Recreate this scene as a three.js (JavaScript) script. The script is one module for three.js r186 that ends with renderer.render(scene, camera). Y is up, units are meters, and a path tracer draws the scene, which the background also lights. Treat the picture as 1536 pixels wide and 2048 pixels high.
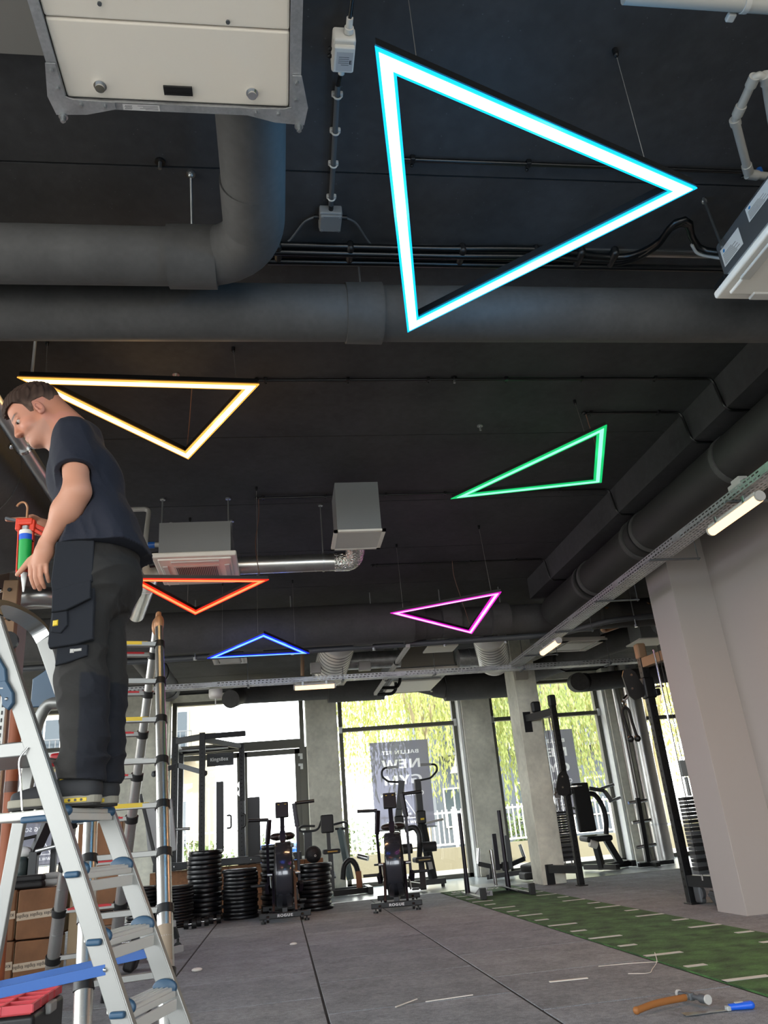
import * as THREE from 'three';
import { RoundedBoxGeometry } from 'three/addons/geometries/RoundedBoxGeometry.js';
import { mergeGeometries } from 'three/addons/utils/BufferGeometryUtils.js';
import { RectAreaLightUniformsLib } from 'three/addons/lights/RectAreaLightUniformsLib.js';
import { FontLoader } from 'three/addons/loaders/FontLoader.js';
import { TextGeometry } from 'three/addons/geometries/TextGeometry.js';

// ---------------------------------------------------------------- camera, sky, sun, exposure
const scene = new THREE.Scene();
const camera = new THREE.PerspectiveCamera(66.4225, 1536 / 2048, 0.05, 200);
camera.position.set(0, 0.86, 0);
camera.rotation.order = 'YXZ';
camera.rotation.set(0.388097, -0.155256, -0.088027);
const SKY = new THREE.Color().setRGB(0.93, 0.98, 1.0);
scene.background = SKY;
scene.backgroundIntensity = 6.0;
const sun = new THREE.DirectionalLight(new THREE.Color(1, 0.95, 0.86), 7.0);
sun.position.set(-8, 24, 11); sun.target.position.set(0, 0, -4);
sun.castShadow = true; sun.shadow.radius = 4; sun.shadow.mapSize.set(2048, 2048);
Object.assign(sun.shadow.camera, { left: -24, right: 24, top: 30, bottom: -30, near: 1, far: 80 });
scene.add(sun, sun.target);
const renderer = new THREE.WebGLRenderer({ antialias: true });
renderer.toneMapping = THREE.LinearToneMapping;
renderer.toneMappingExposure = 1.4;
renderer.shadowMap.enabled = true;
RectAreaLightUniformsLib.init();

// ---------------------------------------------------------------- helpers
let seed = 7;
const rnd = () => { seed = (seed + 0x6d2b79f5) | 0; let t = Math.imul(seed ^ (seed >>> 15), 1 | seed); t = (t + Math.imul(t ^ (t >>> 7), 61 | t)) ^ t; return ((t ^ (t >>> 14)) >>> 0) / 4294967296; };
const rr = (a, b) => a + (b - a) * rnd();
const V = (x, y, z) => new THREE.Vector3(x, y, z), vec = (p) => (p.isVector3 ? p : V(...p));
const R = Math.PI / 180, YUP = V(0, 1, 0);
const used = new Map(), offs = new Map();
const numbered = (n) => { const k = used.get(n) ?? 0; used.set(n, k + 1); return k ? n + '_' + String(k).padStart(3, '0') : n; };
function xf(g, x = 0, y = 0, z = 0, rx = 0, ry = 0, rz = 0) { if (rx || ry || rz) g.applyMatrix4(new THREE.Matrix4().makeRotationFromEuler(new THREE.Euler(rx, ry, rz))); return g.translate(x, y, z); }
const bx = (w, h, d, x = 0, y = 0, z = 0, rx = 0, ry = 0, rz = 0) => xf(new THREE.BoxGeometry(w, h, d), x, y, z, rx, ry, rz);
const rb = (w, h, d, x = 0, y = 0, z = 0, r = 0.01, rx = 0, ry = 0, rz = 0, s = 2) => xf(new RoundedBoxGeometry(w, h, d, s, Math.min(r, w / 2.01, h / 2.01, d / 2.01)), x, y, z, rx, ry, rz);
const span = (x0, x1, y0, y1, z0, z1) => bx(x1 - x0, y1 - y0, z1 - z0, (x0 + x1) / 2, (y0 + y1) / 2, (z0 + z1) / 2);
const cyl = (r, h, x = 0, y = 0, z = 0, rx = 0, ry = 0, rz = 0, n = 20, r2 = r) => xf(new THREE.CylinderGeometry(r2, r, h, n), x, y, z, rx, ry, rz);
const sph = (r, x = 0, y = 0, z = 0, sx = 1, sy = 1, sz = 1, n = 18) => new THREE.SphereGeometry(r, n, Math.ceil(n * 0.7)).scale(sx, sy, sz).translate(x, y, z);
function along(g, p, q) { p = vec(p); q = vec(q); const m = new THREE.Matrix4().makeRotationFromQuaternion(new THREE.Quaternion().setFromUnitVectors(YUP, q.clone().sub(p).normalize())); return g.applyMatrix4(m).translate((p.x + q.x) / 2, (p.y + q.y) / 2, (p.z + q.z) / 2); }
const scaleUV = (g, a, b) => { const u = g.attributes.uv; for (let i = 0; i < u.count; i++) u.setXY(i, u.getX(i) * a, u.getY(i) * b); return g; };
const rod = (p, q, r, n = 10, r2 = r) => { const L = vec(p).distanceTo(vec(q)); return along(scaleUV(new THREE.CylinderGeometry(r2, r, L, n), r * 6.28, L), p, q); };
// a bar of section w x h between two points; the section's h side lies nearest to the direction up
function bar(p, q, w, h = w, r = 0.004, up = YUP) {
  p = vec(p); q = vec(q); up = vec(up);
  const d = q.clone().sub(p), L = d.length(); d.normalize();
  let s = new THREE.Vector3().crossVectors(up, d); if (s.length() < 0.05) s = new THREE.Vector3().crossVectors(V(0, 0, 1), d); s.normalize();
  const u = new THREE.Vector3().crossVectors(d, s);
  const g = r > 0 ? new RoundedBoxGeometry(w, h, L, 1, Math.min(r, w / 2.1, h / 2.1)) : new THREE.BoxGeometry(w, h, L);
  return g.applyMatrix4(new THREE.Matrix4().makeBasis(s, u, d)).translate((p.x + q.x) / 2, (p.y + q.y) / 2, (p.z + q.z) / 2);
}
// a pipe through points with rounded corners of radius b
function pipe(pts, r, b = 0.05, n = 10, closed = false, density = 1) {
  pts = pts.map(vec); const path = new THREE.CurvePath(); const N = pts.length; let prev = pts[0];
  for (let i = 1; i < N - 1; i++) {
    const A = pts[i - 1], B = pts[i], C = pts[i + 1], t = Math.min(b, A.distanceTo(B) * 0.49, B.distanceTo(C) * 0.49);
    const s = B.clone().add(A.clone().sub(B).setLength(t)), e = B.clone().add(C.clone().sub(B).setLength(t));
    if (prev.distanceTo(s) > 1e-5) path.add(new THREE.LineCurve3(prev, s)); path.add(new THREE.QuadraticBezierCurve3(s, B, e)); prev = e;
  }
  path.add(new THREE.LineCurve3(prev, pts[N - 1]));
  const seg = Math.max(3, Math.ceil((path.getLength() / Math.max(b, r)) * 3 * density));
  const g = scaleUV(new THREE.TubeGeometry(path, Math.min(seg, 220), r, n, closed), path.getLength(), r * 6.28);
  if (closed) return g;
  const cap = (p, d) => { const c = new THREE.CircleGeometry(r, n); c.applyMatrix4(new THREE.Matrix4().makeRotationFromQuaternion(new THREE.Quaternion().setFromUnitVectors(V(0, 0, 1), d))).translate(p.x, p.y, p.z); return c; };
  return join([g, cap(pts[0], pts[0].clone().sub(pts[1]).normalize()), cap(pts[N - 1], pts[N - 1].clone().sub(pts[N - 2]).normalize())]);
}
const wire = (pts, r, n = 5, seg = 24) => new THREE.TubeGeometry(new THREE.CatmullRomCurve3(pts.map(vec)), seg, r, n);
function poly(pts, depth, bev = 0) { const s = new THREE.Shape(pts.map((p) => new THREE.Vector2(p[0], p[1]))); return new THREE.ExtrudeGeometry(s, { depth, bevelEnabled: bev > 0, bevelSize: bev, bevelThickness: bev, bevelSegments: 1, curveSegments: 8 }).translate(0, 0, -depth / 2); }
const lathe = (prof, n = 28) => new THREE.LatheGeometry(prof.map((p) => new THREE.Vector2(p[0], p[1])), n);
function join(list) {
  list = [].concat(list);
  const flat = list.map((g) => {
    const f = g.index ? g.toNonIndexed() : g.clone();
    for (const k of Object.keys(f.attributes)) if (!['position', 'normal', 'uv'].includes(k)) f.deleteAttribute(k);
    if (!f.attributes.normal) f.computeVertexNormals();
    if (!f.attributes.uv) f.setAttribute('uv', new THREE.BufferAttribute(new Float32Array(f.attributes.position.count * 2), 2));
    f.clearGroups(); f.morphAttributes = {};
    return f;
  });
  return flat.length === 1 ? flat[0] : mergeGeometries(flat);
}
// uv in metres from the dominant axis of each face
function metric(g, s = 1) {
  const f = g.index ? g.toNonIndexed() : g, p = f.attributes.position, uv = new Float32Array(p.count * 2), a = V(), b = V(), c = V();
  for (let i = 0; i < p.count; i += 3) {
    a.fromBufferAttribute(p, i); b.fromBufferAttribute(p, i + 1); c.fromBufferAttribute(p, i + 2);
    const n = b.clone().sub(a).cross(c.clone().sub(a)), x = Math.abs(n.x), y = Math.abs(n.y), z = Math.abs(n.z);
    [a, b, c].forEach((v, k) => { const [u, w] = y >= x && y >= z ? [v.x, v.z] : x >= z ? [v.z, v.y] : [v.x, v.y]; uv[(i + k) * 2] = u * s; uv[(i + k) * 2 + 1] = w * s; });
  }
  f.setAttribute('uv', new THREE.BufferAttribute(uv, 2)); return f;
}
function mesh(name, geos, m, parent) {
  let g = join(geos); if (m.userData.metric) g = metric(g); const o = offs.get(parent); if (o) g.translate(-o[0], -o[1], -o[2]);
  const e = new THREE.Mesh(g, m); e.name = name; e.castShadow = e.receiveShadow = true; parent.add(e); if (o) offs.set(e, o); return e;
}
const SPLIT = new Set(['screw', 'cable_gland', 'pulley', 'ring_seam', 'bolt', 'rivet', 'insert_hole', 'hole', 'knob', 'fitting', 'housing', 'rope_end', 'foot', 'hinge_plate', 'face']);
const part = (parent, name, geos, m) => { if (SPLIT.has(name) && Array.isArray(geos) && geos.length > 1) { const all = geos.map((g) => mesh(name, g, m, parent)); return all[0]; } return mesh(name, geos, m, parent); };
function tag(o, label, category, group) { o.userData.label = label; o.userData.category = category; if (group) o.userData.group = group; return o; }
// a thing whose parts are given in world coordinates (base at pos), or with local = true in its own
function thing(name, label, category, pos = [0, 0, 0], group, local = false, turn = 0) {
  const o = new THREE.Group(); o.name = numbered(name); o.position.set(...pos); o.rotation.y = turn; scene.add(o); tag(o, label, category, group);
  if (!local) offs.set(o, pos); return o;
}
// a thing that is one mesh, shape in world coordinates
function single(name, label, category, geos, m, pos = [0, 0, 0], group) { const g = join(geos).translate(-pos[0], -pos[1], -pos[2]); const e = new THREE.Mesh(g, m); e.name = numbered(name); e.position.set(...pos); e.castShadow = e.receiveShadow = true; scene.add(e); return tag(e, label, category, group); }
function struct(name, geos, m, parent = scene) { if (!geos) { const g = new THREE.Group(); g.name = numbered(name); g.userData.kind = 'structure'; parent.add(g); return g; } const e = mesh(parent === scene ? numbered(name) : name, geos, m, parent); if (parent === scene) e.userData.kind = 'structure'; return e; }
function dup(o, pos, turn = 0, label, group) { const c = o.clone(); c.name = numbered(o.name.replace(/_\d+$/, '')); c.position.set(...pos); c.rotation.y = turn; scene.add(c); c.userData = { ...o.userData }; if (label) c.userData.label = label; if (group) c.userData.group = group; return c; }

// ---------------------------------------------------------------- textures and materials
function canvas(w, h, draw) { const c = document.createElement('canvas'); c.width = w; c.height = h; draw(c.getContext('2d'), w, h); return c; }
function ctex(w, h, draw, srgb = true, rep) { const t = new THREE.CanvasTexture(canvas(w, h, draw)); if (srgb) t.colorSpace = THREE.SRGBColorSpace; t.anisotropy = 8; if (rep) { t.wrapS = t.wrapT = THREE.RepeatWrapping; t.repeat.set(rep, rep); } return t; }
// tileable value noise
function noiseField(N, cells, oct = 4) {
  const out = new Float32Array(N * N);
  for (let o = 0, amp = 1; o < oct; o++, amp *= 0.5) {
    const c = cells << o, g = new Float32Array(c * c).map(() => rnd()), k = c / N;
    for (let y = 0; y < N; y++) for (let x = 0; x < N; x++) {
      const fx = x * k, fy = y * k, ix = fx | 0, iy = fy | 0, u = fx - ix, v = fy - iy, a = u * u * (3 - 2 * u), b = v * v * (3 - 2 * v), jx = (ix + 1) % c, jy = (iy + 1) % c;
      out[y * N + x] += amp * ((g[iy * c + ix] * (1 - a) + g[iy * c + jx] * a) * (1 - b) + (g[jy * c + ix] * (1 - a) + g[jy * c + jx] * a) * b - 0.5);
    }
  }
  return out;
}
function pix(N, fn, srgb = true, rep = 1) { return ctex(N, N, (c) => { const im = c.createImageData(N, N); for (let i = 0; i < N * N; i++) { const p = fn(i, i % N, (i / N) | 0); im.data[i * 4] = p[0]; im.data[i * 4 + 1] = p[1]; im.data[i * 4 + 2] = p[2]; im.data[i * 4 + 3] = 255; } c.putImageData(im, 0, 0); }, srgb, rep); }
const nA = noiseField(512, 6, 5), nB = noiseField(512, 40, 3), nC = noiseField(512, 3, 3);
const grey = (v) => [v, v, v];
const bumpFine = pix(512, (i) => grey(128 + nB[i] * 110), false, 1);
const bumpBroad = pix(512, (i) => grey(128 + nA[i] * 90), false, 1);
const std = (color, rough = 0.6, metal = 0, extra = {}) => new THREE.MeshStandardMaterial({ color, roughness: rough, metalness: metal, ...extra });
const phys = (color, extra) => new THREE.MeshPhysicalMaterial({ color, ...extra });
const rubberTex = pix(512, (i, x, y) => { const s = rnd(); const b = 142 + nA[i] * 16 + (s > 0.9 ? 34 : s < 0.2 ? -30 : 0) + nB[i] * 22; return [b * 0.955, b * 0.985, b * 1.02]; }, true, 1);
const concreteTex = pix(512, (i) => { const b = 212 + nA[i] * 26 + nB[i] * 14 + (rnd() - 0.5) * 8; return [b, b * 0.99, b * 0.92]; }, true, 0.5);
const turfTex = pix(512, (i) => { const s = rnd(); const v = 0.72 + nA[i] * 0.32 + (s - 0.5) * 0.55; return [84 * v, 132 * v, 70 * v]; }, true, 1.6);
const paintTex = pix(512, (i) => { const b = 52 + nA[i] * 9 + nB[i] * 7 + (rnd() > 0.9995 ? 50 : 0); return [b, b, b * 1.03]; }, true, 0.6);
const ductTex = pix(512, (i) => { const b = 72 + nA[i] * 7 + nB[i] * 5; return [b, b * 0.985, b * 0.97]; }, true, 1.2);
const cardTex = pix(512, (i, x) => { const b = 1 + nA[i] * 0.12 + Math.sin(x * 0.8) * 0.012; return [128 * b, 90 * b, 62 * b]; }, true, 1.5);
const aluTex = pix(512, (i, x, y) => { const b = 190 + nA[i] * 18 + nC[i] * 14 + (rnd() - 0.5) * 10; return [b, b * 0.995, b * 0.975]; }, true, 1);
const aluRough = pix(512, (i) => grey(128 + nA[i] * 30 + nB[i] * 40), false, 1);
const zincTex = pix(512, (i) => { const b = 176 + Math.round(nA[i] * 5) * 4 + nB[i] * 12; return [b, b * 1.005, b * 1.01]; }, true, 3);
const foilBump = pix(512, (i) => grey(128 + nB[i] * 160 + nA[i] * 80), false, 2);
const M = {
  paint: std(0xffffff, 0.82, 0, { map: paintTex, bumpMap: bumpFine, bumpScale: 0.0012 }),
  greyPaint: std(0x77746f, 0.8), joint: std(0x0a0a0b, 0.9),
  duct: std(0xffffff, 0.72, 0, { map: ductTex, bumpMap: bumpBroad, bumpScale: 0.0006 }),
  ductSpiral: std(0x9c9a99, 0.66, 0, { map: ductTex, bumpMap: bumpBroad, bumpScale: 0.001 }), band: std(0x141414, 0.6),
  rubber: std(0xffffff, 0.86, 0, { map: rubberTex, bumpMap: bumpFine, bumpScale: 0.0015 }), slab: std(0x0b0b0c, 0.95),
  resin: phys(0xb3bfc4, { roughness: 0.28, clearcoat: 0.4, clearcoatRoughness: 0.2 }),
  turf: std(0xffffff, 0.95, 0, { map: turfTex, bumpMap: bumpFine, bumpScale: 0.006 }), turfLine: std(0xd2d4cd, 0.92, 0, { bumpMap: bumpFine, bumpScale: 0.004 }),
  concrete: std(0xffffff, 0.85, 0, { map: concreteTex, bumpMap: bumpBroad, bumpScale: 0.002 }),
  wall: std(0x9e9793, 0.85, 0, { bumpMap: bumpFine, bumpScale: 0.0006 }),
  frame: std(0x5b5a52, 0.5, 0.2), frameEdge: std(0xd9dcd9, 0.5), glass: phys(0xffffff, { transmission: 1, roughness: 0, thickness: 0, ior: 1.45 }),
  alu: std(0x92928f, 0.42, 0.62, { bumpMap: bumpFine, bumpScale: 0.0002 }), tread: std(0xcfcdc6, 0.45, 0.15), aluPole: std(0xffffff, 0.3, 0.95, { map: aluTex }), steel: std(0xb9bbbb, 0.32, 0.95), zinc: std(0xffffff, 0.42, 0.7, { map: zincTex }), chrome: std(0xe6e6e6, 0.12, 1),
  silencerMetal: std(0xdedcd6, 0.4, 0.3), foil: std(0xe4e4e0, 0.2, 1, { bumpMap: foilBump, bumpScale: 0.012 }),
  white: std(0xd9d4cb, 0.5), cream: std(0xefe6d8, 0.55), offwhite: std(0xb5b3ae, 0.5), plasticGrey: std(0x9a9c9b, 0.5), pvc: std(0xa4a29c, 0.45), darkGrey: std(0x55585b, 0.5, 0.3), boxGrey: std(0x77797a, 0.55, 0.1),
  black: std(0x111112, 0.45), blackMetal: std(0x17181a, 0.42, 0.3), blackRubber: std(0x0d0d0f, 0.4), pad: std(0x1a1a1c, 0.55), machine: std(0x26282a, 0.42, 0.25), purpleBlack: std(0x1c1722, 0.4, 0.3),
  card: std(0xffffff, 0.85, 0, { map: cardTex }), cardLight: std(0xb9a78a, 0.85), tape: std(0x4a2b1c, 0.5), brown: std(0x85694f, 0.7),
  blue: std(0x164d92, 0.4), bluePlastic: std(0x2b4a63, 0.45), red: std(0xb3121c, 0.45), yellow: std(0xd8b82a, 0.5), orange: std(0xd0391f, 0.4), green: std(0x0f9a44, 0.45), royal: std(0x1156c8, 0.45),
  wood: std(0x8f5a2a, 0.6), copper: std(0xa77a58, 0.45, 0.5), cable: std(0x0c0c0d, 0.3), string: std(0x8d8a85, 0.5, 0.4), copperWire: std(0x6b4a3a, 0.6),
};

for (const k of ['alu', 'card', 'zinc', 'concrete', 'paint', 'rubber', 'turf', 'wall']) M[k].userData.metric = true;
// ---------------------------------------------------------------- the room
const X0 = -6.0, X1 = 8.2, ZB = -15.3, ZF = 4.0, HC = 3.55;
const floor = struct('floor');
mesh('floor_slab', metric(span(X0 - 0.3, X1 + 0.3, -0.35, -0.004, -12.4, ZF + 0.3)), M.slab, floor);  // near-black and almost flush: shade in the tile gaps put into its colour
mesh('resin_strip', metric(span(X0 - 0.3, X1 + 0.3, -0.35, -0.002, ZB - 0.35, -12.36)), M.resin, floor);
{ // rubber tiles, one metre square, every other column shifted by half a tile
  const tones = [0xffffff, 0xf3f3f4, 0xe9e9ea, 0xf9f8f6].map((c) => std(c, 0.9, 0, { map: rubberTex, bumpMap: bumpFine, bumpScale: 0.0015 }));
  const cols = []; for (let x = -6.0 + 0.0; x < 2.2; x += 1) cols.push(x + 0.0);
  const edges = [-5.92, -4.9, -3.87, -2.85, -1.83, -0.8, 0.217, 1.24, 2.252]; const right = [3.322, 4.28, 5.3, 6.32, 7.34, 8.3];
  const strip = (a, b, k) => {
    for (let i = -5; i < 13; i++) {
      const z1 = Math.min(ZF, -i + (k % 2 ? -0.345 : -0.845) + 0.0), z0 = Math.max(-12.355, -i - 1 + (k % 2 ? -0.345 : -0.845));
      if (z1 - z0 < 0.05 || z0 > ZF) continue;
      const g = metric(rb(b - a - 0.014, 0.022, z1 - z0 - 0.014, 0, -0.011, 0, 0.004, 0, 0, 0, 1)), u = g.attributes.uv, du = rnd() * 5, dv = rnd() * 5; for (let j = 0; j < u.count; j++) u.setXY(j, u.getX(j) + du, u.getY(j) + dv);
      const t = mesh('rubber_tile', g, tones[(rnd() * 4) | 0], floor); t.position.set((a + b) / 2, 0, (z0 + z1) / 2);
    }
  };
  for (let k = 0; k < 8; k++) strip(edges[k], edges[k + 1], k);
  for (let k = 0; k < 5; k++) strip(right[k], right[k + 1], k);
  mesh('floor_edge_strip', span(X0, X1, -0.02, 0.004, -12.4, -12.355), M.steel, floor);
}
const ceiling = struct('ceiling');
mesh('ceiling_slab', span(X0 - 0.4, X1 + 0.4, HC + 0.02, HC + 0.5, ZB - 0.5, ZF + 0.4), M.joint, ceiling);
for (let k = -6; k < 11; k++) { // precast planks 1.22 m wide with open joints
  const z1 = Math.min(ZF + 0.3, -2.59 - 1.22 * k + 1.22), z0 = Math.max(ZB - 0.3, -2.59 - 1.22 * k);
  if (z1 - z0 > 0.05) mesh('ceiling_plank', metric(span(X0, X1, HC, HC + 0.03, z0 + 0.006, z1 - 0.006)), M.paint, ceiling);
}
struct('ceiling_beam', metric(join([span(3.04, 3.72, 3.3, HC + 0.01, -8.75, ZF)])), M.paint);
struct('ceiling_beam', metric(span(X0, -0.61, 3.49, HC + 0.01, -2.05, 1.5)), M.greyPaint);
// right wall, its pier, and the room that opens behind it
struct('wall_right', metric(span(4.13, 4.45, -0.02, HC, -6.72, ZF + 0.3)), M.wall);
struct('column', metric(rb(0.72, HC + 0.02, 0.47, 3.725 + 0.36, HC / 2, -6.935, 0.006)), M.wall);
struct('wall_right', metric(span(4.45, X1 + 0.3, -0.02, HC, -7.17, -6.86)), M.wall);
struct('wall_right', metric(span(X1, X1 + 0.3, -0.02, HC, ZB - 0.3, -7.17)), M.wall);
struct('baseboard_right', span(4.115, 4.132, 0, 0.07, -6.7, ZF), M.offwhite);
// left wall with a strip of windows
struct('wall_left', metric(join([span(X0 - 0.3, X0, -0.02, HC, ZB - 0.3, -11.0), span(X0 - 0.3, X0, -0.02, 0.5, -11.0, ZF + 0.3), span(X0 - 0.3, X0, 3.3, HC, -11.0, ZF + 0.3), span(X0 - 0.3, X0, 0.5, 3.3, -6.6, -6.0), span(X0 - 0.3, X0, 0.5, 3.3, -1.6, -1.0), span(X0 - 0.3, X0, 0.5, 3.3, 3.4, ZF + 0.3)])), M.wall);
// front wall behind the camera: a glazed shop front
struct('wall_front', metric(join([span(X0 - 0.3, 4.45, -0.02, 0.08, ZF, ZF + 0.3), span(X0 - 0.3, 4.45, 3.4, HC, ZF, ZF + 0.3), span(X0 - 0.3, X0 + 0.3, 0.08, 3.4, ZF, ZF + 0.3), span(3.9, 4.45, 0.08, 3.4, ZF, ZF + 0.3), span(-1.6, -1.1, 0.08, 3.4, ZF, ZF + 0.3)])), M.wall);
// a square concrete column stands free in the room
struct('concrete_column', metric(rb(0.35, HC, 0.48, 3.63 + 0.175, HC / 2, -12.01, 0.012)), M.concrete);
struct('concrete_column', metric(rb(0.5, HC, 0.5, -3.36, HC / 2, -9.3, 0.012)), M.concrete);
// window wall: concrete piers, sill and head
const pier = (x0, x1) => struct('concrete_pier', metric(rb(x1 - x0, HC, 0.42, (x0 + x1) / 2, HC / 2, ZB + 0.14, 0.012)), M.concrete);
pier(-2.87, -1.95); pier(0.53, 1.11); pier(3.5, 4.06); pier(6.42, 6.95);
struct('wall_back', metric(join([span(X0, X1, 3.42, HC, ZB - 0.3, ZB + 0.1), span(X0 - 0.3, X1 + 0.3, -0.3, 0.0, ZB - 0.35, ZB - 0.1)])), M.concrete);
function win(x0, x1, transom, poleTop = 3.42) {
  const w = struct('window'); const zf = ZB, fr = [span(x0, x0 + 0.07, 0.0, poleTop, zf - 0.08, zf + 0.05), span(x1 - 0.07, x1, 0.0, poleTop, zf - 0.08, zf + 0.05), span(x0, x1, 0, 0.07, zf - 0.08, zf + 0.05), span(x0, x1, poleTop - 0.06, poleTop, zf - 0.08, zf + 0.05)];
  for (const f of fr) mesh('frame', f, M.frame, w);
  mesh('transom', span(x0 + 0.07, x1 - 0.07, transom - 0.035, transom + 0.035, zf - 0.07, zf + 0.06), M.frame, w);
  mesh('transom_bracket', join([rb(0.06, 0.14, 0.05, x1 - 0.03, transom, zf + 0.07, 0.01), rb(0.06, 0.12, 0.05, x0 + 0.03, transom, zf + 0.07, 0.01)]), M.steel, w);
  mesh('reveal', span(x1 + 0.005, x1 + 0.05, 0, poleTop, zf - 0.06, zf + 0.3), M.frameEdge, w);
  mesh('pane', span(x0 + 0.07, x1 - 0.07, 0.07, transom - 0.035, zf - 0.006, zf), M.glass, w); mesh('pane', span(x0 + 0.07, x1 - 0.07, transom + 0.035, poleTop - 0.06, zf - 0.006, zf), M.glass, w);
  return w;
}
win(X0 + 0.02, -2.93, 2.72); win(1.16, 3.44, 2.72); win(4.12, 6.36, 2.73); win(7.0, X1, 2.55);
{ // the bay with the double door under a fanlight
  const w = struct('window'), z = ZB;
  for (const f of [span(-1.92, -1.84, 0, 3.42, z - 0.08, z + 0.06), span(0.42, 0.5, 2.6, 3.42, z - 0.08, z + 0.06), span(-1.92, 0.5, 2.47, 2.62, z - 0.1, z + 0.08), span(-1.92, 0.5, 3.36, 3.42, z - 0.08, z + 0.05)]) mesh('frame', f, M.frame, w);
  mesh('pane', span(-1.84, 0.42, 2.62, 3.36, z - 0.006, z), M.glass, w);
  const d = struct('door');
  const leaf = (x0, x1) => { const l = mesh('door_leaf', [span(x0, x0 + 0.09, 0.01, 2.45, z - 0.05, z + 0.04), span(x1 - 0.09, x1, 0.01, 2.45, z - 0.05, z + 0.04), span(x0, x1, 0.01, 0.14, z - 0.05, z + 0.04), span(x0, x1, 2.36, 2.45, z - 0.05, z + 0.04)], M.frame, d); mesh('pane', span(x0 + 0.09, x1 - 0.09, 0.14, 2.36, z - 0.006, z), M.glass, l); return l; };
  leaf(-1.8, -0.66); leaf(-0.655, 0.4);
  mesh('frame', [span(-1.9, -1.8, 0, 2.47, z - 0.08, z + 0.06), span(0.4, 0.53, 0, 2.47, z - 0.08, z + 0.07)], M.frame, d);
  const plate = mesh('lock_plate', [cyl(0.062, 0.02, -0.68, 1.88, z + 0.05, Math.PI / 2), cyl(0.062, 0.02, -0.68, 1.74, z + 0.05, Math.PI / 2), rb(0.07, 0.14, 0.02, -0.68, 1.81, z + 0.05, 0.005)], M.chrome, d);
  mesh('lock_knob', [cyl(0.03, 0.035, -0.68, 1.88, z + 0.065, Math.PI / 2), cyl(0.03, 0.035, -0.68, 1.74, z + 0.065, Math.PI / 2)], M.steel, plate);
  for (const y of [2.3, 2.12, 1.0, 0.55]) for (const x of [0.43, -1.82]) mesh('hinge', [rb(0.05, 0.1, 0.03, x, y, z + 0.075, 0.006), rb(0.05, 0.045, 0.03, x - 0.035, y + 0.03, z + 0.075, 0.006)], M.frameEdge, d);
  mesh('handle', [rod([-0.5, 0.62, z + 0.09], [-0.5, 1.35, z + 0.09], 0.016), rod([-0.5, 0.7, z], [-0.5, 0.7, z + 0.09], 0.01), rod([-0.5, 1.28, z], [-0.5, 1.28, z + 0.09], 0.01)], M.steel, d);
}
// ---------------------------------------------------------------- outside
struct('ground', [span(-40, 50, -0.5, -0.06, ZF + 0.3, 40)], std(0x8f8b84, 0.9));
struct('ground', [span(-40, 50, -0.5, -0.08, -20.2, ZB - 0.3)], std(0x6f6c66, 0.9));
struct('ground', [span(-80, 90, -0.9, -0.3, -75, -20.2)], std(0x6e6636, 0.95));
struct('ground', [span(-40, X0 - 0.3, -0.5, -0.06, ZB - 0.3, ZF + 0.3)], std(0x9a968e, 0.9));
{
  const f = thing('railing', 'white metal railing of upright bars on a low concrete wall across the street', 'fence', [3, -0.3, -22]);
  part(f, 'low_wall', metric(span(-14, 24, -0.5, 0.36, -22.25, -21.95)), std(0x6f6a58, 0.9));
  for (const y of [0.42, 1.2]) part(f, 'rail', span(-14, 24, y, y + 0.045, -22.12, -22.08), M.white);
  for (let i = 0; i < 9; i++) part(f, 'post', span(-13 + i * 4.4, -12.93 + i * 4.4, 0.36, 1.36, -22.14, -22.06), M.white);
  const bars = []; for (let x = -13.9; x < 23; x += 0.13) bars.push(span(x, x + 0.028, 0.42, 1.3, -22.114, -22.086));
  const b = part(f, 'railing_bars', bars, M.white); b.userData.kind = 'stuff';
}
const leafGeo = new THREE.BufferGeometry();
leafGeo.setAttribute('position', new THREE.BufferAttribute(new Float32Array([0, 0, 0, 0.035, -0.09, 0.012, -0.035, -0.09, 0.012, 0, -0.2, 0]), 3)); leafGeo.setIndex([0, 2, 1, 1, 2, 3]); leafGeo.computeVertexNormals();
const leafMat = [0xa0a65c, 0x8f9a55, 0xa8a562].map((c) => phys(c, { roughness: 0.8, transmission: 0.5, thickness: 0, side: THREE.DoubleSide }));
const bark = std(0x8d8168, 0.9);
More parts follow.
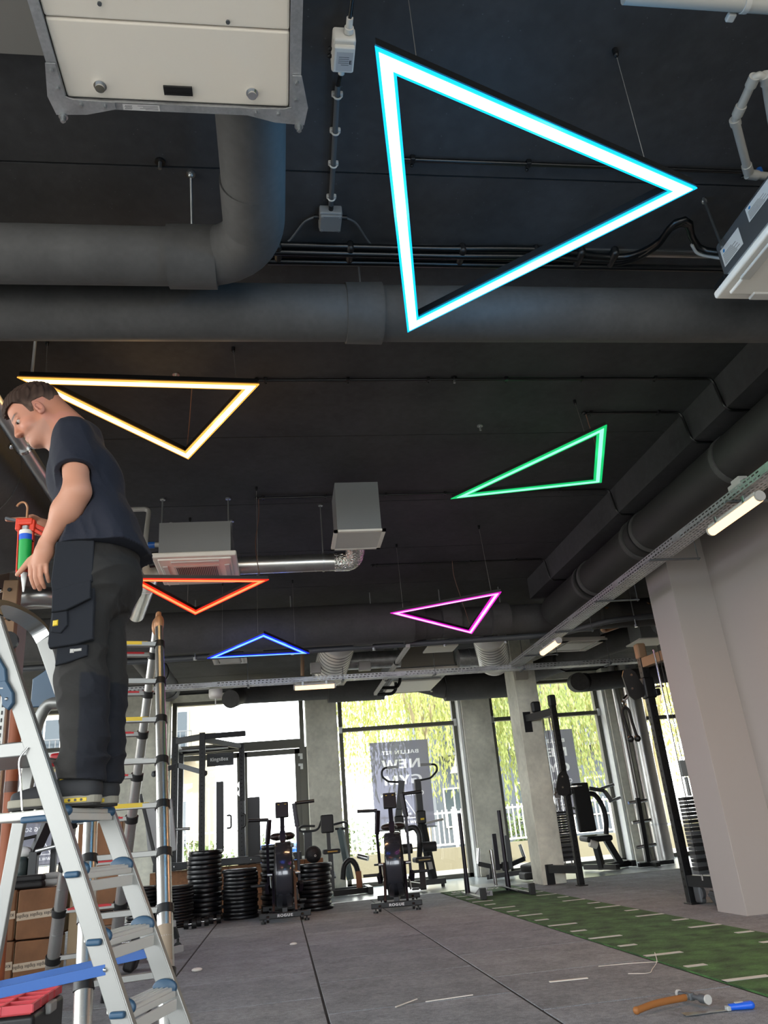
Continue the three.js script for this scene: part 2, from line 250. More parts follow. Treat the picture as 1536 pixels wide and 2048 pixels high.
function willow(label, x, z, h, spread, strands, k, low = 0.9) {
  const t = thing('willow_tree', label, 'tree', [x, -0.3, z]);
  const lean = rr(-0.4, 0.4);
  part(t, 'trunk', [rod([x, -0.3, z], [x + lean, h * 0.45, z], 0.2, 9, 0.14)], bark);
  for (let i = 0; i < 6; i++) { const a = i * 1.05 + rnd(), s = spread * rr(0.5, 0.85); part(t, 'branch', [wire([[x + lean, h * 0.42, z], [x + lean + Math.cos(a) * s * 0.5, h * 0.75, z + Math.sin(a) * s * 0.5], [x + lean + Math.cos(a) * s, h * 0.9, z + Math.sin(a) * s]], 0.06, 6, 8)], bark); }
  const n = strands, per = 26, im = new THREE.InstancedMesh(leafGeo, leafMat[k], n * per); im.name = 'foliage'; im.userData.kind = 'stuff'; im.castShadow = true;
  const m = new THREE.Matrix4(), q = new THREE.Quaternion(), e = new THREE.Euler(); let c = 0;
  for (let i = 0; i < n; i++) {
    const a = rnd() * 6.283, rad = Math.sqrt(rnd()), px = Math.cos(a) * rad * spread, pz = Math.sin(a) * rad * spread, top = h * (0.72 + 0.3 * (1 - rad * rad) - rnd() * 0.12), len = top - low - rnd() * h * 0.4;
    for (let j = 0; j < per; j++) { const u = j / per + rnd() * 0.04; e.set(rr(-0.4, 0.4), rnd() * 6.3, rr(-0.4, 0.4)); q.setFromEuler(e); const s = rr(0.5, 1.15); m.compose(V(px + lean + Math.sin(u * 5 + i) * 0.05, top - u * len + 0.3, pz + Math.cos(u * 4 + i) * 0.05), q, V(s, s, s)); im.setMatrixAt(c++, m); }
  }
  t.add(im);
}
willow('tall yellow-green willow hanging over the railing behind the middle window', 4.4, -26, 8.0, 2.9, 560, 0, 1.6);
willow('pale yellow willow behind the window right of the sled', 8.4, -25, 7.2, 2.4, 420, 1, 1.0);
willow('light willow seen through the window beside the free-standing column', 11.6, -24.5, 7.5, 2.5, 380, 2, 1.2);
function bush(label, x, z, r, k) {
  const t = thing('hedge_bush', label, 'bush', [x, -0.3, z]);
  part(t, 'stem', [rod([x, -0.3, z], [x, r, z], 0.04)], bark);
  const im = new THREE.InstancedMesh(leafGeo, k, 900); im.name = 'foliage'; im.userData.kind = 'stuff'; const m = new THREE.Matrix4(), q = new THREE.Quaternion(), e = new THREE.Euler();
  for (let i = 0; i < 900; i++) { const a = rnd() * 6.283, v = rnd() * 2 - 1, rad = r * Math.cbrt(rnd()); e.set(rnd() * 6, rnd() * 6, rnd() * 6); q.setFromEuler(e); m.compose(V(Math.cos(a) * Math.sqrt(1 - v * v) * rad * 1.3, r * 0.9 + v * rad * 0.8, Math.sin(a) * Math.sqrt(1 - v * v) * rad * 0.7), q, V(1, 1, 1)); im.setMatrixAt(i, m); }
  t.add(im);
}
const hedgeMat = phys(0x55682f, { roughness: 0.8, transmission: 0.3, thickness: 0, side: THREE.DoubleSide });
bush('green hedge bush behind the left end of the railing in the middle window', 1.6, -23.2, 0.95, hedgeMat); bush('round green bush behind the railing beside the free-standing column', 7.0, -22.9, 0.9, hedgeMat); bush('small hedge bush behind the railing left of the double door', -2.2, -23.4, 0.8, hedgeMat); bush('loose green bush behind the railing seen through the double door', -0.2, -23.4, 0.8, hedgeMat);
{
  const l = thing('lamp_post', 'white lamp post with cross arms standing behind the railing', 'lamp post', [5.05, -0.3, -21.2]);
  part(l, 'pole', [rod([5.05, -0.3, -21.2], [5.05, 5.6, -21.2], 0.075, 12, 0.05)], M.white);
  part(l, 'cross_arm', [rod([4.9, 2.35, -21.2], [5.75, 2.35, -21.2], 0.035)], M.white); part(l, 'cross_arm', [rod([4.9, 1.1, -21.2], [5.75, 1.1, -21.2], 0.035)], M.white);
  part(l, 'brace', [rod([5.05, 4.4, -21.2], [4.6, 2.3, -21.2], 0.02)], M.white); part(l, 'lantern', [cyl(0.14, 0.16, 4.6, 2.24, -21.2, 0, 0, 0, 14, 0.06)], M.offwhite);
}
function building(label, x0, x1, z, h, m, floors, cols, winM) {
  const b = thing('building', label, 'building', [(x0 + x1) / 2, -0.3, z]);
  part(b, 'wall', [span(x0, x1, -0.3, h, z - 6, z)], m); part(b, 'roof_edge', [span(x0 - 0.2, x1 + 0.2, h, h + 0.25, z - 6.2, z + 0.2)], M.offwhite);
  const fh = h / floors, cw = (x1 - x0) / cols;
  for (let f = 0; f < floors; f++) for (let c = 0; c < cols; c++) {
    const wx = x0 + (c + 0.5) * cw, wy = f * fh + fh * 0.55, ww = cw * 0.5, wh = fh * 0.5; const fr = part(b, 'window', [span(wx - ww / 2 - 0.06, wx + ww / 2 + 0.06, wy - wh / 2 - 0.06, wy + wh / 2 + 0.06, z - 0.02, z + 0.05)], M.white);
    part(fr, 'pane', [span(wx - ww / 2, wx - 0.03, wy - wh / 2, wy + wh / 2, z + 0.04, z + 0.06), span(wx + 0.03, wx + ww / 2, wy - wh / 2, wy + wh / 2, z + 0.04, z + 0.06)], winM);
    if (f > 0 && c % 2 === 0) { const bars = [span(wx - ww * 0.7, wx + ww * 0.7, wy - wh * 0.5 - 0.12, wy - wh * 0.5, z, z + 0.7), span(wx - ww * 0.7, wx + ww * 0.7, wy - 0.02, wy + 0.02, z + 0.66, z + 0.7)]; for (let i = 0; i <= 8; i++) bars.push(span(wx - ww * 0.7 + (i * ww * 1.4) / 8 - 0.015, wx - ww * 0.7 + (i * ww * 1.4) / 8 + 0.015, wy - wh * 0.5, wy, z + 0.66, z + 0.69)); part(b, 'balcony', bars, M.darkGrey); }
  }
}
const paneM = std(0x2c363d, 0.15, 0.1);
building('pale beige apartment block with dark balconies behind the power rack', -9, -2.6, -29, 12, std(0x958b78, 0.85), 4, 3, paneM);
building('blue grey office building behind the willows', 6.8, 15, -36, 9, std(0x3f464f, 0.7), 3, 5, paneM);
building('pinkish house with white framed windows beyond the step ladder', -19, -10.5, -27, 8, std(0x8f7468, 0.85), 3, 3, paneM);
{
  const c = thing('waste_container', 'blue waste container with lid outside behind the double door', 'container', [0.0, -0.3, -21.5]);
  part(c, 'bin', [rb(1.1, 0.75, 0.7, 0, 0.35, -21.5, 0.05)], M.blue); part(c, 'lid', [rb(1.16, 0.1, 0.76, 0, 0.78, -21.5, 0.04)], M.royal); for (const x of [-0.4, 0.4]) part(c, 'wheel', [cyl(0.1, 0.06, x, -0.18, -21.25, 0, 0, Math.PI / 2)], M.black);
}
// ---------------------------------------------------------------- ceiling services
const screwHead = (x, y, z, r = 0.006) => cyl(r, 0.006, x, y, z, 0, 0, 0, 8);
// straight insulated ducts
function ductRun(name, label, pts, r, m = M.duct, bend = 0.3, collars = [], bandM = M.duct) {
  const p0 = pts[0], t = thing(name, label, 'duct', [p0[0], p0[1], p0[2]]);
  part(t, 'tube', [pipe(pts, r, bend, 28, false, 1.5)], m);
  for (const [a, b, dr = 0.008] of collars) part(t, 'collar', [rod(a, b, r + dr, 28)], bandM);
  const q = vec(pts[pts.length - 1]).lerp(vec(pts[pts.length - 2]), 0.3); part(t, 'hanger_rod', [rod([q.x, q.y + r * 0.9, q.z], [q.x, HC, q.z], 0.006)], M.steel);
  return t;
}
{ // big duct across the room, with a lapped collar
  const t = thing('insulated_duct', 'long black insulated duct running straight across the ceiling behind the cyan triangle', 'duct', [0, 3.2, -3.12]);
  part(t, 'tube', [rod([-6, 3.2, -3.12], [8, 3.2, -3.12], 0.136, 40)], M.duct);
  part(t, 'collar', [rod([0.385, 3.2, -3.12], [0.56, 3.2, -3.12], 0.146, 40, 0.149)], M.duct);
  part(t, 'collar', [rod([-1.6, 3.2, -3.12], [-1.45, 3.2, -3.12], 0.144, 40)], M.duct);
  part(t, 'hanger_rod', [rod([0.47, 3.34, -3.12], [0.47, HC, -3.12], 0.005)], M.steel);
}
{
  const y = 3.2, t = thing('insulated_duct', 'black insulated duct with a wide elbow coming out of the white ceiling unit', 'duct', [-0.03, 3.2, -1.9]);
  part(t, 'tube', [pipe([[-0.03, y, -1.85], [-0.03, y, -2.74], [-6, y, -2.74]], 0.122, 0.27, 36, false, 2.2)], M.duct);
  part(t, 'collar', [rod([-0.4, y, -2.74], [-0.2, y, -2.74], 0.134, 36)], M.duct); part(t, 'collar', [rod([-0.035, y, -2.53], [-0.035, y, -2.3], 0.124, 36)], M.duct);
  const h = part(t, 'hanger_rod', [rod([-0.3, 3.33, -2.7], [-0.3, HC, -2.62], 0.006)], M.steel); part(h, 'washer', [cyl(0.02, 0.008, -0.3, HC - 0.005, -2.62), sph(0.012, -0.3, HC - 0.012, -2.62)], M.steel);
}
{ // the white ventilation unit overhead
  const t = thing('ventilation_unit', 'large white ventilation unit with a service panel hanging overhead at the top left', 'ventilation unit', [-0.24, 3.0, -1.4]);
  const xa = -0.575, xb = 0.092;
  part(t, 'casing', [span(-0.6, 0.115, 3.03, 3.42, -1.83, -0.3)], M.zinc);
  const p = part(t, 'access_panel', [rb(xb - xa, 0.03, 0.252, (xa + xb) / 2, 3.012, -1.676, 0.008)], M.cream);
  for (const x of [-0.47, -0.02]) { const l = part(p, 'quarter_turn_lock', [cyl(0.014, 0.02, x, 2.992, -1.755, 0, 0, 0, 18), cyl(0.019, 0.005, x, 2.996, -1.755, 0, 0, 0, 18)], M.chrome); }
  part(p, 'recessed_grip', [span(-0.285, -0.2, 2.99, 2.998, -1.772, -1.743), span(-0.279, -0.206, 2.988, 2.9905, -1.768, -1.764)], M.black);
  const p2 = part(t, 'access_panel', [rb(xb - xa, 0.03, 0.9, (xa + xb) / 2, 3.012, -1.097, 0.008)], M.cream);
  part(p2, 'screw', [screwHead(-0.42, 2.995, -1.5), screwHead(-0.08, 2.995, -1.53)], M.darkGrey);
  part(t, 'side_rail', [span(-0.605, -0.577, 2.99, 3.07, -1.82, -0.3)], M.zinc); part(t, 'side_rail', [span(0.094, 0.128, 2.99, 3.07, -1.82, -0.3)], M.zinc); part(t, 'end_rail', [span(-0.6, 0.12, 2.99, 3.05, -1.832, -1.806)], M.zinc);
  const lab = ctex(256, 64, (c) => { c.fillStyle = '#c9c6c4'; c.fillRect(0, 0, 256, 64); c.fillStyle = '#333'; for (let i = 0; i < 4; i++) c.fillRect(12, 10 + i * 12, 90 + (i * 37) % 60, 4); for (let i = 0; i < 5; i++) for (let j = 0; j < 4; j++) { c.beginPath(); c.arc(200 + i * 10 - (j % 2) * 5, 14 + j * 11, 3.6, 0, 7); c.fill(); } });
  part(t, 'type_label', [xf(new THREE.PlaneGeometry(0.11, 0.022), 0, 0, 0, Math.PI / 2, 0, 0).rotateY(Math.PI).translate(-0.36, 2.988, -1.819)], std(0xffffff, 0.6, 0, { map: lab }));
  for (const s of [0, 1]) { // corner brackets
    const x = s ? 0.13 : -0.607, d = s ? -1 : 1;
    const sh = poly([[0, 0.14], [0.028 * d, 0.14], [0.03 * d, 0.03], [0.05 * d, 0.022], [0.17 * d, 0.018], [0.17 * d, -0.006], [0.08 * d, -0.03], [-0.012 * d, -0.035], [-0.022 * d, 0.03]].map((q) => [q[0] + x, q[1]]), 0.004);
    const b = part(t, 'corner_bracket', [xf(sh, 0, 0, 0, Math.PI / 2).translate(0, 2.986, -1.82)], M.zinc);
    const bolts = [[0.014, 0.12], [0.016, 0.06], [0.07, 0.006], [0.14, 0.006]];
    part(b, 'bolt', bolts.map((q) => cyl(0.006, 0.012, x + q[0] * d, 2.98, -1.82 + q[1], 0, 0, 0, 8)), M.steel);
  }
  for (const [x, z] of [[-0.6, -1.86], [0.125, -1.86]]) part(t, 'threaded_rod', [rod([x, 2.96, z], [x, HC, z], 0.005), cyl(0.009, 0.02, x, 2.975, z, 0, 0, 0, 6), cyl(0.014, 0.004, x, 2.983, z)], M.steel);
}
{ // isolator, conduit and junction box on the ceiling
  const iso = thing('isolator_switch', 'pale grey isolator box with printed label on the ceiling beside the ventilation unit', 'switch box', [0.31, HC, -2.0]);
  const lab = ctex(128, 128, (c) => { c.fillStyle = '#b6b1ae'; c.fillRect(0, 0, 128, 128); c.fillStyle = '#555'; for (let i = 0; i < 5; i++) c.fillRect(30, 40 + i * 13, 60 + (i * 23) % 24, 4); c.fillStyle = '#222'; c.fillRect(8, 48, 18, 26); c.fillStyle = '#b6b1ae'; c.fillRect(11, 51, 5, 20); });
  part(iso, 'housing', [rb(0.082, 0.07, 0.135, 0.31, HC - 0.035, -1.985, 0.01), rb(0.076, 0.02, 0.1, 0.31, HC - 0.078, -1.985, 0.006)], M.white);
  part(iso, 'printed_label', [xf(new THREE.PlaneGeometry(0.06, 0.075), 0, 0, 0, Math.PI / 2).rotateY(Math.PI).translate(0.312, HC - 0.0885, -1.99)], std(0xffffff, 0.6, 0, { map: lab }));
  part(iso, 'cable_gland', [cyl(0.012, 0.03, 0.31, HC - 0.035, -2.065, Math.PI / 2), cyl(0.017, 0.02, 0.325, HC - 0.035, -1.905, Math.PI / 2), cyl(0.012, 0.04, 0.325, HC - 0.035, -1.88, Math.PI / 2)], M.white);
  part(iso, 'knob', [sph(0.008, 0.262, HC - 0.03, -1.985), sph(0.009, 0.262, HC - 0.035, -2.01)], M.blackMetal);
  const con = thing('conduit', 'grey cable conduit with white clips running from the isolator to the junction box', 'conduit', [0.31, HC, -2.1]);
  part(con, 'cable', [wire([[0.31, HC - 0.035, -2.07], [0.305, HC - 0.03, -2.11], [0.302, HC - 0.02, -2.16]], 0.008), wire([[0.325, HC - 0.035, -1.86], [0.33, HC - 0.03, -1.75], [0.34, HC - 0.02, -1.5]], 0.008)], M.cable);
  part(con, 'tube', [rod([0.302, HC - 0.02, -2.14], [0.312, HC - 0.02, -2.77], 0.0115)], M.darkGrey);
  for (const z of [-2.19, -2.36, -2.53, -2.72]) part(con, 'clip', [rb(0.044, 0.018, 0.02, 0.303 + (-2.14 - z) * 0.016, HC - 0.009, z, 0.004), xf(new THREE.TorusGeometry(0.014, 0.004, 6, 12, Math.PI), 0.303 + (-2.14 - z) * 0.016, HC - 0.022, z, Math.PI)], M.offwhite);
  const jb = thing('junction_box', 'square grey junction box on the ceiling between two curved cables', 'junction box', [0.313, HC, -2.83]);
  part(jb, 'housing', [rb(0.105, 0.05, 0.11, 0.313, HC - 0.025, -2.835, 0.008)], M.boxGrey); part(jb, 'lid', [rb(0.1, 0.014, 0.1, 0.313, HC - 0.055, -2.838, 0.005), ...[[-1, -1], [1, -1], [-1, 1], [1, 1]].map(([a, b]) => cyl(0.006, 0.006, 0.313 + a * 0.04, HC - 0.063, -2.838 + b * 0.04, 0, 0, 0, 8))], M.boxGrey);
  part(jb, 'cable_gland', [cyl(0.011, 0.03, 0.25, HC - 0.028, -2.83, 0, 0, Math.PI / 2), cyl(0.011, 0.03, 0.376, HC - 0.028, -2.83, 0, 0, Math.PI / 2), cyl(0.011, 0.03, 0.313, HC - 0.028, -2.775, Math.PI / 2)], M.blackMetal);
  single('cable', 'grey cable curving left from the junction box to the cable bundle', 'cable', [wire([[0.24, HC - 0.028, -2.83], [0.2, HC - 0.025, -2.86], [0.13, HC - 0.03, -2.98], [0.08, HC - 0.04, -3.03], [0.02, HC - 0.05, -3.05]], 0.006, 6)], M.darkGrey, [0.2, HC, -2.85]);
  single('cable', 'grey cable curving right from the junction box to the cable bundle', 'cable', [wire([[0.386, HC - 0.028, -2.83], [0.43, HC - 0.025, -2.86], [0.5, HC - 0.03, -2.97], [0.55, HC - 0.04, -3.03], [0.62, HC - 0.05, -3.05]], 0.006, 6)], M.darkGrey, [0.43, HC, -2.85]);
}
{ // taped bundle of refrigerant lines on a bracket rail
  const t = thing('cable_bundle', 'taped bundle of black insulated lines strapped along the ceiling behind the cyan triangle', 'cable bundle', [0.1, HC, -3.05]);
  part(t, 'support_rail', [span(0.02, 2.6, HC - 0.012, HC, -3.075, -3.03)], M.steel);
  for (let i = 0; i < 3; i++) part(t, 'line', [wire([[0.02, HC - 0.045 - (i % 2) * 0.018, -3.0 - i * 0.03], [0.8, HC - 0.05 - (i % 2) * 0.016, -3.0 - i * 0.032], [1.4, HC - 0.042 - (i % 2) * 0.02, -3.0 - i * 0.03], [1.84, HC - 0.06, -3.02 - i * 0.02], [1.93, HC - 0.11, -2.86 - i * 0.015], [1.94, HC - 0.13, -2.7 - i * 0.01], [1.99, HC - 0.13, -2.68 - i * 0.01], [2.08, HC - 0.13, -2.8], [2.14, HC - 0.16, -2.84], [2.3, HC - 0.3, -2.7]], 0.017, 8, 60)], M.cable);
  part(t, 'line', [rod([0.02, HC - 0.06, -3.1], [2.7, HC - 0.06, -3.1], 0.018)], M.cable);
  for (const x of [0.07, 0.42, 0.98, 1.36, 1.6, 1.78]) part(t, 'strap', [rb(0.04, 0.06, 0.13, x, HC - 0.045, -3.045, 0.02)], M.black);
  single('drain_hose', 'thin white hose curving from the cable bundle to the cassette at the right edge', 'hose', [wire([[2.08, HC - 0.15, -2.82], [2.13, HC - 0.17, -2.86], [2.2, HC - 0.2, -2.85], [2.26, HC - 0.3, -2.75]], 0.008, 6)], M.offwhite, [2.1, 3.4, -2.82]);
}
// ceiling conduits with clips, feeding the lamps
function ceilingConduit(label, z, x0, x1, drop) {
  const t = thing('conduit', label, 'conduit', [x0, HC, z]); const y = HC - 0.016;
  const pts = drop ? [[x0, y, z], [3.0, y, z], [3.03, 3.32, z], [3.06, 3.285, z], [3.75, 3.285, z]] : [[x0, y, z], [x1, y, z]];
  part(t, 'tube', [pipe(pts, 0.0095, 0.05, 8)], M.cable);
  const xs = []; for (let x = x0 + 0.05; x < Math.min(x1, 2.95); x += 0.52) xs.push(x);
  for (const x of xs) part(t, 'clip', [rb(0.022, 0.026, 0.03, x, HC - 0.013, z, 0.004), sph(0.008, x, HC - 0.02, z - 0.028)], M.blackMetal);
  part(t, 'end_cap', [sph(0.018, x0 - 0.005, y, z)], M.blackMetal);
}
ceilingConduit('black conduit on the ceiling crossing behind the cyan triangle', -2.49, 0.6, 8, false);
ceilingConduit('black conduit on the ceiling starting at the right corner of the amber triangle', -4.25, -0.06, 3, true);
ceilingConduit('short black conduit on the ceiling above the green triangle', -4.71, 2.26, 3, true);
ceilingConduit('black conduit on the ceiling passing just above the square diffuser', -6.08, -0.11, 3, true);
ceilingConduit('black conduit on the ceiling nearest the magenta triangle', -7.97, 1.07, 3, true);
// ---------------------------------------------------------------- LED triangles
function ledMat(core) { return new THREE.MeshStandardMaterial({ color: 0x111111, roughness: 0.6, emissive: new THREE.Color().setRGB(...core), emissiveIntensity: 1 }); }
function triangleLamp(label, P, y, w, core, edge, power, hooks, feed, hs = 0.034, cf = 0.26) {
  const c = [0, 1, 2].map((i) => V(P[i][0], y, P[i][1])), ctr = c[0].clone().add(c[1]).add(c[2]).divideScalar(3);
  const t = thing('triangle_lamp', label, 'lamp', [ctr.x, y, ctr.z], 'glowing LED triangle frames hung under the ceiling');
  const inset = (d) => { const n = c.map((p, i) => { const q = c[(i + 1) % 3], e = q.clone().sub(p).normalize(); let m = V(-e.z, 0, e.x); if (m.dot(ctr.clone().sub(p)) < 0) m.negate(); return { p: p.clone().addScaledVector(m, d), e }; }); return n.map((a, i) => { const b = n[(i + 2) % 3], det = a.e.x * b.e.z - a.e.z * b.e.x, s = ((b.p.x - a.p.x) * b.e.z - (b.p.z - a.p.z) * b.e.x) / det; return a.p.clone().addScaledVector(a.e, s); }); };
  const ring = (i0, i1, y0, y1, k) => { const a = inset(i0), b = inset(i1), j = (k + 1) % 3, f = [a[k], a[j], b[j], b[k]]; const s = new THREE.Shape(f.map((p) => new THREE.Vector2(p.x, -p.z))); return new THREE.ExtrudeGeometry(s, { depth: y1 - y0, bevelEnabled: false }).rotateX(-Math.PI / 2).translate(0, y0, 0); };
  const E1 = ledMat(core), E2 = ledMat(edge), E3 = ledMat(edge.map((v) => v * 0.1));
  for (let k = 0; k < 3; k++) {
    const pr = part(t, 'profile', [ring(0, w, y + 0.006, y + hs, k)], M.black);
    part(pr, 'diffuser', [ring(w * cf, w * (1 - cf), y - 0.003, y + 0.005, k)], E1);
    part(pr, 'bloom_edge', [ring(-0.004, w * cf, y, y + 0.0058, k), ring(w * (1 - cf), w + 0.004, y, y + 0.0058, k)], E2); part(pr, 'bloom_skirt', [ring(-0.003, 0, y + 0.006, y + hs * 0.3, k), ring(w, w + 0.003, y + 0.006, y + hs * 0.3, k)], E3);  // glowing strips and skirts added to stand in for camera bloom round the diffuser
    const a = inset(w / 2), p = a[k], q = a[(k + 1) % 3], L = p.distanceTo(q), l = new THREE.RectAreaLight(new THREE.Color().setRGB(...power.slice(0, 3)), power[3], L, w * 0.7);
    l.position.copy(p).lerp(q, 0.5); l.position.y = y - 0.006; const d = q.clone().sub(p).normalize();
    l.matrixAutoUpdate = true; l.quaternion.setFromRotationMatrix(new THREE.Matrix4().makeBasis(d, new THREE.Vector3().crossVectors(V(0, 1, 0), d), V(0, 1, 0)));
    l.name = 'lamp_light'; l.castShadow = true; scene.add(l);
    const g = new THREE.PointLight(new THREE.Color().setRGB(...power.slice(0, 3)), power[4]); g.position.set(l.position.x, y - 0.05, l.position.z); g.castShadow = true; g.shadow.radius = 2; g.name = 'lamp_light'; scene.add(g);
  }
  hooks.forEach(([k, f, dx, dz]) => { const a = inset(w / 2), p = a[k].clone().lerp(a[(k + 1) % 3], f); part(t, 'suspension_wire', [rod([p.x, y + hs, p.z], [p.x + dx, HC, p.z + dz], 0.0014, 5)], M.string); part(t, 'wire_anchor', [cyl(0.011, 0.025, p.x + dx, HC - 0.012, p.z + dz), sph(0.01, p.x + dx, HC - 0.03, p.z + dz)], M.blackMetal); });
  if (feed) part(t, 'feed_cable', [wire(feed, 0.0035, 5, 20)], M.copperWire);
  return t;
}
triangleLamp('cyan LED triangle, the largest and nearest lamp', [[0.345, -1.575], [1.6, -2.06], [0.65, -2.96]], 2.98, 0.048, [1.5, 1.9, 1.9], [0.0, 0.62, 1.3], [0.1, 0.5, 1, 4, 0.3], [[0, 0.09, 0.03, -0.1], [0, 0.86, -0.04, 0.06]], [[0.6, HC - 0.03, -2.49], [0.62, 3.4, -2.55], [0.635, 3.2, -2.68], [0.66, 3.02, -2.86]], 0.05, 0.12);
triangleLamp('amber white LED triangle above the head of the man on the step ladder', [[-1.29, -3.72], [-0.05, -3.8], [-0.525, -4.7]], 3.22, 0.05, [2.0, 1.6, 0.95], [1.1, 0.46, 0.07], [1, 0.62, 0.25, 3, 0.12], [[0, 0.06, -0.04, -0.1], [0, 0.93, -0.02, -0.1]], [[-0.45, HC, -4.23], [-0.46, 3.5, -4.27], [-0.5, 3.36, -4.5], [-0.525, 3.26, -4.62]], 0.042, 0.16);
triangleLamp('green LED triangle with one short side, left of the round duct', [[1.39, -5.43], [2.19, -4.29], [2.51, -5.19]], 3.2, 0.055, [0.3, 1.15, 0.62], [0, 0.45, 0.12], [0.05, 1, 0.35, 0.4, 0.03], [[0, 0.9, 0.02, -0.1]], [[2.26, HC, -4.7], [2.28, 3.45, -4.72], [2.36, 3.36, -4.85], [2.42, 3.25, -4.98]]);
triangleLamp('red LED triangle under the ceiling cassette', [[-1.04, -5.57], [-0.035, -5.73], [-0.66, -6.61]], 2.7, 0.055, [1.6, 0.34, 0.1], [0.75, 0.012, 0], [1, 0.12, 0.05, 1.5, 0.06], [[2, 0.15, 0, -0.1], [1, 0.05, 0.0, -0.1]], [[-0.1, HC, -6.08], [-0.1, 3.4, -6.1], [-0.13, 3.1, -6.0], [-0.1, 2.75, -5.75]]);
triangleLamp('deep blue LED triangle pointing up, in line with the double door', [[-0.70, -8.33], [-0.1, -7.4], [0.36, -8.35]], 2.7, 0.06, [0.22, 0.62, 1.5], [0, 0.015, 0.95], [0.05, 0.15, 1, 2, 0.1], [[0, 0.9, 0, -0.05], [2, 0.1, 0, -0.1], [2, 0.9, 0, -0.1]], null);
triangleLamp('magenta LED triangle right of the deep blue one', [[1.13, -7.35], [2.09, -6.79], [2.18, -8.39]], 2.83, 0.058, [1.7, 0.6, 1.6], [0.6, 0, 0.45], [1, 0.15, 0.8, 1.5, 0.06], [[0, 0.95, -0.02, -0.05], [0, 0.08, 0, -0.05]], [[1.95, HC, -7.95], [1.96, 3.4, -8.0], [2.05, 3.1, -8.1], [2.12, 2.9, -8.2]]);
// ---------------------------------------------------------------- cable trays (slotted)
function trayGeo(L, w, h) {
  const slotted = (W, rows) => { const s = new THREE.Shape([new THREE.Vector2(0, 0), new THREE.Vector2(L, 0), new THREE.Vector2(L, W), new THREE.Vector2(0, W)]); for (let r = 0; r < rows; r++) for (let i = 0; i * 0.05 + 0.045 < L; i++) { const x = 0.012 + i * 0.05 + (r % 2) * 0.012, y = (W * (r + 0.5)) / rows, k = new THREE.Path(); k.moveTo(x, y - 0.0055); k.lineTo(x + 0.028, y - 0.0055); k.lineTo(x + 0.031, y); k.lineTo(x + 0.028, y + 0.0055); k.lineTo(x, y + 0.0055); k.lineTo(x - 0.003, y); k.closePath(); s.holes.push(k); } return new THREE.ExtrudeGeometry(s, { depth: 0.002, bevelEnabled: false }); };
  const bottom = slotted(w, 5).rotateX(-Math.PI / 2), a = slotted(h, 2), b = a.clone().translate(0, 0, -w);
  return join([bottom, a, b, span(0, L, h - 0.003, h, -0.008, 0.002), span(0, L, h - 0.003, h, -w, -w + 0.008)]);
}
const TG = trayGeo(1.2, 0.15, 0.06);
function tray(label, place, n, turn) {
  const t = thing('cable_tray', label, 'cable tray', place, undefined, true, turn);
  for (let i = 0; i < n; i++) { const e = new THREE.Mesh(TG, M.zinc); e.name = 'tray_section'; e.position.x = i * 1.203; e.castShadow = e.receiveShadow = true; t.add(e); const c = mesh('coupler', [span(-0.06, 0.06, 0.004, 0.05, 0.002, 0.006), span(-0.06, 0.06, 0.004, 0.05, -0.156, -0.152)], M.zinc, t); c.position.x = i * 1.203; }
  for (let i = 0; i < n; i++) { const hz = turn ? 0.255 : 0.012, c = mesh('hanger', [rod([0, -0.004, hz], [0, (turn ? 3.3 : HC) - place[1], hz], 0.004, 6), rb(0.03, 0.012, hz + 0.19, 0, -0.006, (hz - 0.16) / 2, 0.003), cyl(0.01, 0.012, 0, -0.014, hz, 0, 0, 0, 6)], M.darkGrey, t); c.position.x = 0.45 + i * 1.203; }
  return t;
}
tray('slotted galvanised cable tray running away along the right wall', [3.235, 2.75, -2.9], 6, Math.PI / 2);
tray('slotted galvanised cable tray crossing the room in front of the windows', [-2.0, 2.72, -10.06], 7, 0);
// ---------------------------------------------------------------- warm batten lamps
const warmE = new THREE.MeshStandardMaterial({ color: 0x221a10, roughness: 0.5, emissive: new THREE.Color().setRGB(2.0, 1.15, 0.58) });
function batten(label, p, L, turn, pw = 80) {
  const t = thing('batten_lamp', label, 'lamp', p, 'warm white LED battens under the cable trays', true, turn);
  part(t, 'body', [rb(L, 0.03, 0.06, 0, 0.033, 0, 0.01), rod([-L / 2 - 0.02, 0.012, 0], [-L / 2, 0.012, 0], 0.036, 18), rod([L / 2, 0.012, 0], [L / 2 + 0.02, 0.012, 0], 0.036, 18)], M.offwhite);
  part(t, 'diffuser', [rod([-L / 2, 0.004, 0], [L / 2, 0.004, 0], 0.032, 18)], warmE);
  for (const x of [-L * 0.3, L * 0.3]) part(t, 'bracket', [rb(0.03, 0.05, 0.075, x, 0.045, 0, 0.005)], M.steel);
  const l = new THREE.RectAreaLight(new THREE.Color(1, 0.5, 0.22), pw, L, 0.06); l.position.set(p[0], p[1] - 0.034, p[2]); l.rotation.order = 'YXZ'; l.rotation.set(-Math.PI / 2, turn, 0); l.name = 'lamp_light'; l.castShadow = true; scene.add(l);
}
batten('glowing batten lamp beside the right wall under the near end of the tray', [3.13, 2.66, -4.6], 0.6, Math.PI / 2, 130);
batten('small glowing batten lamp under the far end of the right tray', [3.12, 2.66, -8.55], 0.58, Math.PI / 2, 80);
batten('horizontal glowing batten lamp under the tray in front of the windows', [0.49, 2.65, -10.1], 0.5, 0);
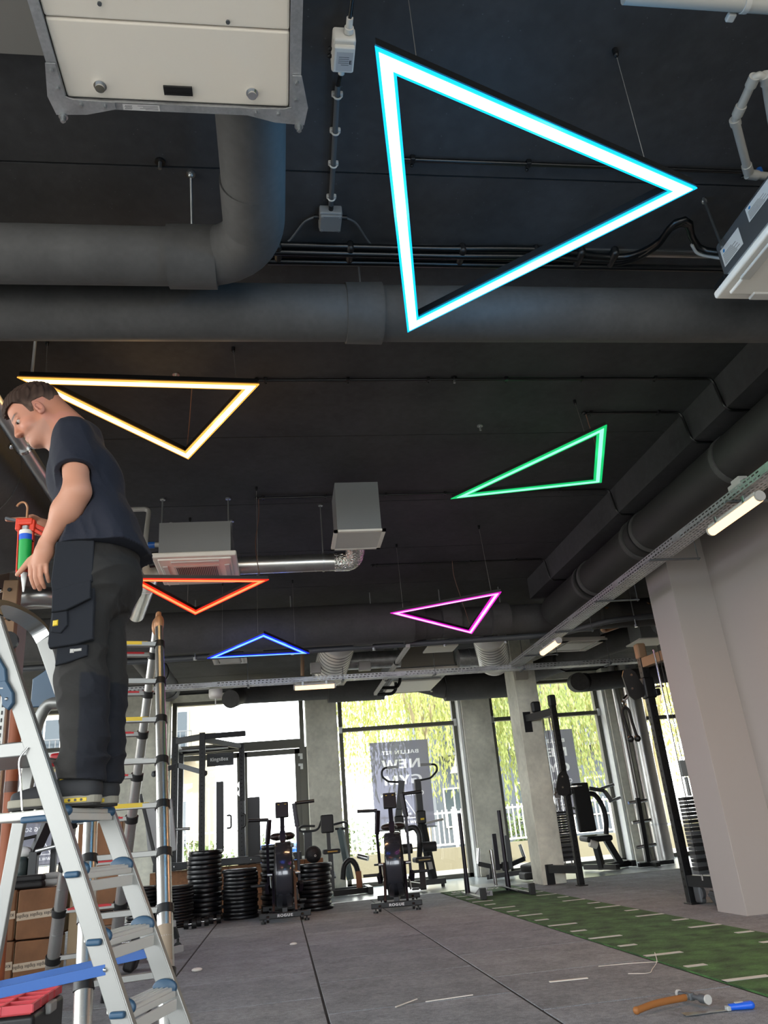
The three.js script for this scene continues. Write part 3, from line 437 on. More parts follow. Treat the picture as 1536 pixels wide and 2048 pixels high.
// ---------------------------------------------------------------- right hand duct and far ducts
{
  const y = 3.1, x = 3.27, r = 0.185, t = thing('insulated_duct', 'thick black duct running away from the viewer under the beam on the right', 'duct', [x, y, -8]);
  part(t, 'tube', [rod([x, y, ZF - 0.2], [x, y, -6.1], r, 36), rod([x, y, -6.1], [x, y, -8.55], r * 0.97, 36), sph(r * 0.97, x, y, -8.55, 1, 1, 0.75, 32)], M.ductSpiral);
  for (const z of [-4.6, -5.99, -6.2, -7.3, -7.45]) part(t, 'collar', [rod([x, y, z], [x, y, z - 0.05], r + 0.009, 36)], M.duct);
  for (const z of [-6.05, -7.38]) part(t, 'clamp_band', [rod([x, y, z], [x, y, z - 0.02], r + 0.014, 36)], M.band);
  for (const z of [-5.7, -7.9]) part(t, 'hanger_rod', [rod([x + 0.2, y, z], [x + 0.2, 3.3, z], 0.006)], M.steel);
}
{
  const t = thing('insulated_duct', 'wide black duct crossing behind the red and magenta triangles', 'duct', [0, 3.1, -8.9]);
  part(t, 'tube', [rod([-5, 3.12, -8.85], [1.6, 3.12, -8.85], 0.235, 36), rod([1.6, 3.1, -8.95], [8, 3.15, -8.95], 0.175, 36), rod([1.5, 3.11, -8.9], [1.75, 3.11, -8.9], 0.24, 36, 0.18)], M.duct);
  for (const x of [-0.35, 0.9, 1.95, 2.55, 3.9]) part(t, 'collar', [rod([x, 3.115, -8.88], [x + 0.22, 3.115, -8.88], x < 1.4 ? 0.24 : 0.19, 36)], M.duct);
}
{
  const t = thing('hung_conduit', 'long grey pipe hung on thin rods just below the wide black duct', 'pipe', [0, 2.9, -9.0]);
  part(t, 'tube', [pipe([[-5, 2.88, -9.25], [2.7, 2.9, -9.0], [3.4, 2.9, -8.95], [3.9, 2.95, -8.6], [4.4, 2.97, -8.55], [8, 2.97, -8.55]], 0.035, 0.1, 10)], M.darkGrey);
  for (const x of [-0.9, 0.2, 1.15, 2.0, 2.75, 4.2]) part(t, 'hanger_rod', [rod([x, 2.86, x > 4 ? -8.55 : -9.03], [x, HC, x > 4 ? -8.55 : -9.03], 0.007), cyl(0.02, 0.03, x, 2.86, x > 4 ? -8.55 : -9.03)], M.steel);
}
function silencer(label, x, y, z, turn, r, L) {
  const t = thing('duct_silencer', label, 'silencer', [x, y, z], 'ribbed metal duct silencers near the windows', true, turn); t.rotation.order = 'YXZ'; t.rotation.x = -0.16;
  const prof = []; for (let i = 0; i <= 10; i++) { const u = -i * (L / 10); prof.push([r, u], [r, u - L / 10 + 0.022], [r - 0.014, u - L / 10 + 0.014], [r - 0.014, u - L / 10 + 0.005]); }
  prof.push([0.05, -L * 1.1]);
  part(t, 'shell', [lathe(prof, 40).rotateX(Math.PI / 2)], M.silencerMetal);
  part(t, 'rib_seam', Array.from({ length: 9 }, (_, i) => xf(new THREE.TorusGeometry(r - 0.004, 0.006, 6, 40), 0, 0, -(i + 1) * (L / 10) + 0.008)), M.darkGrey).userData.kind = 'stuff';
  part(t, 'end_cone', [lathe([[r, 0], [r * 0.98, 0.015], [r * 0.62, 0.09], [r * 0.58, 0.09], [r * 0.5, 0.02]], 36).rotateX(Math.PI / 2)], M.silencerMetal);
  part(t, 'spigot', [lathe([[r * 0.5, 0], [r * 0.5, 0.13], [r * 0.46, 0.13], [r * 0.46, 0]], 30).rotateX(Math.PI / 2)], M.silencerMetal);
}
silencer('ribbed silver duct silencer lit by the batten lamp below it', 0.8, 3.15, -9.7, 0.05, 0.225, 1.0);
silencer('ribbed silver duct silencer beside the top of the free-standing column', 2.76, 3.14, -9.75, -0.3, 0.225, 0.95);
ductRun('spiral_duct', 'short galvanised duct leading right from the lit silencer', [[1.0, 3.12, -10.9], [1.75, 3.12, -10.9]], 0.12, M.zinc, 0.1, [[[1.3, 3.12, -10.9], [1.33, 3.12, -10.9]]], M.zinc);
ductRun('spiral_duct', 'short galvanised duct joining the beige unit to the right silencer', [[2.6, 3.08, -10.95], [3.05, 3.08, -10.95]], 0.13, M.zinc, 0.1, [[[2.75, 3.08, -10.95], [2.78, 3.08, -10.95]]], M.zinc);
{
  const t = thing('ventilation_unit', 'beige ventilation unit with a white underside hung in front of the middle window', 'ventilation unit', [2.2, 3.0, -12]);
  part(t, 'casing', [span(1.78, 2.62, 3.05, 3.42, -13.2, -11.25)], M.boxGrey); part(t, 'front_panel', [span(1.8, 2.6, 3.06, 3.4, -11.25, -11.22)], std(0x8d877c, 0.7));
  part(t, 'bottom_panel', [rb(0.78, 0.03, 1.0, 2.2, 3.035, -12.7, 0.01)], M.white); part(t, 'flange', [rb(0.95, 0.03, 0.1, 2.2, 3.03, -11.3, 0.006)], M.white);
  for (const x of [1.8, 2.6]) part(t, 'lock', [cyl(0.02, 0.03, x, 3.01, -13.15)], M.steel);
}
{
  const t = thing('duct_silencer', 'fat black insulated silencer with a tapered end in front of the concrete pier', 'silencer', [3.4, 3.18, -13.9]);
  part(t, 'shell', [rod([2.98, 3.18, -13.9], [4.12, 3.18, -13.9], 0.245, 36)], M.duct); part(t, 'end_cone', [rod([2.78, 3.2, -13.9], [2.98, 3.18, -13.9], 0.17, 30, 0.2)], M.duct); part(t, 'hanger_rod', [rod([3.5, 3.4, -13.9], [3.5, HC, -13.9], 0.006)], M.steel); part(t, 'neck', [rod([2.3, 3.32, -13.9], [2.8, 3.2, -13.9], 0.13, 24, 0.16), rod([4.1, 3.2, -13.9], [4.6, 3.2, -13.9], 0.15, 24)], M.duct);
}
ductRun('insulated_duct', 'black duct with a blunt elbow in front of the double door', [[-0.75, 3.12, -13.4], [-0.62, 3.26, -13.9], [1.3, 3.26, -14.0]], 0.15, M.duct, 0.15, [[[0.9, 3.26, -13.99], [1.9, 3.26, -14.02], 0.06]]);
ductRun('insulated_duct', 'grey capped duct end on the left above the power rack', [[-1.62, 3.14, -9.6], [-1.62, 3.14, -12.4]], 0.17, M.duct, 0.2, [[[-1.62, 3.14, -11.0], [-1.62, 3.14, -11.05]], [[-1.62, 3.14, -12.1], [-1.62, 3.14, -12.15]]], M.band);
ductRun('insulated_duct', 'black duct sloping away between the free-standing column and the copper pipe', [[5.6, 3.2, -9.4], [4.7, 3.15, -11.2], [4.2, 3.1, -12.4], [4.15, 3.1, -13.4]], 0.16, M.duct, 0.4, [[[4.46, 3.12, -11.75], [4.44, 3.12, -11.8]], [[4.16, 3.1, -12.9], [4.155, 3.1, -12.95]]], M.band);
ductRun('insulated_duct', 'black elbow duct along the windows right of the free-standing column', [[5.0, 2.92, -12.6], [5.05, 2.95, -13.0], [8.1, 3.12, -13.3]], 0.15, M.duct, 0.3, [[[5.25, 2.97, -13.02], [5.29, 2.97, -13.03]]], M.band);
{
  const t = thing('copper_pipe', 'brown U-shaped pipe hung from the ceiling left of the right column', 'pipe', [4.4, 3.0, -9.5]);
  part(t, 'tube', [pipe([[3.95, 3.15, -8.7], [3.95, 2.95, -8.9], [4.0, 2.93, -9.05], [4.5, 3.06, -8.9], [4.55, 3.2, -8.8]], 0.03, 0.08, 10)], M.copper); part(t, 'hanger_rod', [rod([4.1, 2.98, -9.0], [4.1, HC, -9.0], 0.006)], M.steel);
}
function cassette(label, x, z, y, w, turn) {
  const t = thing('ceiling_cassette', label, 'air conditioner', [x, y, z], undefined, true, turn);
  part(t, 'casing', [rb(w * 0.85, 0.24, w * 0.85, 0, 0.16, 0, 0.03)], M.boxGrey); const h = w / 2;
  part(t, 'panel', [bx(w, 0.03, w * 0.16, 0, 0.02, h - w * 0.08), bx(w, 0.03, w * 0.16, 0, 0.02, -h + w * 0.08), bx(w * 0.16, 0.03, w, h - w * 0.08, 0.02, 0), bx(w * 0.16, 0.03, w, -h + w * 0.08, 0.02, 0), bx(w * 0.94, 0.04, w * 0.94, 0, 0.04, 0)], M.white);
  part(t, 'grille', [bx(w * 0.6, 0.02, w * 0.6, 0, 0.012, 0)], M.offwhite);
  for (let k = 0; k < 4; k++) part(t, 'flap', [xf(rb(w * 0.62, 0.012, w * 0.07, 0, 0.004, h - w * 0.1, 0.005), 0, 0, 0, 0, (k * Math.PI) / 2, 0)], M.offwhite);
  return t;
}
cassette('flat white ceiling cassette behind the small batten lamp at the right', 4.02, -10.1, 2.98, 0.66, 0.1);
cassette('small white ceiling cassette partly hidden by the deep blue triangle', -0.56, -9.9, 3.0, 0.42, 0);
cassette('white ceiling cassette above the horizontal batten lamp', 0.75, -11.3, 2.9, 0.5, 0.05);
{
  const t = thing('air_diffuser', 'small white square diffuser on a flexible foil hose beside the magenta triangle', 'diffuser', [2.12, 3.0, -9.85]);
  part(t, 'plate', [rb(0.4, 0.02, 0.38, 2.12, 3.0, -9.85, 0.006)], M.white); part(t, 'box', [span(1.98, 2.3, 3.01, 3.2, -10.02, -9.68)], M.zinc); part(t, 'flexible_hose', [pipe([[2.1, 3.12, -9.7], [2.1, 3.1, -9.5], [2.12, 3.2, -9.35], [1.9, 3.22, -9.3], [1.3, 3.22, -9.3]], 0.07, 0.1, 16)], M.foil);
  const d2 = thing('air_diffuser', 'small white square diffuser box left of the right column near the copper pipe', 'diffuser', [5.0, 2.95, -9.9]);
  part(d2, 'plate', [rb(0.46, 0.02, 0.46, 5.0, 2.95, -9.9, 0.006)], M.white); part(d2, 'box', [span(4.82, 5.18, 2.96, 3.2, -10.08, -9.72)], M.boxGrey); part(d2, 'spigot', [cyl(0.12, 0.12, 5.1, 3.12, -9.66, Math.PI / 2)], M.zinc);
}
{ // sloping support rail with hooks, exit light, smoke detector
  const t = thing('support_rail', 'slim pale rail running from the hung pipe to the window, with black hooks', 'rail', [1.53, 2.85, -9]);
  part(t, 'bar', [bar([1.55, 2.86, -8.95], [1.52, 2.86, -12.2], 0.045, 0.045)], M.pvc); for (const z of [-9.9, -11.0]) part(t, 'clamp', [cyl(0.035, 0.03, 1.54, 2.86, z, Math.PI / 2)], M.blackMetal);
  part(t, 'hook', [pipe([[1.54, 2.86, -11.7], [1.8, 2.86, -11.75], [1.86, 2.95, -11.75], [1.86, 3.05, -11.75]], 0.025, 0.06, 8)], M.blackMetal); part(t, 'hook', [pipe([[1.54, 2.83, -12.1], [1.78, 2.83, -12.1], [1.84, 2.9, -12.1], [1.84, 3.0, -12.1]], 0.025, 0.06, 8)], M.blackMetal);
  const s = thing('smoke_detector', 'round white smoke detector under the crossing tray in front of the double door', 'smoke detector', [-0.76, 2.6, -10.1]);
  part(s, 'housing', [lathe([[0, -0.06], [0.075, -0.055], [0.085, -0.02], [0.085, 0.05], [0, 0.055]], 28).translate(-0.75, 2.64, -10.1)], M.white); part(s, 'probe', [rod([-0.75, 2.5, -10.1], [-0.75, 2.59, -10.1], 0.008)], M.offwhite);
  const b = thing('switch_box', 'beige wall box with a small green pilot light on the free-standing column', 'switch box', [3.6, 2.95, -11.7]);
  part(b, 'housing', [rb(0.2, 0.24, 0.08, 3.74, 2.98, -11.72, 0.01)], std(0x9c978b, 0.6)); part(b, 'pilot_light', [sph(0.016, 3.72, 3.02, -11.685)], new THREE.MeshStandardMaterial({ color: 0x0a3314, emissive: new THREE.Color().setRGB(0.1, 1.2, 0.4) }));
  const pb = thing('duct_mount_box', 'two small beige control boxes beside the lit silencer', 'control box', [0.3, 2.85, -10.3]);
  part(pb, 'housing', [rb(0.14, 0.14, 0.1, 0.52, 2.92, -10.25, 0.01)], M.pvc); part(pb, 'housing', [rb(0.16, 0.12, 0.1, 1.17, 2.92, -10.3, 0.01)], M.pvc); part(pb, 'bracket', [rod([0.34, 2.8, -10.1], [0.36, 3.25, -10.1], 0.025), rod([0.36, 3.25, -10.1], [0.38, HC, -10.1], 0.012)], M.brown);
}
// ---------------------------------------------------------------- mid cassette, diffuser, spiral duct
{
  const t = thing('ceiling_cassette', 'white square ceiling cassette with louvre grille hung on rods above the red triangle', 'air conditioner', [-0.585, 2.9, -6.05]);
  const x0 = -0.9, x1 = -0.27, z0 = -6.42, z1 = -5.72, y = 2.9, mx = (x0 + x1) / 2, mz = (z0 + z1) / 2;
  part(t, 'casing', [poly([[-0.27, -0.3], [0.27, -0.3], [0.27, 0.22], [0.2, 0.3], [-0.2, 0.3], [-0.27, 0.22]], 0.26).rotateX(-Math.PI / 2).translate(mx, y + 0.18, mz)], M.boxGrey);
  part(t, 'panel', [rb(x1 - x0, 0.04, z1 - z0, mx, y + 0.03, mz, 0.012), rb(x1 - x0 - 0.08, 0.03, z1 - z0 - 0.08, mx, y + 0.012, mz, 0.008)], M.white);
  const g = part(t, 'grille', [bx(0.34, 0.008, 0.34, mx, y - 0.006, mz)], M.offwhite);
  part(g, 'louvre', Array.from({ length: 22 }, (_, i) => bx(0.006, 0.006, 0.3, mx - 0.15 + i * 0.0143, y - 0.012, mz)), M.black);
  for (const [a, b, w, d] of [[mx, z1 - 0.09, 0.36, 0.04], [mx, z0 + 0.09, 0.36, 0.04], [x0 + 0.08, mz, 0.04, 0.36], [x1 - 0.08, mz, 0.04, 0.36]]) part(t, 'flap', [rb(w, 0.014, d, a, y - 0.006, b, 0.005)], M.offwhite);
  for (const [x, z] of [[-0.88, -6.08], [-0.35, -6.1], [-0.88, -6.62], [-0.35, -6.6]]) { const q = z > -6.3 ? -5.8 : -6.34; part(t, 'hanger_rod', [rod([x, 2.97, z], [x, HC, z], 0.007), cyl(0.022, 0.012, x, HC - 0.006, z)], M.steel); part(t, 'hanger_lug', [rb(0.06, 0.03, 0.06, x > -0.6 ? x - 0.02 : x + 0.02, 3.0, z, 0.004)], M.zinc); }
  part(t, 'pipe_connection', [rod([-0.86, 3.02, -5.95], [-1.0, 3.02, -5.95], 0.018), rod([-0.86, 3.0, -6.1], [-0.97, 2.98, -6.1], 0.022), sph(0.026, -0.95, 2.98, -6.15), sph(0.026, -0.93, 2.95, -6.22)], M.blackMetal);
  const c = thing('drain_pipe', 'grey plastic drain pipe with two elbows above the ceiling cassette, behind the man', 'pipe', [-1.05, 3.1, -5.9]);
  part(c, 'tube', [pipe([[-0.86, 3.06, -5.85], [-0.97, 3.06, -5.85], [-0.98, 3.45, -6.05], [-1.25, 3.45, -6.05], [-1.6, 3.42, -6.05]], 0.02, 0.05, 10)], M.pvc); part(c, 'fitting', [cyl(0.026, 0.05, -0.92, 3.06, -5.85, 0, 0, Math.PI / 2)], M.blue);
}
{
  const t = thing('air_diffuser', 'square grey plenum box with a white diffuser face under the ceiling', 'diffuser', [0.67, 3.0, -5.74]);
  part(t, 'plenum', [span(0.5, 0.84, 3.02, 3.42, -5.92, -5.56)], M.boxGrey);
  part(t, 'frame', [bx(0.4, 0.016, 0.03, 0.67, 3.005, -5.545), bx(0.4, 0.016, 0.03, 0.67, 3.005, -5.935), bx(0.03, 0.016, 0.42, 0.485, 3.005, -5.74), bx(0.03, 0.016, 0.42, 0.855, 3.005, -5.74)], M.white); part(t, 'perforated_plate', [bx(0.35, 0.01, 0.37, 0.67, 3.004, -5.74)], M.offwhite);
}
{
  const t = thing('spiral_duct', 'silver spiral duct leading from the cassette to the foil hose', 'duct', [0.1, 2.97, -6.2]);
  const y = 3.02, z = -6.3, r = 0.075; part(t, 'tube', [rod([-0.3, y, z], [0.52, y, z], r, 28)], M.aluPole);
  const rib = []; for (let i = 0; i < 7; i++) rib.push(xf(new THREE.TorusGeometry(r, 0.0025, 5, 28), -0.24 + i * 0.12, y, z, 0, Math.PI / 2 - 0.25, 0)); part(t, 'spiral_seam', rib, M.steel); part(t, 'clamp', [rod([0.42, y, z], [0.435, y, z], r + 0.007, 28)], M.steel); part(t, 'hanger_rod', [rod([0.43, y + r, z], [0.43, HC, z], 0.006), cyl(0.02, 0.01, 0.43, HC - 0.005, z)], M.steel);
  single('flexible_hose', 'crinkled foil hose bending up from the spiral duct to the square diffuser', 'hose', [pipe([[0.52, y, z], [0.68, y, z + 0.0], [0.7, y + 0.08, z + 0.1], [0.69, y + 0.14, z + 0.4]], 0.082, 0.12, 22, false, 3)], M.foil, [0.6, 3, -6.3]);
  const t2 = thing('spiral_duct', 'silver duct running diagonally behind the man below the red triangle', 'duct', [-1.2, 2.9, -6.6]); part(t2, 'tube', [rod([-0.95, 2.95, -6.1], [-1.28, 2.95, -7.4], 0.075, 24)], M.aluPole); part(t2, 'joint', [rod([-1.05, 2.95, -6.5], [-1.06, 2.95, -6.54], 0.08, 24)], M.steel);
  const t3 = thing('spiral_duct', 'silver duct with an elbow behind the nozzle of the caulking gun', 'duct', [-1.9, 2.8, -6.2]); part(t3, 'tube', [pipe([[-2.3, 2.83, -6.35], [-1.78, 2.85, -6.35], [-1.62, 2.85, -6.9], [-1.5, 2.85, -7.4]], 0.08, 0.18, 20)], M.aluPole);
}
// ---------------------------------------------------------------- right edge: cassette, condensate pipe
{
  const t = thing('ceiling_cassette', 'grey ceiling cassette with white panel cut off by the right edge of the photo', 'air conditioner', [2.3, 2.9, -2.4]);
  part(t, 'casing', [rb(0.6, 0.2, 0.62, 2.33, 3.1, -2.3, 0.02)], M.darkGrey); part(t, 'insulation', [rb(0.62, 0.06, 0.66, 2.33, 2.99, -2.3, 0.02)], M.plasticGrey);
  part(t, 'panel', [rb(0.68, 0.035, 0.72, 2.29, 2.915, -2.24, 0.012), rb(0.6, 0.02, 0.62, 2.29, 2.895, -2.24, 0.008)], M.white); for (const [a, b, w, d] of [[1.995, -2.24, 0.045, 0.4], [2.29, -2.55, 0.4, 0.045]]) part(t, 'flap', [rb(w, 0.014, d, a, 2.882, b, 0.005)], M.offwhite);
  const lab = ctex(256, 128, (c) => { c.fillStyle = '#cfd2d2'; c.fillRect(0, 0, 256, 128); c.fillStyle = '#1b78b8'; c.beginPath(); c.arc(40, 26, 12, 0, 7); c.fill(); c.fillStyle = '#444'; for (let i = 0; i < 7; i++) c.fillRect(16, 46 + i * 11, 120 + ((i * 53) % 90), 4); });
  const lm = std(0xffffff, 0.6, 0, { map: lab });
  part(t, 'type_label', [xf(new THREE.PlaneGeometry(0.15, 0.09), 2.028, 3.1, -2.5, 0, -Math.PI / 2, 0)], lm); part(t, 'data_label', [xf(new THREE.PlaneGeometry(0.17, 0.07), 2.028, 3.14, -2.27, 0, -Math.PI / 2, 0)], lm);
  part(t, 'hanger_rod', [rod([2.0, 3.12, -2.52], [2.1, HC, -2.67], 0.006), sph(0.014, 2.1, HC - 0.02, -2.67)], M.steel); part(t, 'wiring_box', [rb(0.05, 0.05, 0.09, 2.02, 2.98, -2.6, 0.008)], M.blackMetal);
  const c = thing('condensate_pipe', 'grey plastic pipe with bends and joints above the cassette at the right edge', 'pipe', [2.0, 3.2, -2.1]);
  part(c, 'tube', [pipe([[2.45, 3.3, -2.31], [2.04, 3.3, -2.285], [1.822, 3.3, -2.02], [1.815, 3.3, -1.96], [1.795, 3.3, -1.83], [1.84, 3.3, -1.84], [2.05, 3.3, -2.11]], 0.0165, 0.035, 12)], M.pvc);
  for (const p of [[[2.08, 3.3, -2.288], [2.03, 3.3, -2.283]], [[2.03, 3.3, -2.272], [2.0, 3.3, -2.237]], [[1.84, 3.3, -2.042], [1.822, 3.3, -2.02]], [[1.821, 3.3, -2.0], [1.815, 3.3, -1.96]], [[1.802, 3.3, -1.875], [1.796, 3.3, -1.835]], [[1.83, 3.3, -1.828], [1.855, 3.3, -1.86]]]) part(c, 'sleeve', [rod(p[0], p[1], 0.021, 14)], M.pvc);
  part(c, 'valve', [cyl(0.012, 0.03, 2.1, 3.325, -2.29)], M.blue);
  const w = thing('waste_pipe', 'pale grey pipe with a clamp along the top right of the ceiling', 'pipe', [1.5, 3.33, -1.55]); part(w, 'tube', [rod([1.2, 3.34, -1.605], [4.0, 3.34, -1.6], 0.026, 14)], M.pvc); part(w, 'clamp', [rod([1.62, 3.34, -1.603], [1.64, 3.34, -1.603], 0.031, 14), rb(0.03, 0.02, 0.03, 1.6, 3.33, -1.645, 0.006)], M.offwhite);
  const br = thing('wall_bracket', 'galvanised conduit bracket with small white boxes on top of the right tray', 'bracket', [3.2, 2.85, -4.6]); part(br, 'box', [rb(0.1, 0.05, 0.16, 3.2, 2.86, -4.55, 0.008)], M.offwhite); part(br, 'lid', [rb(0.07, 0.03, 0.1, 3.2, 2.9, -4.55, 0.006)], M.offwhite); part(br, 'strut', [span(3.1, 3.3, 2.815, 2.83, -4.4, -4.36)], M.zinc);
}
// ---------------------------------------------------------------- left side ceiling: big duct, silver pipe, beige box
{
  const t = thing('insulated_duct', 'very thick black duct behind the head and hands of the man', 'duct', [-1.87, 3.07, -5]); part(t, 'tube', [rod([-1.87, 3.08, -3.42], [-1.87, 3.06, -5.3], 0.38, 40), sph(0.38, -1.87, 3.06, -5.3, 1, 1, 0.5, 36)], M.duct); part(t, 'collar', [rod([-1.87, 3.07, -4.5], [-1.87, 3.07, -4.65], 0.387, 40)], M.duct);
  const s = thing('steel_pipe', 'shiny steel pipe with a clamp running behind the face of the man', 'pipe', [-1.35, 3.0, -4]); part(s, 'tube', [rod([-1.35, 3.0, -3.28], [-1.35, 3.0, -6.0], 0.042, 18)], M.steel); part(s, 'clamp', [rod([-1.35, 3.0, -4.05], [-1.35, 3.0, -4.08], 0.05, 18), sph(0.018, -1.41, 3.0, -4.065), sph(0.018, -1.29, 3.0, -4.065), rod([-1.35, 3.04, -4.065], [-1.35, HC - 0.002, -4.065], 0.006)], M.chrome);
  const b = thing('plenum_box', 'beige sheet metal box at the left edge below the thick duct', 'box', [-2.35, 2.4, -6.2]); part(b, 'casing', [span(-2.75, -2.13, 2.78, 3.02, -6.9, -5.9)], std(0x8d8477, 0.7)); part(b, 'flange', [span(-2.13, -2.1, 2.76, 3.04, -6.9, -5.88)], std(0x7b7469, 0.7));
  const p = thing('grey_pipe', 'horizontal grey pipe passing behind the hand with the caulking gun', 'pipe', [-1.8, 2.8, -6.4]); part(p, 'tube', [rod([-3.2, 2.78, -6.45], [-1.3, 2.8, -6.45], 0.028, 12)], M.pvc);
}
{ // ceiling studs and paint-flecked fixings left in the slab
  for (const [x, z, k] of [[-0.42, -2.56, 0], [-0.55, -4.2, 1], [1.2, -4.25, 2], [1.53, -4.9, 3]]) { const t = thing('ceiling_anchor', ['black ceiling anchor near the elbow of the insulated duct', 'white threaded stub on the ceiling above the amber triangle', 'small black anchor on the ceiling above the conduit', 'small silver anchor in the ceiling left of the green triangle'][k], 'anchor', [x, HC, z]); part(t, 'plate', [cyl(0.022, 0.008, x, HC - 0.004, z, 0, 0, 0, 12)], k % 2 ? M.steel : M.blackMetal); part(t, 'stud', [cyl(0.008, 0.04, x, HC - 0.022, z, 0, 0, 0, 8)], M.steel); }
  single('threaded_rod', 'short white rod hanging from the ceiling above the left corner of the amber triangle', 'rod', [rod([-1.27, 3.28, -3.85], [-1.27, HC, -3.85], 0.008)], M.offwhite, [-1.27, HC, -3.85]);
}
// ---------------------------------------------------------------- turf lane
{
  const t = thing('turf_lane', 'green artificial turf lane with white distance marks crossing the rubber floor', 'turf', [2.74, 0, -6]);
  const xa = 2.262, xb = 3.312;
  part(t, 'turf', metric(span(xa, xb, -0.02, 0.006, -12.3, 1.5)), M.turf);
  for (let i = 0; i < 30; i++) {
    const z = -11.72 + i * 0.485, long = i % 2 === 1, L = long ? 0.25 : 0.125;
    part(t, 'line_mark', span(xa + (long ? 0.0 : 0.03), xa + (long ? L : L + 0.03), 0.002, 0.0085, z - 0.028, z + 0.028), M.turfLine);
    part(t, 'line_mark', span(xb - (long ? L : L + 0.02), xb - (long ? 0 : 0.02), 0.002, 0.0085, z - 0.028, z + 0.028), M.turfLine);
  }
  const font = await new FontLoader().loadAsync('fonts/droid/droid_sans_bold.typeface.json');
  const g = new TextGeometry('KINGSBOX', { font, size: 0.1, depth: 0.003, curveSegments: 2 }); g.rotateX(-Math.PI / 2).scale(1, 1, 1.6).translate(2.36, 0.006, -11.95); part(t, 'lettering', g, M.turfLine);
}
// ---------------------------------------------------------------- window posters (seen from behind, so mirrored)
function posterTex() {
  return ctex(512, 740, (c) => {
    c.fillStyle = '#8b8b99'; c.fillRect(0, 0, 512, 740); c.translate(512, 0); c.scale(-1, 1); c.fillStyle = '#f1f1f8'; c.textAlign = 'left';
    const line = (s, x, y, w, size) => { c.font = `bold ${size}px sans-serif`; const k = w / c.measureText(s).width; c.save(); c.translate(x, y); c.scale(k, 1); c.fillText(s, 0, 0); c.restore(); };
    line('BALLIN FIT', 80, 112, 330, 44); line('NEW', 68, 236, 350, 108); line('GYM', 68, 372, 350, 108); line('OPENING SOON', 70, 470, 380, 46); line('WWW.BALLINFIT', 110, 700, 300, 32);
    c.lineWidth = 7; c.strokeStyle = '#f1f1f8'; c.beginPath(); c.moveTo(235, 505); c.lineTo(325, 655); c.lineTo(145, 655); c.closePath(); c.stroke(); line('BALLIN', 196, 630, 80, 24); line('FIT', 214, 652, 44, 20); c.lineWidth = 4; c.beginPath(); c.arc(235, 585, 18, 0, 7); c.stroke();
  });
}
const posterM = phys(0xffffff, { map: posterTex(), roughness: 0.7, transmission: 0.3, thickness: 0, side: THREE.DoubleSide });
function poster(label, x0, x1, y0, y1) {
  const t = thing('window_poster', label, 'poster', [(x0 + x1) / 2, y0, ZB + 0.03], 'grey gym posters in the windows');
  part(t, 'sheet', [xf(new THREE.PlaneGeometry(x1 - x0, y1 - y0), (x0 + x1) / 2, (y0 + y1) / 2, ZB + 0.035)], posterM); part(t, 'bottom_bar', [rod([x0 - 0.02, y0, ZB + 0.04], [x1 + 0.02, y0, ZB + 0.04], 0.018)], M.steel);
}
poster('grey gym opening poster hung in the middle window behind the exercise bike', 1.72, 2.83, 0.9, 2.45);
poster('grey gym poster half hidden behind the free-standing column', 4.62, 5.73, 0.9, 2.45);
poster('grey gym poster in the left window seen through the step ladder', -4.66, -3.62, 0.82, 2.34);
{ // bright metal pillars beside the last window
  const t = thing('downpipe', 'slim shiny metal pillar right of the last concrete pier', 'pipe', [6.62, 0, -15.0]);
  part(t, 'tube', [cyl(0.075, HC, 6.6, HC / 2, -14.86, 0, 0, 0, 28)], M.aluPole); part(t, 'bracket', [rod([6.6, 2.3, -14.86], [6.6, 2.34, -14.86], 0.08, 24), rod([6.6, 0.9, -14.86], [6.6, 0.94, -14.86], 0.08, 24)], M.steel);
  const t2 = thing('downpipe', 'thick shiny metal pillar standing behind the weight tree', 'pipe', [6.75, 0, -14.8]);
  part(t2, 'tube', [cyl(0.17, HC, 6.86, HC / 2, -14.72, 0, 0, 0, 32)], M.aluPole); part(t2, 'bracket', [cyl(0.178, 0.03, 6.86, 2.2, -14.72, 0, 0, 0, 32), cyl(0.178, 0.03, 6.86, 0.6, -14.72, 0, 0, 0, 32)], M.steel);
}
// ---------------------------------------------------------------- bumper plates
const plateMat = [std(0x111215, 0.36), std(0x15161a, 0.42), std(0x0f1013, 0.3)];
function plateGeo(h, r) { return lathe([[0.028, -h / 2], [0.11, -h / 2], [0.115, -h * 0.28], [r - 0.045, -h * 0.28], [r - 0.04, -h * 0.47], [r - 0.012, -h * 0.5], [r, -h * 0.3], [r, h * 0.3], [r - 0.012, h * 0.5], [r - 0.04, h * 0.47], [r - 0.045, h * 0.28], [0.115, h * 0.28], [0.11, h / 2], [0.028, h / 2], [0.028, -h / 2]], 36); }
const hubGeo = (h) => lathe([[0.0255, -h * 0.51], [0.05, -h * 0.51], [0.05, h * 0.51], [0.0255, h * 0.51], [0.0255, -h * 0.51]], 20);
const plateProto = {};
function makePlate(h, k) {
  const key = h + '_' + k, o = new THREE.Group(); if (!plateProto[key]) plateProto[key] = [plateGeo(h, 0.225), hubGeo(h)];
  const a = new THREE.Mesh(plateProto[key][0], plateMat[k]), b = new THREE.Mesh(plateProto[key][1], M.steel); a.name = 'rubber_disc'; b.name = 'hub'; for (const m of [a, b]) { m.castShadow = m.receiveShadow = true; o.add(m); } return o;
}
const ORD = ['first', 'second', 'third', 'fourth', 'fifth', 'sixth', 'seventh', 'eighth', 'ninth', 'tenth', 'eleventh', 'twelfth', 'thirteenth', 'fourteenth', 'fifteenth', 'sixteenth', 'seventeenth'];
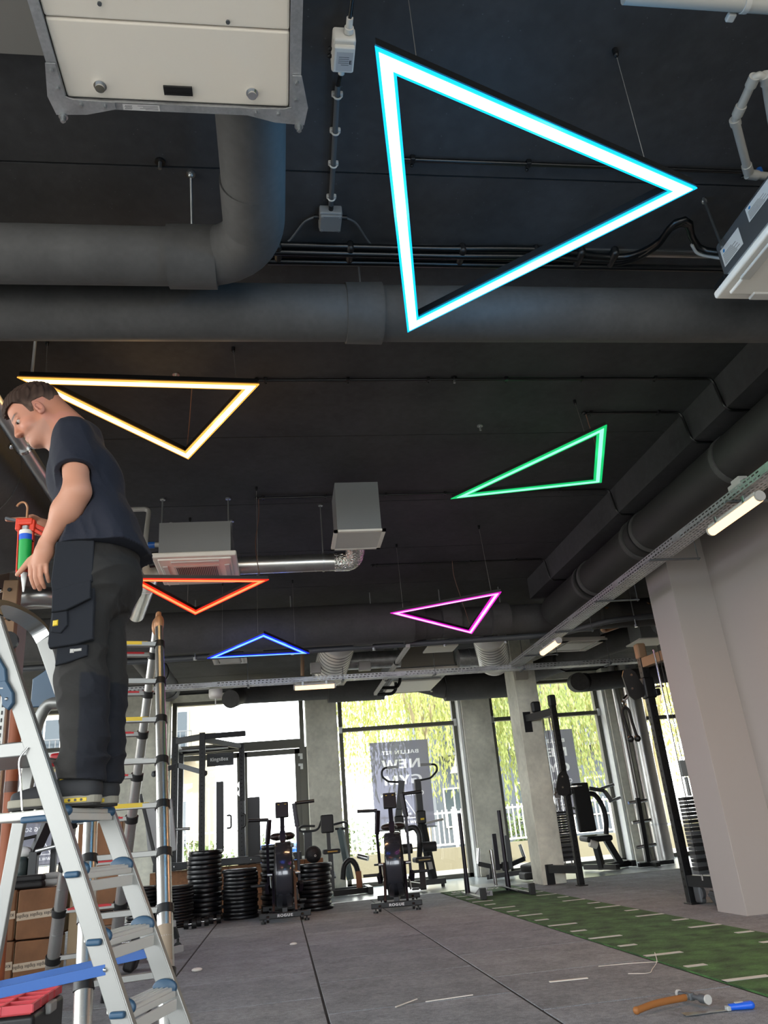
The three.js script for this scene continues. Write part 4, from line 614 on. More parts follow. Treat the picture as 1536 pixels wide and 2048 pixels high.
function stack(where, group, x, z, top, h, r = 0.012) {
  const n = Math.round(top / h);
  for (let i = 0; i < n; i++) {
    const o = makePlate(h, (i * 7 + n) % 3); o.name = numbered('bumper_plate'); o.position.set(x + rr(-r, r), (i + 0.5) * h, z + rr(-r, r)); o.rotation.y = rnd() * 6; scene.add(o);
    const k = n - 1 - i; tag(o, (k === 0 ? 'topmost' : i === 0 ? 'lowest' : ORD[k]) + ' black bumper plate ' + (k === 0 || i === 0 ? 'of ' : 'from the top of ') + where, 'weight plate', group);
  }
}
const PH = 0.056;
stack('the tallest stack', 'plates in the tallest stack', -1.0, -11.62, 0.84, PH);
stack('the low stack beside the ladder pole', 'plates in the low stack by the ladder', -1.32, -11.1, 0.46, 0.033);
stack('the stack hidden behind the ladder', 'plates in the half hidden stack', -1.72, -11.35, 0.48, 0.04);
stack('the stack left of the bikes', 'plates in the stack left of the bike', -0.53, -11.4, 0.58, PH * 0.8);
stack('the stack behind the left bike', 'plates in the stack behind the bike', -0.05, -11.75, 0.84, PH);
stack('the stack under the ball', 'plates under the ball', 0.435, -11.55, 0.56, 0.051, 0.02);
{
  const t = thing('slam_ball', 'black textured ball resting on the right-hand plate stack', 'ball', [0.435, 0.665, -11.52]);
  part(t, 'shell', [sph(0.108, 0.435, 0.672, -11.52, 1, 1, 1, 28)], std(0x17161a, 0.7, 0, { bumpMap: bumpFine, bumpScale: 0.004 })); part(t, 'logo', [xf(new THREE.TorusGeometry(0.011, 0.004, 5, 10), 0.455, 0.655, -11.414)], M.offwhite);
}
// ---------------------------------------------------------------- low wooden beam and boxes behind the plates
{
  const t = thing('storage_bench', 'low black-topped storage bench behind the plate stacks under the power rack', 'bench', [-0.8, 0, -12.6]);
  part(t, 'top_beam', [rb(2.1, 0.1, 0.25, -0.75, 0.66, -12.6, 0.01)], M.machine); part(t, 'bolt', [sph(0.016, -1.5, 0.66, -12.47)], M.steel); part(t, 'bolt', [sph(0.016, -0.42, 0.66, -12.47)], M.steel);
}
for (let i = 0; i < 9; i++) for (let j = 0; j < 3; j++) { const w = 0.27, x = -1.72 + i * 0.275 + (j % 2) * 0.06; single('cardboard_carton', ORD[i] + ' small brown carton from the left in the ' + ['bottom', 'middle', 'top'][j] + ' row under the storage bench', 'carton', [rb(w, 0.195, 0.3, x, 0.1 + j * 0.2, -12.75, 0.006)], M.card, [x, j * 0.2, -12.75], 'cartons stacked under the storage bench'); }
// ---------------------------------------------------------------- power rack
{
  const t = thing('power_rack', 'black steel power rack with a name plate in front of the double door', 'power rack', [-1.15, 0, -13.2]);
  const post = (x, z, h) => { const p = part(t, 'upright', [bar([x, 0, z], [x, h, z], 0.09, 0.09, 0.006)], M.blackMetal); part(p, 'holes', Array.from({ length: 36 }, (_, i) => cyl(0.009, 0.004, x, 0.25 + i * 0.06, z + 0.046, Math.PI / 2, 0, 0, 6)), M.slab); };
  post(-1.59, -13.1, 2.52); post(-1.16, -12.9, 2.54); post(-1.62, -14.1, 2.45); post(-0.6, -13.9, 2.45); post(-0.58, -13.1, 1.5);
  part(t, 'crossmember', [bar([-1.6, 2.46, -13.1], [-1.16, 2.48, -12.9], 0.07, 0.09)], M.blackMetal); part(t, 'crossmember', [bar([-1.16, 2.48, -12.9], [-0.5, 2.5, -13.0], 0.07, 0.08)], M.blackMetal); part(t, 'crossmember', [bar([-1.6, 2.4, -13.1], [-1.62, 2.4, -14.1], 0.06, 0.08)], M.blackMetal); part(t, 'crossmember', [bar([-1.16, 2.44, -12.9], [-0.6, 2.4, -13.9], 0.06, 0.08)], M.blackMetal); part(t, 'crossmember', [bar([-1.62, 2.4, -14.1], [-0.6, 2.4, -13.9], 0.06, 0.08)], M.blackMetal);
  part(t, 'pull_up_bar', [rod([-1.6, 2.36, -13.5], [-0.8, 2.36, -13.5], 0.018)], M.steel);
  const nt = ctex(256, 64, (c) => { c.fillStyle = '#2b3032'; c.fillRect(0, 0, 256, 64); c.fillStyle = '#d5dad8'; c.font = 'bold 42px sans-serif'; c.fillText('KingsBox', 24, 46); });
  part(t, 'name_plate', [rb(0.42, 0.2, 0.03, -0.92, 2.17, -13.4, 0.005)], M.machine); const np = part(t, 'lettering', [xf(new THREE.PlaneGeometry(0.4, 0.11), -0.92, 2.17, -13.384)], std(0xffffff, 0.6, 0, { map: nt }));
  part(t, 'spotter_arm', [bar([-1.9, 1.98, -12.9], [-1.55, 2.1, -13.1], 0.05, 0.07), bar([-1.55, 2.1, -13.1], [-1.1, 1.93, -12.9], 0.05, 0.07), sph(0.04, -1.88, 1.97, -12.88), sph(0.04, -1.12, 1.93, -12.9)], M.darkGrey);
  part(t, 'storage_pin', [rod([-1.75, 1.18, -13.1], [-1.35, 1.16, -13.05], 0.022)], M.steel);
  part(t, 'safety_post', [rb(0.11, 1.0, 0.08, -0.9, 1.3, -13.0, 0.01)], M.machine); part(t, 'safety_post', [rb(0.19, 1.5, 0.08, -0.4, 0.8, -13.3, 0.01)], M.machine);
  for (const x of [-0.76, -0.55]) part(t, 'grip_handle', [pipe([[x - 0.03, 1.3, -12.98], [x + 0.03, 1.3, -12.94], [x + 0.03, 1.12, -12.94], [x - 0.03, 1.12, -12.98]], 0.014, 0.04, 8)], M.black);
  part(t, 'base_beam', [bar([-1.62, 0.04, -14.1], [-1.59, 0.04, -13.0], 0.07, 0.07), bar([-0.6, 0.04, -13.9], [-0.58, 0.04, -13.0], 0.07, 0.07)], M.blackMetal);
}
// ---------------------------------------------------------------- fan bikes
function fanBike(label, pos, turn) {
  const t = thing('fan_bike', label, 'exercise bike', pos, 'two black fan bikes', true, turn);
  // local: front foot at z = 0 toward the viewer, the bike runs back to -z
  const foot = (z, w) => { const f = part(t, 'stabiliser', [rb(w, 0.06, 0.06, 0, 0.078, z, 0.008)], M.blackMetal); for (const s of [-1, 1]) { part(f, 'foot', [cyl(0.03, 0.025, s * (w / 2 - 0.05), 0.012, z, 0, 0, 0, 14), cyl(0.01, 0.05, s * (w / 2 - 0.05), 0.045, z, 0, 0, 0, 8)], M.black); part(f, 'transport_wheel', [cyl(0.036, 0.03, s * w * 0.33, 0.05, z + 0.04, 0, 0, Math.PI / 2, 16)], M.black); } return f; };
  const front = foot(0, 0.6); foot(-1.15, 0.56);
  const lt = ctex(256, 48, (c) => { c.fillStyle = '#17181a'; c.fillRect(0, 0, 256, 48); c.fillStyle = '#d8d8d8'; c.font = 'bold 46px sans-serif'; c.save(); c.translate(10, 41); c.scale(236 / c.measureText('ROGUE').width, 1); c.fillText('ROGUE', 0, 0); c.restore(); });
  part(front, 'lettering', [xf(new THREE.PlaneGeometry(0.2, 0.042), 0, 0.078, 0.031)], std(0xffffff, 0.5, 0, { map: lt }));
  part(t, 'main_beam', [bar([0, 0.12, -1.15], [0, 0.12, 0], 0.06, 0.07)], M.machine);
  const cy = 0.5, cz = -0.42, r = 0.37;
  // fan cage: an annular cage of thin hoops and spokes round the axle
  const hoop = (rad, x, tr) => xf(new THREE.TorusGeometry(rad, tr, 6, 48), x, cy, cz, 0, Math.PI / 2, 0);
  part(t, 'fan_rim', [xf(lathe([[r - 0.02, -0.1], [r, -0.085], [r + 0.004, 0], [r, 0.085], [r - 0.02, 0.1], [r - 0.03, 0.085], [r - 0.012, 0], [r - 0.03, -0.085], [r - 0.02, -0.1]], 56), 0, cy, cz, 0, 0, Math.PI / 2)], phys(0x3a3c44, { roughness: 0.18, metalness: 0.4, clearcoat: 0.8 }));
  for (const s of [-1, 1]) { const cage = []; for (let i = 1; i <= 7; i++) cage.push(hoop(r * (0.3 + i * 0.095), s * (0.115 - i * 0.002), 0.0025)); for (let i = 0; i < 16; i++) { const a = (i * Math.PI) / 8; cage.push(rod([s * 0.115, cy + Math.cos(a) * 0.06, cz + Math.sin(a) * 0.06], [s * 0.1, cy + Math.cos(a) * r * 0.98, cz + Math.sin(a) * r * 0.98], 0.003, 5)); } part(t, 'fan_cage', cage, M.blackMetal); }
  const blades = part(t, 'fan_wheel', [cyl(0.07, 0.1, 0, cy, cz, 0, 0, Math.PI / 2, 20), hoop(r * 0.86, 0, 0.012)], M.blackMetal);
  for (let i = 0; i < 12; i++) { const a = (i * Math.PI) / 6; part(blades, 'blade', [bx(0.09, 0.26, 0.006, 0, 0.2, 0).applyMatrix4(new THREE.Matrix4().makeRotationX(a)).translate(0, cy, cz)], M.darkGrey); }
  for (const s of [-1, 1]) part(t, 'fork', [bar([s * 0.13, 0.1, -0.02], [s * 0.125, cy, cz], 0.03, 0.06), bar([s * 0.125, cy, cz], [s * 0.09, 0.12, -1.0], 0.03, 0.05)], M.purpleBlack);
  part(t, 'axle', [rod([-0.2, cy, cz], [0.2, cy, cz], 0.02)], M.steel);
  // arms
  const arm = (s, lean, top) => { const x = s * 0.19, a = part(t, 'arm', [bar([x, 0.36, -0.62], [x, top - 0.28, -0.5 + lean], 0.035, 0.06), bar([x, top - 0.28, -0.5 + lean], [x - s * 0.03, top, -0.52 + lean], 0.035, 0.055), bar([x, 0.36, -0.62], [x + s * 0.02, 0.32, -0.55], 0.05, 0.1)], M.purpleBlack); part(a, 'handgrip', [rod([x - s * 0.02, top, -0.52 + lean], [x + s * 0.23, top + 0.01, -0.5 + lean], 0.021, 14)], M.blackRubber); part(a, 'foot_peg', [rod([x, 0.38, -0.6], [x + s * 0.22, 0.38, -0.6], 0.018)], M.machine); };
  arm(-1, 0.12, 1.13); arm(1, -0.1, 1.31);
  // console
  part(t, 'mast', [bar([0, 0.84, -0.45], [0.0, 0.98, -0.5], 0.07, 0.06), bar([0, 0.98, -0.5], [0, 1.2, -0.44], 0.055, 0.05)], M.purpleBlack);
  const con = part(t, 'console', [rb(0.165, 0.19, 0.05, 0, 1.235, -0.43, 0.012, -0.25)], M.black); part(con, 'sticker', [bx(0.022, 0.006, 0.004, -0.04, 1.3, -0.42, -0.25), bx(0.022, 0.006, 0.004, 0.045, 1.3, -0.42, -0.25)], M.yellow);
  // seat and cranks
  part(t, 'seat_post', [bar([0, 0.14, -1.0], [0, 0.88, -1.18], 0.05, 0.06)], M.machine);
  part(t, 'saddle', [sph(0.1, -0.07, 0.93, -1.22, 1.0, 0.5, 1.1), sph(0.1, 0.07, 0.93, -1.22, 1.0, 0.5, 1.1), sph(0.06, 0, 0.92, -1.06, 1, 0.6, 2)], std(0x2a1d1c, 0.4));
  for (const s of [-1, 1]) { const c = part(t, 'crank', [bar([s * 0.16, 0.33, -0.78], [s * 0.17, 0.33 - s * 0.16, -0.82], 0.02, 0.035)], M.steel); part(c, 'pedal', [rb(0.09, 0.025, 0.08, s * 0.23, 0.33 - s * 0.16, -0.82, 0.006)], M.black); }
  part(t, 'chain_guard', [rb(0.05, 0.22, 0.5, -0.12, 0.32, -0.75, 0.02)], M.machine);
  return t;
}
fanBike('black fan bike in front of the plate stacks, left of the other bike', [0.03, 0, -10.24], 0);
fanBike('black fan bike standing alone in front of the grey window poster', [1.33, 0, -10.15], -0.16);
// ---------------------------------------------------------------- lever machines by the window
{
  const t = thing('lever_machine', 'black lever row machine with tall chest pad, between the ball and the middle window', 'gym machine', [0.95, 0, -13.9]);
  const A = (pts, w = 0.06, h = 0.08) => pts.slice(1).map((p, i) => bar(pts[i], p, w, h));
  part(t, 'base_beam', [...A([[0.8, 0.05, -13.6], [1.4, 0.05, -13.7]]), ...A([[1.38, 0.05, -14.2], [1.38, 0.05, -13.5]], 0.08, 0.1), ...A([[0.45, 0.05, -14.2], [1.38, 0.05, -14.2]])], M.machine);
  part(t, 'seat_post', A([[0.79, 0.05, -13.65], [0.79, 0.62, -13.7]], 0.075, 0.075), M.brown && M.machine);
  part(t, 'seat', [rb(0.28, 0.07, 0.3, 0.81, 0.655, -13.75, 0.025)], M.pad); part(t, 'seat_label', [bx(0.16, 0.018, 0.004, 0.82, 0.655, -13.597)], std(0xb88a35, 0.6));
  part(t, 'chest_pad', [rb(0.21, 0.28, 0.08, 0.77, 1.075, -13.85, 0.025)], M.pad); part(t, 'pad_post', A([[0.78, 0.68, -13.85], [0.78, 1.0, -13.88]], 0.06, 0.06), M.machine);
  part(t, 'arch', [new THREE.TubeGeometry(new THREE.CatmullRomCurve3([[0.98, 0.22, -13.9], [1.03, 0.44, -13.9], [1.12, 0.5, -13.9], [1.2, 0.42, -13.9], [1.24, 0.24, -13.9], [1.26, 0.06, -13.9]].map((p) => V(...p))), 30, 0.045, 8)], M.machine);
  part(t, 'lever_arm', A([[1.0, 1.0, -14.2], [1.07, 0.5, -14.15], [1.12, 0.2, -14.1]], 0.08, 0.09), std(0x4a5b5c, 0.5)); part(t, 'lever_arm', A([[0.46, 1.0, -14.2], [0.45, 0.3, -14.2]], 0.13, 0.09), M.machine);
  part(t, 'handle', [pipe([[0.9, 1.06, -14.2], [1.09, 1.09, -14.15], [1.13, 1.04, -14.15], [1.1, 0.98, -14.15], [0.92, 0.99, -14.2]], 0.018, 0.04, 8)], M.machine);
  part(t, 'handle', [pipe([[0.58, 1.06, -14.15], [0.36, 1.08, -14.15], [0.31, 1.03, -14.15], [0.35, 0.99, -14.15], [0.58, 0.99, -14.15], [0.64, 1.02, -14.15], [0.69, 1.14, -14.1]], 0.018, 0.04, 8)], M.machine);
  part(t, 'foot_plate', [rb(0.5, 0.03, 0.25, 0.62, 0.3, -14.0, 0.01, 0.3)], M.darkGrey); part(t, 'plate_horn', [rod([1.25, 0.55, -13.9], [1.4, 0.5, -13.8], 0.04, 14)], M.steel); part(t, 'hazard_label', [bx(0.09, 0.25, 0.004, 1.235, 0.2, -13.852)], std(0x9a6a4c, 0.7));
}
{
  const t = thing('lever_machine', 'tall black pulldown machine with two raised handles in front of the grey poster', 'gym machine', [2.2, 0, -13.4]);
  const A = (pts, w = 0.08, h = 0.1) => pts.slice(1).map((p, i) => bar(pts[i], p, w, h));
  part(t, 'lever_arm', A([[2.03, 1.64, -13.6], [1.95, 1.2, -13.62], [1.88, 0.8, -13.65], [1.9, 0.1, -13.9]]), M.machine); part(t, 'lever_arm', A([[2.29, 1.64, -13.6], [2.29, 1.15, -13.6], [2.3, 0.95, -13.62], [2.42, 0.08, -13.7]], 0.1, 0.11), M.machine);
  for (const s of [0, 1]) { const b = part(t, 'pivot_box', [rb(0.15, 0.2, 0.14, s ? 2.29 : 1.92, s ? 1.05 : 1.0, -13.58, 0.02)], M.blackMetal); part(b, 'sticker', [bx(0.06, 0.03, 0.004, s ? 2.3 : 1.93, s ? 1.02 : 0.98, -13.507)], M.yellow); }
  part(t, 'handle', [pipe([[1.98, 1.865, -13.6], [1.75, 1.86, -13.6], [1.705, 1.81, -13.6], [1.7, 1.73, -13.6], [1.8, 1.64, -13.6], [2.0, 1.62, -13.6]], 0.017, 0.04, 8)], M.blackMetal); part(t, 'handle', [pipe([[2.37, 1.865, -13.6], [2.61, 1.86, -13.6], [2.645, 1.82, -13.6], [2.64, 1.75, -13.6], [2.52, 1.645, -13.6], [2.3, 1.62, -13.6]], 0.017, 0.04, 8)], M.blackMetal);
  for (const s of [0, 1]) part(t, 'handgrip', [rod(s ? [2.37, 1.865, -13.6] : [1.8, 1.862, -13.6], s ? [2.55, 1.863, -13.6] : [1.98, 1.865, -13.6], 0.022)], M.plasticGrey);
  part(t, 'seat', [rb(0.27, 0.075, 0.36, 2.18, 0.43, -13.15, 0.025)], M.pad); part(t, 'seat_label', [bx(0.18, 0.016, 0.004, 2.18, 0.43, -12.968)], std(0xa8905a, 0.6)); part(t, 'seat_post', A([[2.16, 0.38, -13.15], [2.14, 0.02, -13.05]], 0.09, 0.09), M.machine);
  part(t, 'knee_roller', [rod([1.92, 0.6, -13.4], [2.07, 0.6, -13.4], 0.075, 20)], M.pad); part(t, 'knee_roller', [rod([2.24, 0.6, -13.4], [2.46, 0.6, -13.4], 0.075, 20)], M.pad); part(t, 'roller_axle', [rod([1.9, 0.6, -13.4], [2.47, 0.6, -13.4], 0.015)], M.steel);
  part(t, 'arch', [new THREE.TubeGeometry(new THREE.CatmullRomCurve3([[2.0, 0.88, -13.5], [2.14, 0.9, -13.45], [2.2, 0.82, -13.42], [2.2, 0.65, -13.4], [2.16, 0.45, -13.3]].map((p) => V(...p))), 24, 0.045, 8)], M.machine);
  part(t, 'base_beam', [...A([[1.88, 0.08, -13.6], [2.6, 0.08, -13.6]], 0.08, 0.08), ...A([[2.0, 0.08, -13.6], [2.14, 0.06, -13.1]], 0.08, 0.08)], M.machine); part(t, 'foot', [cyl(0.03, 0.04, 2.55, 0.02, -13.6)], M.black); part(t, 'plate_horn', [rod([2.35, 0.95, -13.6], [2.66, 0.99, -13.6], 0.02)], M.steel); part(t, 'hazard_label', [bx(0.07, 0.2, 0.004, 2.37, 0.36, -13.6, 0, 0, 0.13)], M.offwhite);
}
// ---------------------------------------------------------------- push sled
{
  const t = thing('push_sled', 'push sled with two tall posts and a chrome weight horn standing on the turf', 'sled', [2.75, 0, -11]);
  const z0 = -10.42, z1 = -11.6, xa = 2.44, xb = 3.06;
  const plateM = std(0xa9adad, 0.3, 0.7);
  part(t, 'deck', [poly([[xa + 0.0, 0.02], [xa + 0.02, 0.02], [xa + 0.1, 0.095], [xb - 0.22, 0.095], [xb - 0.02, 0.02], [xb, 0.02], [xb - 0.21, 0.107], [xa + 0.09, 0.107]], 0.62).translate(0, 0, -11.3)], plateM);
  for (const s of [0, 1]) { const x = s ? xb : xa, sk = part(t, 'skid', [bar([x, 0.022, z1], [x, 0.022, z0], 0.05, 0.03)], s ? M.blackMetal : std(0xb5b9b8, 0.3, 0.6)); part(sk, 'front_post', [bar([x, 0.01, z0], [x, 0.14, z0], 0.07, 0.07)], M.black); part(t, 'push_post', [rod([x - (s ? 0.06 : 0), 0.1, -11.3], [x - (s ? 0.06 : 0), 1.02, -11.3], 0.026, 16), rod([x - (s ? 0.06 : 0), 0.02, -11.3], [x - (s ? 0.06 : 0), 0.22, -11.3], 0.034, 16)], M.purpleBlack); }
  part(t, 'weight_horn', [rod([2.77, 0.1, -11.05], [2.76, 0.54, -11.05], 0.025, 18)], M.chrome); 
  const lt = ctex(128, 48, (c) => { c.fillStyle = '#8b8f92'; c.fillRect(0, 0, 128, 48); c.fillStyle = '#16171a'; c.font = 'italic bold 34px serif'; c.fillText('Sled', 26, 36); }); part(t, 'side_plate', [bx(0.16, 0.008, 0.34, xa + 0.06, 0.06, -10.8, 0, 0, 0.75)], std(0x8b8f92, 0.4, 0.4)); part(t, 'emblem', [xf(new THREE.PlaneGeometry(0.15, 0.06), 0, 0, 0).rotateY(-0.35).translate(xa + 0.09, 0.06, -10.62)], std(0xffffff, 0.5, 0, { map: lt }));
}
{ // low plate-loaded machine behind the sled
  const t = thing('lever_machine', 'low black plate-loaded machine with two chrome horns behind the sled', 'gym machine', [3.6, 0, -13.8]);
  const A = (pts, w = 0.06, h = 0.07) => pts.slice(1).map((p, i) => bar(pts[i], p, w, h));
  part(t, 'frame', [...A([[3.2, 0.27, -13.8], [3.45, 0.2, -13.8], [3.72, 0.2, -13.8], [4.0, 0.28, -13.8]]), ...A([[3.42, 0.2, -13.8], [3.4, 0.03, -13.8]]), ...A([[3.35, 0.05, -13.9], [4.1, 0.1, -13.6]])], M.machine);
  part(t, 'upright', A([[3.5, 0.15, -13.7], [3.5, 0.7, -13.7]], 0.07, 0.07), M.purpleBlack); part(t, 'upright', A([[3.68, 0.15, -13.6], [3.68, 0.66, -13.6]], 0.07, 0.07), M.darkGrey); part(t, 'plate_horn', [rod([3.2, 0.27, -13.8], [3.24, 0.5, -13.8], 0.03)], M.chrome); part(t, 'plate_horn', [rod([4.0, 0.28, -13.8], [3.95, 0.5, -13.8], 0.028)], M.steel);
  part(t, 'pad', [rb(0.45, 0.12, 0.4, 3.95, 0.2, -12.9, 0.03, 0, 0.3, 0.15), rb(0.35, 0.1, 0.35, 3.8, 0.08, -12.8, 0.03)], M.pad); part(t, 'adjuster', [rb(0.1, 0.14, 0.12, 3.6, 0.2, -13.6, 0.02)], M.blackMetal);
}
// ---------------------------------------------------------------- cable columns
function holesAlong(x, z, y0, y1, n, alongX) { return Array.from({ length: n }, (_, i) => cyl(0.011, 0.082, x, y0 + ((y1 - y0) * i) / n, z, alongX ? 0 : Math.PI / 2, 0, alongX ? Math.PI / 2 : 0, 8)); }
function cableColumn(label, P) {
  const t = thing('cable_machine', label, 'cable machine', [P.x, 0, P.z], 'cable machines bolted to columns', true, 0);
  // local: post at the origin; wall side toward (wx, wz)
  const post = part(t, 'upright', [bar([0, 0.0, 0], [0, 2.5, 0], 0.08, 0.08, 0.006)], M.blackMetal); part(post, 'holes', holesAlong(0, 0, 0.15, 2.4, 34, false), M.slab); part(post, 'holes', holesAlong(0, 0, 0.15, 2.4, 34, true), M.slab);
  part(post, 'foot_plate', [rb(0.12, 0.012, 0.16, 0, 0.006, 0.02, 0.003)], M.blackMetal);
  const w = P.wall, d = V(...w).normalize(), L = V(...w).length();
  const beam = (y, m) => { const b = part(t, 'wall_beam', [bar([0, y, 0], [w[0], y, w[2]], 0.07, 0.1)], m); for (const f of [0.25, 0.75]) part(b, 'bolt', [cyl(0.014, 0.085, w[0] * f, y + 0.01, w[2] * f, Math.PI / 2, 0, 0, 6)], M.steel); return b; };
  beam(P.topY, P.beamM); beam(0.2, M.machine);
  part(t, 'top_block', [rb(0.13, 0.16, 0.1, P.block[0], P.topY + 0.13, P.block[2], 0.03)], P.beamM); part(t, 'post_cap', [rb(0.1, 0.16, 0.1, 0, 2.43, 0, 0.02)], P.capM);
  if (P.plate) part(t, 'wall_plate', [rb(0.12, 0.3, 0.012, P.plate[0], P.topY - 0.05, P.plate[2], 0.004), rb(0.12, 0.26, 0.012, P.plate[0], 0.13, P.plate[2], 0.004)], M.blackMetal);
  // carriage with swivel pulley
  const cyy = P.carriage, car = part(t, 'carriage', [rb(0.12, 0.22, 0.12, 0, cyy, 0, 0.02), rb(0.05, 0.07, 0.12, 0.05, cyy - 0.06, 0.06, 0.01)], M.blackMetal); const s = P.side;
  part(car, 'pulley_cheek', [poly([[-0.07, 0.1], [-0.03, 0.15], [0.04, 0.15], [0.08, 0.09], [0.1, -0.12], [0.05, -0.17], [-0.06, -0.17], [-0.1, -0.1]], 0.02).translate(0, 0, 0).applyMatrix4(new THREE.Matrix4().makeRotationZ(P.tilt)).translate(s[0], cyy + 0.06, s[2])], M.black);
  part(car, 'pulley', [cyl(0.05, 0.024, s[0], cyy + 0.14, s[2] - 0.02, Math.PI / 2)], M.darkGrey); part(car, 'pulley', [cyl(0.05, 0.024, s[0] - 0.02, cyy - 0.02, s[2] - 0.02, Math.PI / 2)], M.darkGrey); part(car, 'bolt', [cyl(0.013, 0.012, s[0], cyy + 0.14, s[2] + 0.014, Math.PI / 2)], M.chrome); part(car, 'bolt', [cyl(0.013, 0.012, s[0] - 0.02, cyy, s[2] + 0.014, Math.PI / 2)], M.chrome); part(car, 'pull_pin', [rod([0.04, cyy, 0.04], [0.14, cyy, 0.08], 0.012)], M.chrome);
  // guide rods and weight stack
  const k = P.stack; for (const a of [-0.05, 0.05]) part(t, 'guide_rod', [rod([k[0] + a, 0.22, k[2]], [k[0] + a, 2.36, k[2]], 0.011)], M.chrome);
  for (let i = 0; i < 20; i++) part(t, 'weight_plate', [rb(0.2, 0.03, 0.11, k[0], 0.29 + i * 0.0335, k[2], 0.003, 0, 0, 0, 1)], i % 2 ? M.machine : M.darkGrey);
  part(t, 'selector_stem', [rod([k[0], 0.95, k[2]], [k[0], 1.12, k[2]], 0.018), rb(0.09, 0.15, 0.03, k[0], 1.2, k[2], 0.02)], M.plasticGrey); part(t, 'cable', [rod([k[0], 1.27, k[2]], [k[0], 2.4, k[2]], 0.004, 5)], M.black);
  return t;
}
{
  const t = cableColumn('black cable machine bolted to the free-standing concrete column', { x: 3.95, z: -11.13, wall: [-0.2, 0, -0.64], topY: 2.28, beamM: M.machine, capM: M.machine, block: [-0.12, 0, -0.4], plate: [-0.2, 0, -0.64], carriage: 1.24, side: [-0.06, 0, 0.09], tilt: -0.2, stack: [0.13, 0, -0.75] });
  part(t, 'hook', [wire([[-0.16, 1.19, 0.09], [-0.21, 1.15, 0.09], [-0.22, 1.05, 0.09], [-0.2, 0.95, 0.09]], 0.012, 6)], M.chrome);
}
{
  const t = cableColumn('black cable machine with hanging rope beside the white pier, lamp tint painted on top', { x: 3.87, z: -7.9, wall: [0.12, 0, 0.72], topY: 2.3, beamM: M.brown, capM: M.brown, block: [0.1, 0, 0.5], plate: null, carriage: 2.04, side: [-0.17, 0, 0.02], tilt: 0.3, stack: [0.0, 0, 0.4] });  // top beam, block and cap carry warm lamp light in their brown colour
  part(t, 'carabiner', [xf(new THREE.TorusGeometry(0.028, 0.006, 6, 16), -0.3, 1.9, 0.02, 0, 0.4, 0), rod([-0.25, 1.97, 0.02], [-0.3, 1.93, 0.02], 0.02)], M.chrome);
  const r = part(t, 'triceps_rope', [wire([[-0.3, 1.86, 0.02], [-0.335, 1.83, 0.02], [-0.33, 1.7, 0.02], [-0.31, 1.56, 0.02]], 0.016, 8), wire([[-0.3, 1.86, 0.02], [-0.27, 1.83, 0.02], [-0.255, 1.7, 0.02], [-0.235, 1.56, 0.02]], 0.016, 8)], std(0x15110f, 0.8)); part(r, 'rope_end', [sph(0.034, -0.308, 1.54, 0.02), sph(0.034, -0.234, 1.54, 0.02)], M.black);
  part(t, 'low_pulley', [rb(0.06, 0.18, 0.12, 0.03, 0.1, 0.12, 0.02), cyl(0.05, 0.03, 0.03, 0.1, 0.17, 0, 0, Math.PI / 2)], M.darkGrey); part(t, 'foot_handle', [bar([-0.02, 0.12, 0.42], [0.02, 0.02, 0.46], 0.03, 0.05), bar([-0.02, 0.12, 0.42], [0.08, 0.06, 0.55], 0.03, 0.04)], M.black);
}
// ---------------------------------------------------------------- seated machine and plate tree
{
  const t = thing('press_machine', 'black seated press machine with tall back pad by the window right of the column', 'gym machine', [5.3, 0, -13.7]);
  const A = (pts, w = 0.07, h = 0.09) => pts.slice(1).map((p, i) => bar(pts[i], p, w, h));
  const b = part(t, 'back_pad', [rb(0.3, 0.78, 0.09, 5.08, 0.99, -13.6, 0.03, -0.06)], M.pad); part(b, 'pad_label', [bx(0.14, 0.014, 0.004, 5.04, 1.33, -13.572, -0.06)], M.offwhite); part(t, 'seat', [rb(0.44, 0.09, 0.4, 5.13, 0.5, -13.4, 0.035, 0.06)], M.pad); part(t, 'seat_edge', [cyl(0.06, 0.12, 5.0, 0.42, -13.22, 0, 0, 1.2)], M.white);
  part(t, 'seat_post', A([[5.14, 0.48, -13.5], [5.17, 0.04, -13.45]], 0.09, 0.09), M.machine); part(t, 'rear_frame', A([[5.4, 0.5, -13.7], [5.6, 0.06, -13.7]], 0.09, 0.1), M.machine); part(t, 'base_beam', [...A([[5.15, 0.06, -13.5], [5.8, 0.06, -13.8]], 0.08, 0.09), ...A([[5.8, 0.06, -13.62], [5.8, 0.06, -14.2]], 0.08, 0.09), ...A([[5.05, 0.06, -13.9], [5.3, 0.06, -13.1]], 0.08, 0.08)], M.machine);
  part(t, 'arch', [new THREE.TubeGeometry(new THREE.CatmullRomCurve3([[5.2, 1.2, -13.75], [5.36, 1.18, -13.75], [5.47, 1.0, -13.75], [5.5, 0.78, -13.75], [5.44, 0.5, -13.72]].map((p) => V(...p))), 30, 0.045, 8)], M.machine);
  part(t, 'lever_arm', A([[5.28, 1.28, -13.7], [5.52, 1.22, -13.65], [5.6, 1.04, -13.6]], 0.1, 0.06), M.machine); for (const h of [[[5.48, 1.26, -13.7], [5.73, 1.31, -13.7]], [[5.55, 1.04, -13.6], [5.76, 1.09, -13.6]]]) part(t, 'handgrip', [rod(h[0], h[1], 0.024, 14)], M.steel); part(t, 'handle', [rod([4.88, 0.98, -13.5], [4.68, 1.0, -13.3], 0.022, 12)], M.offwhite);
}
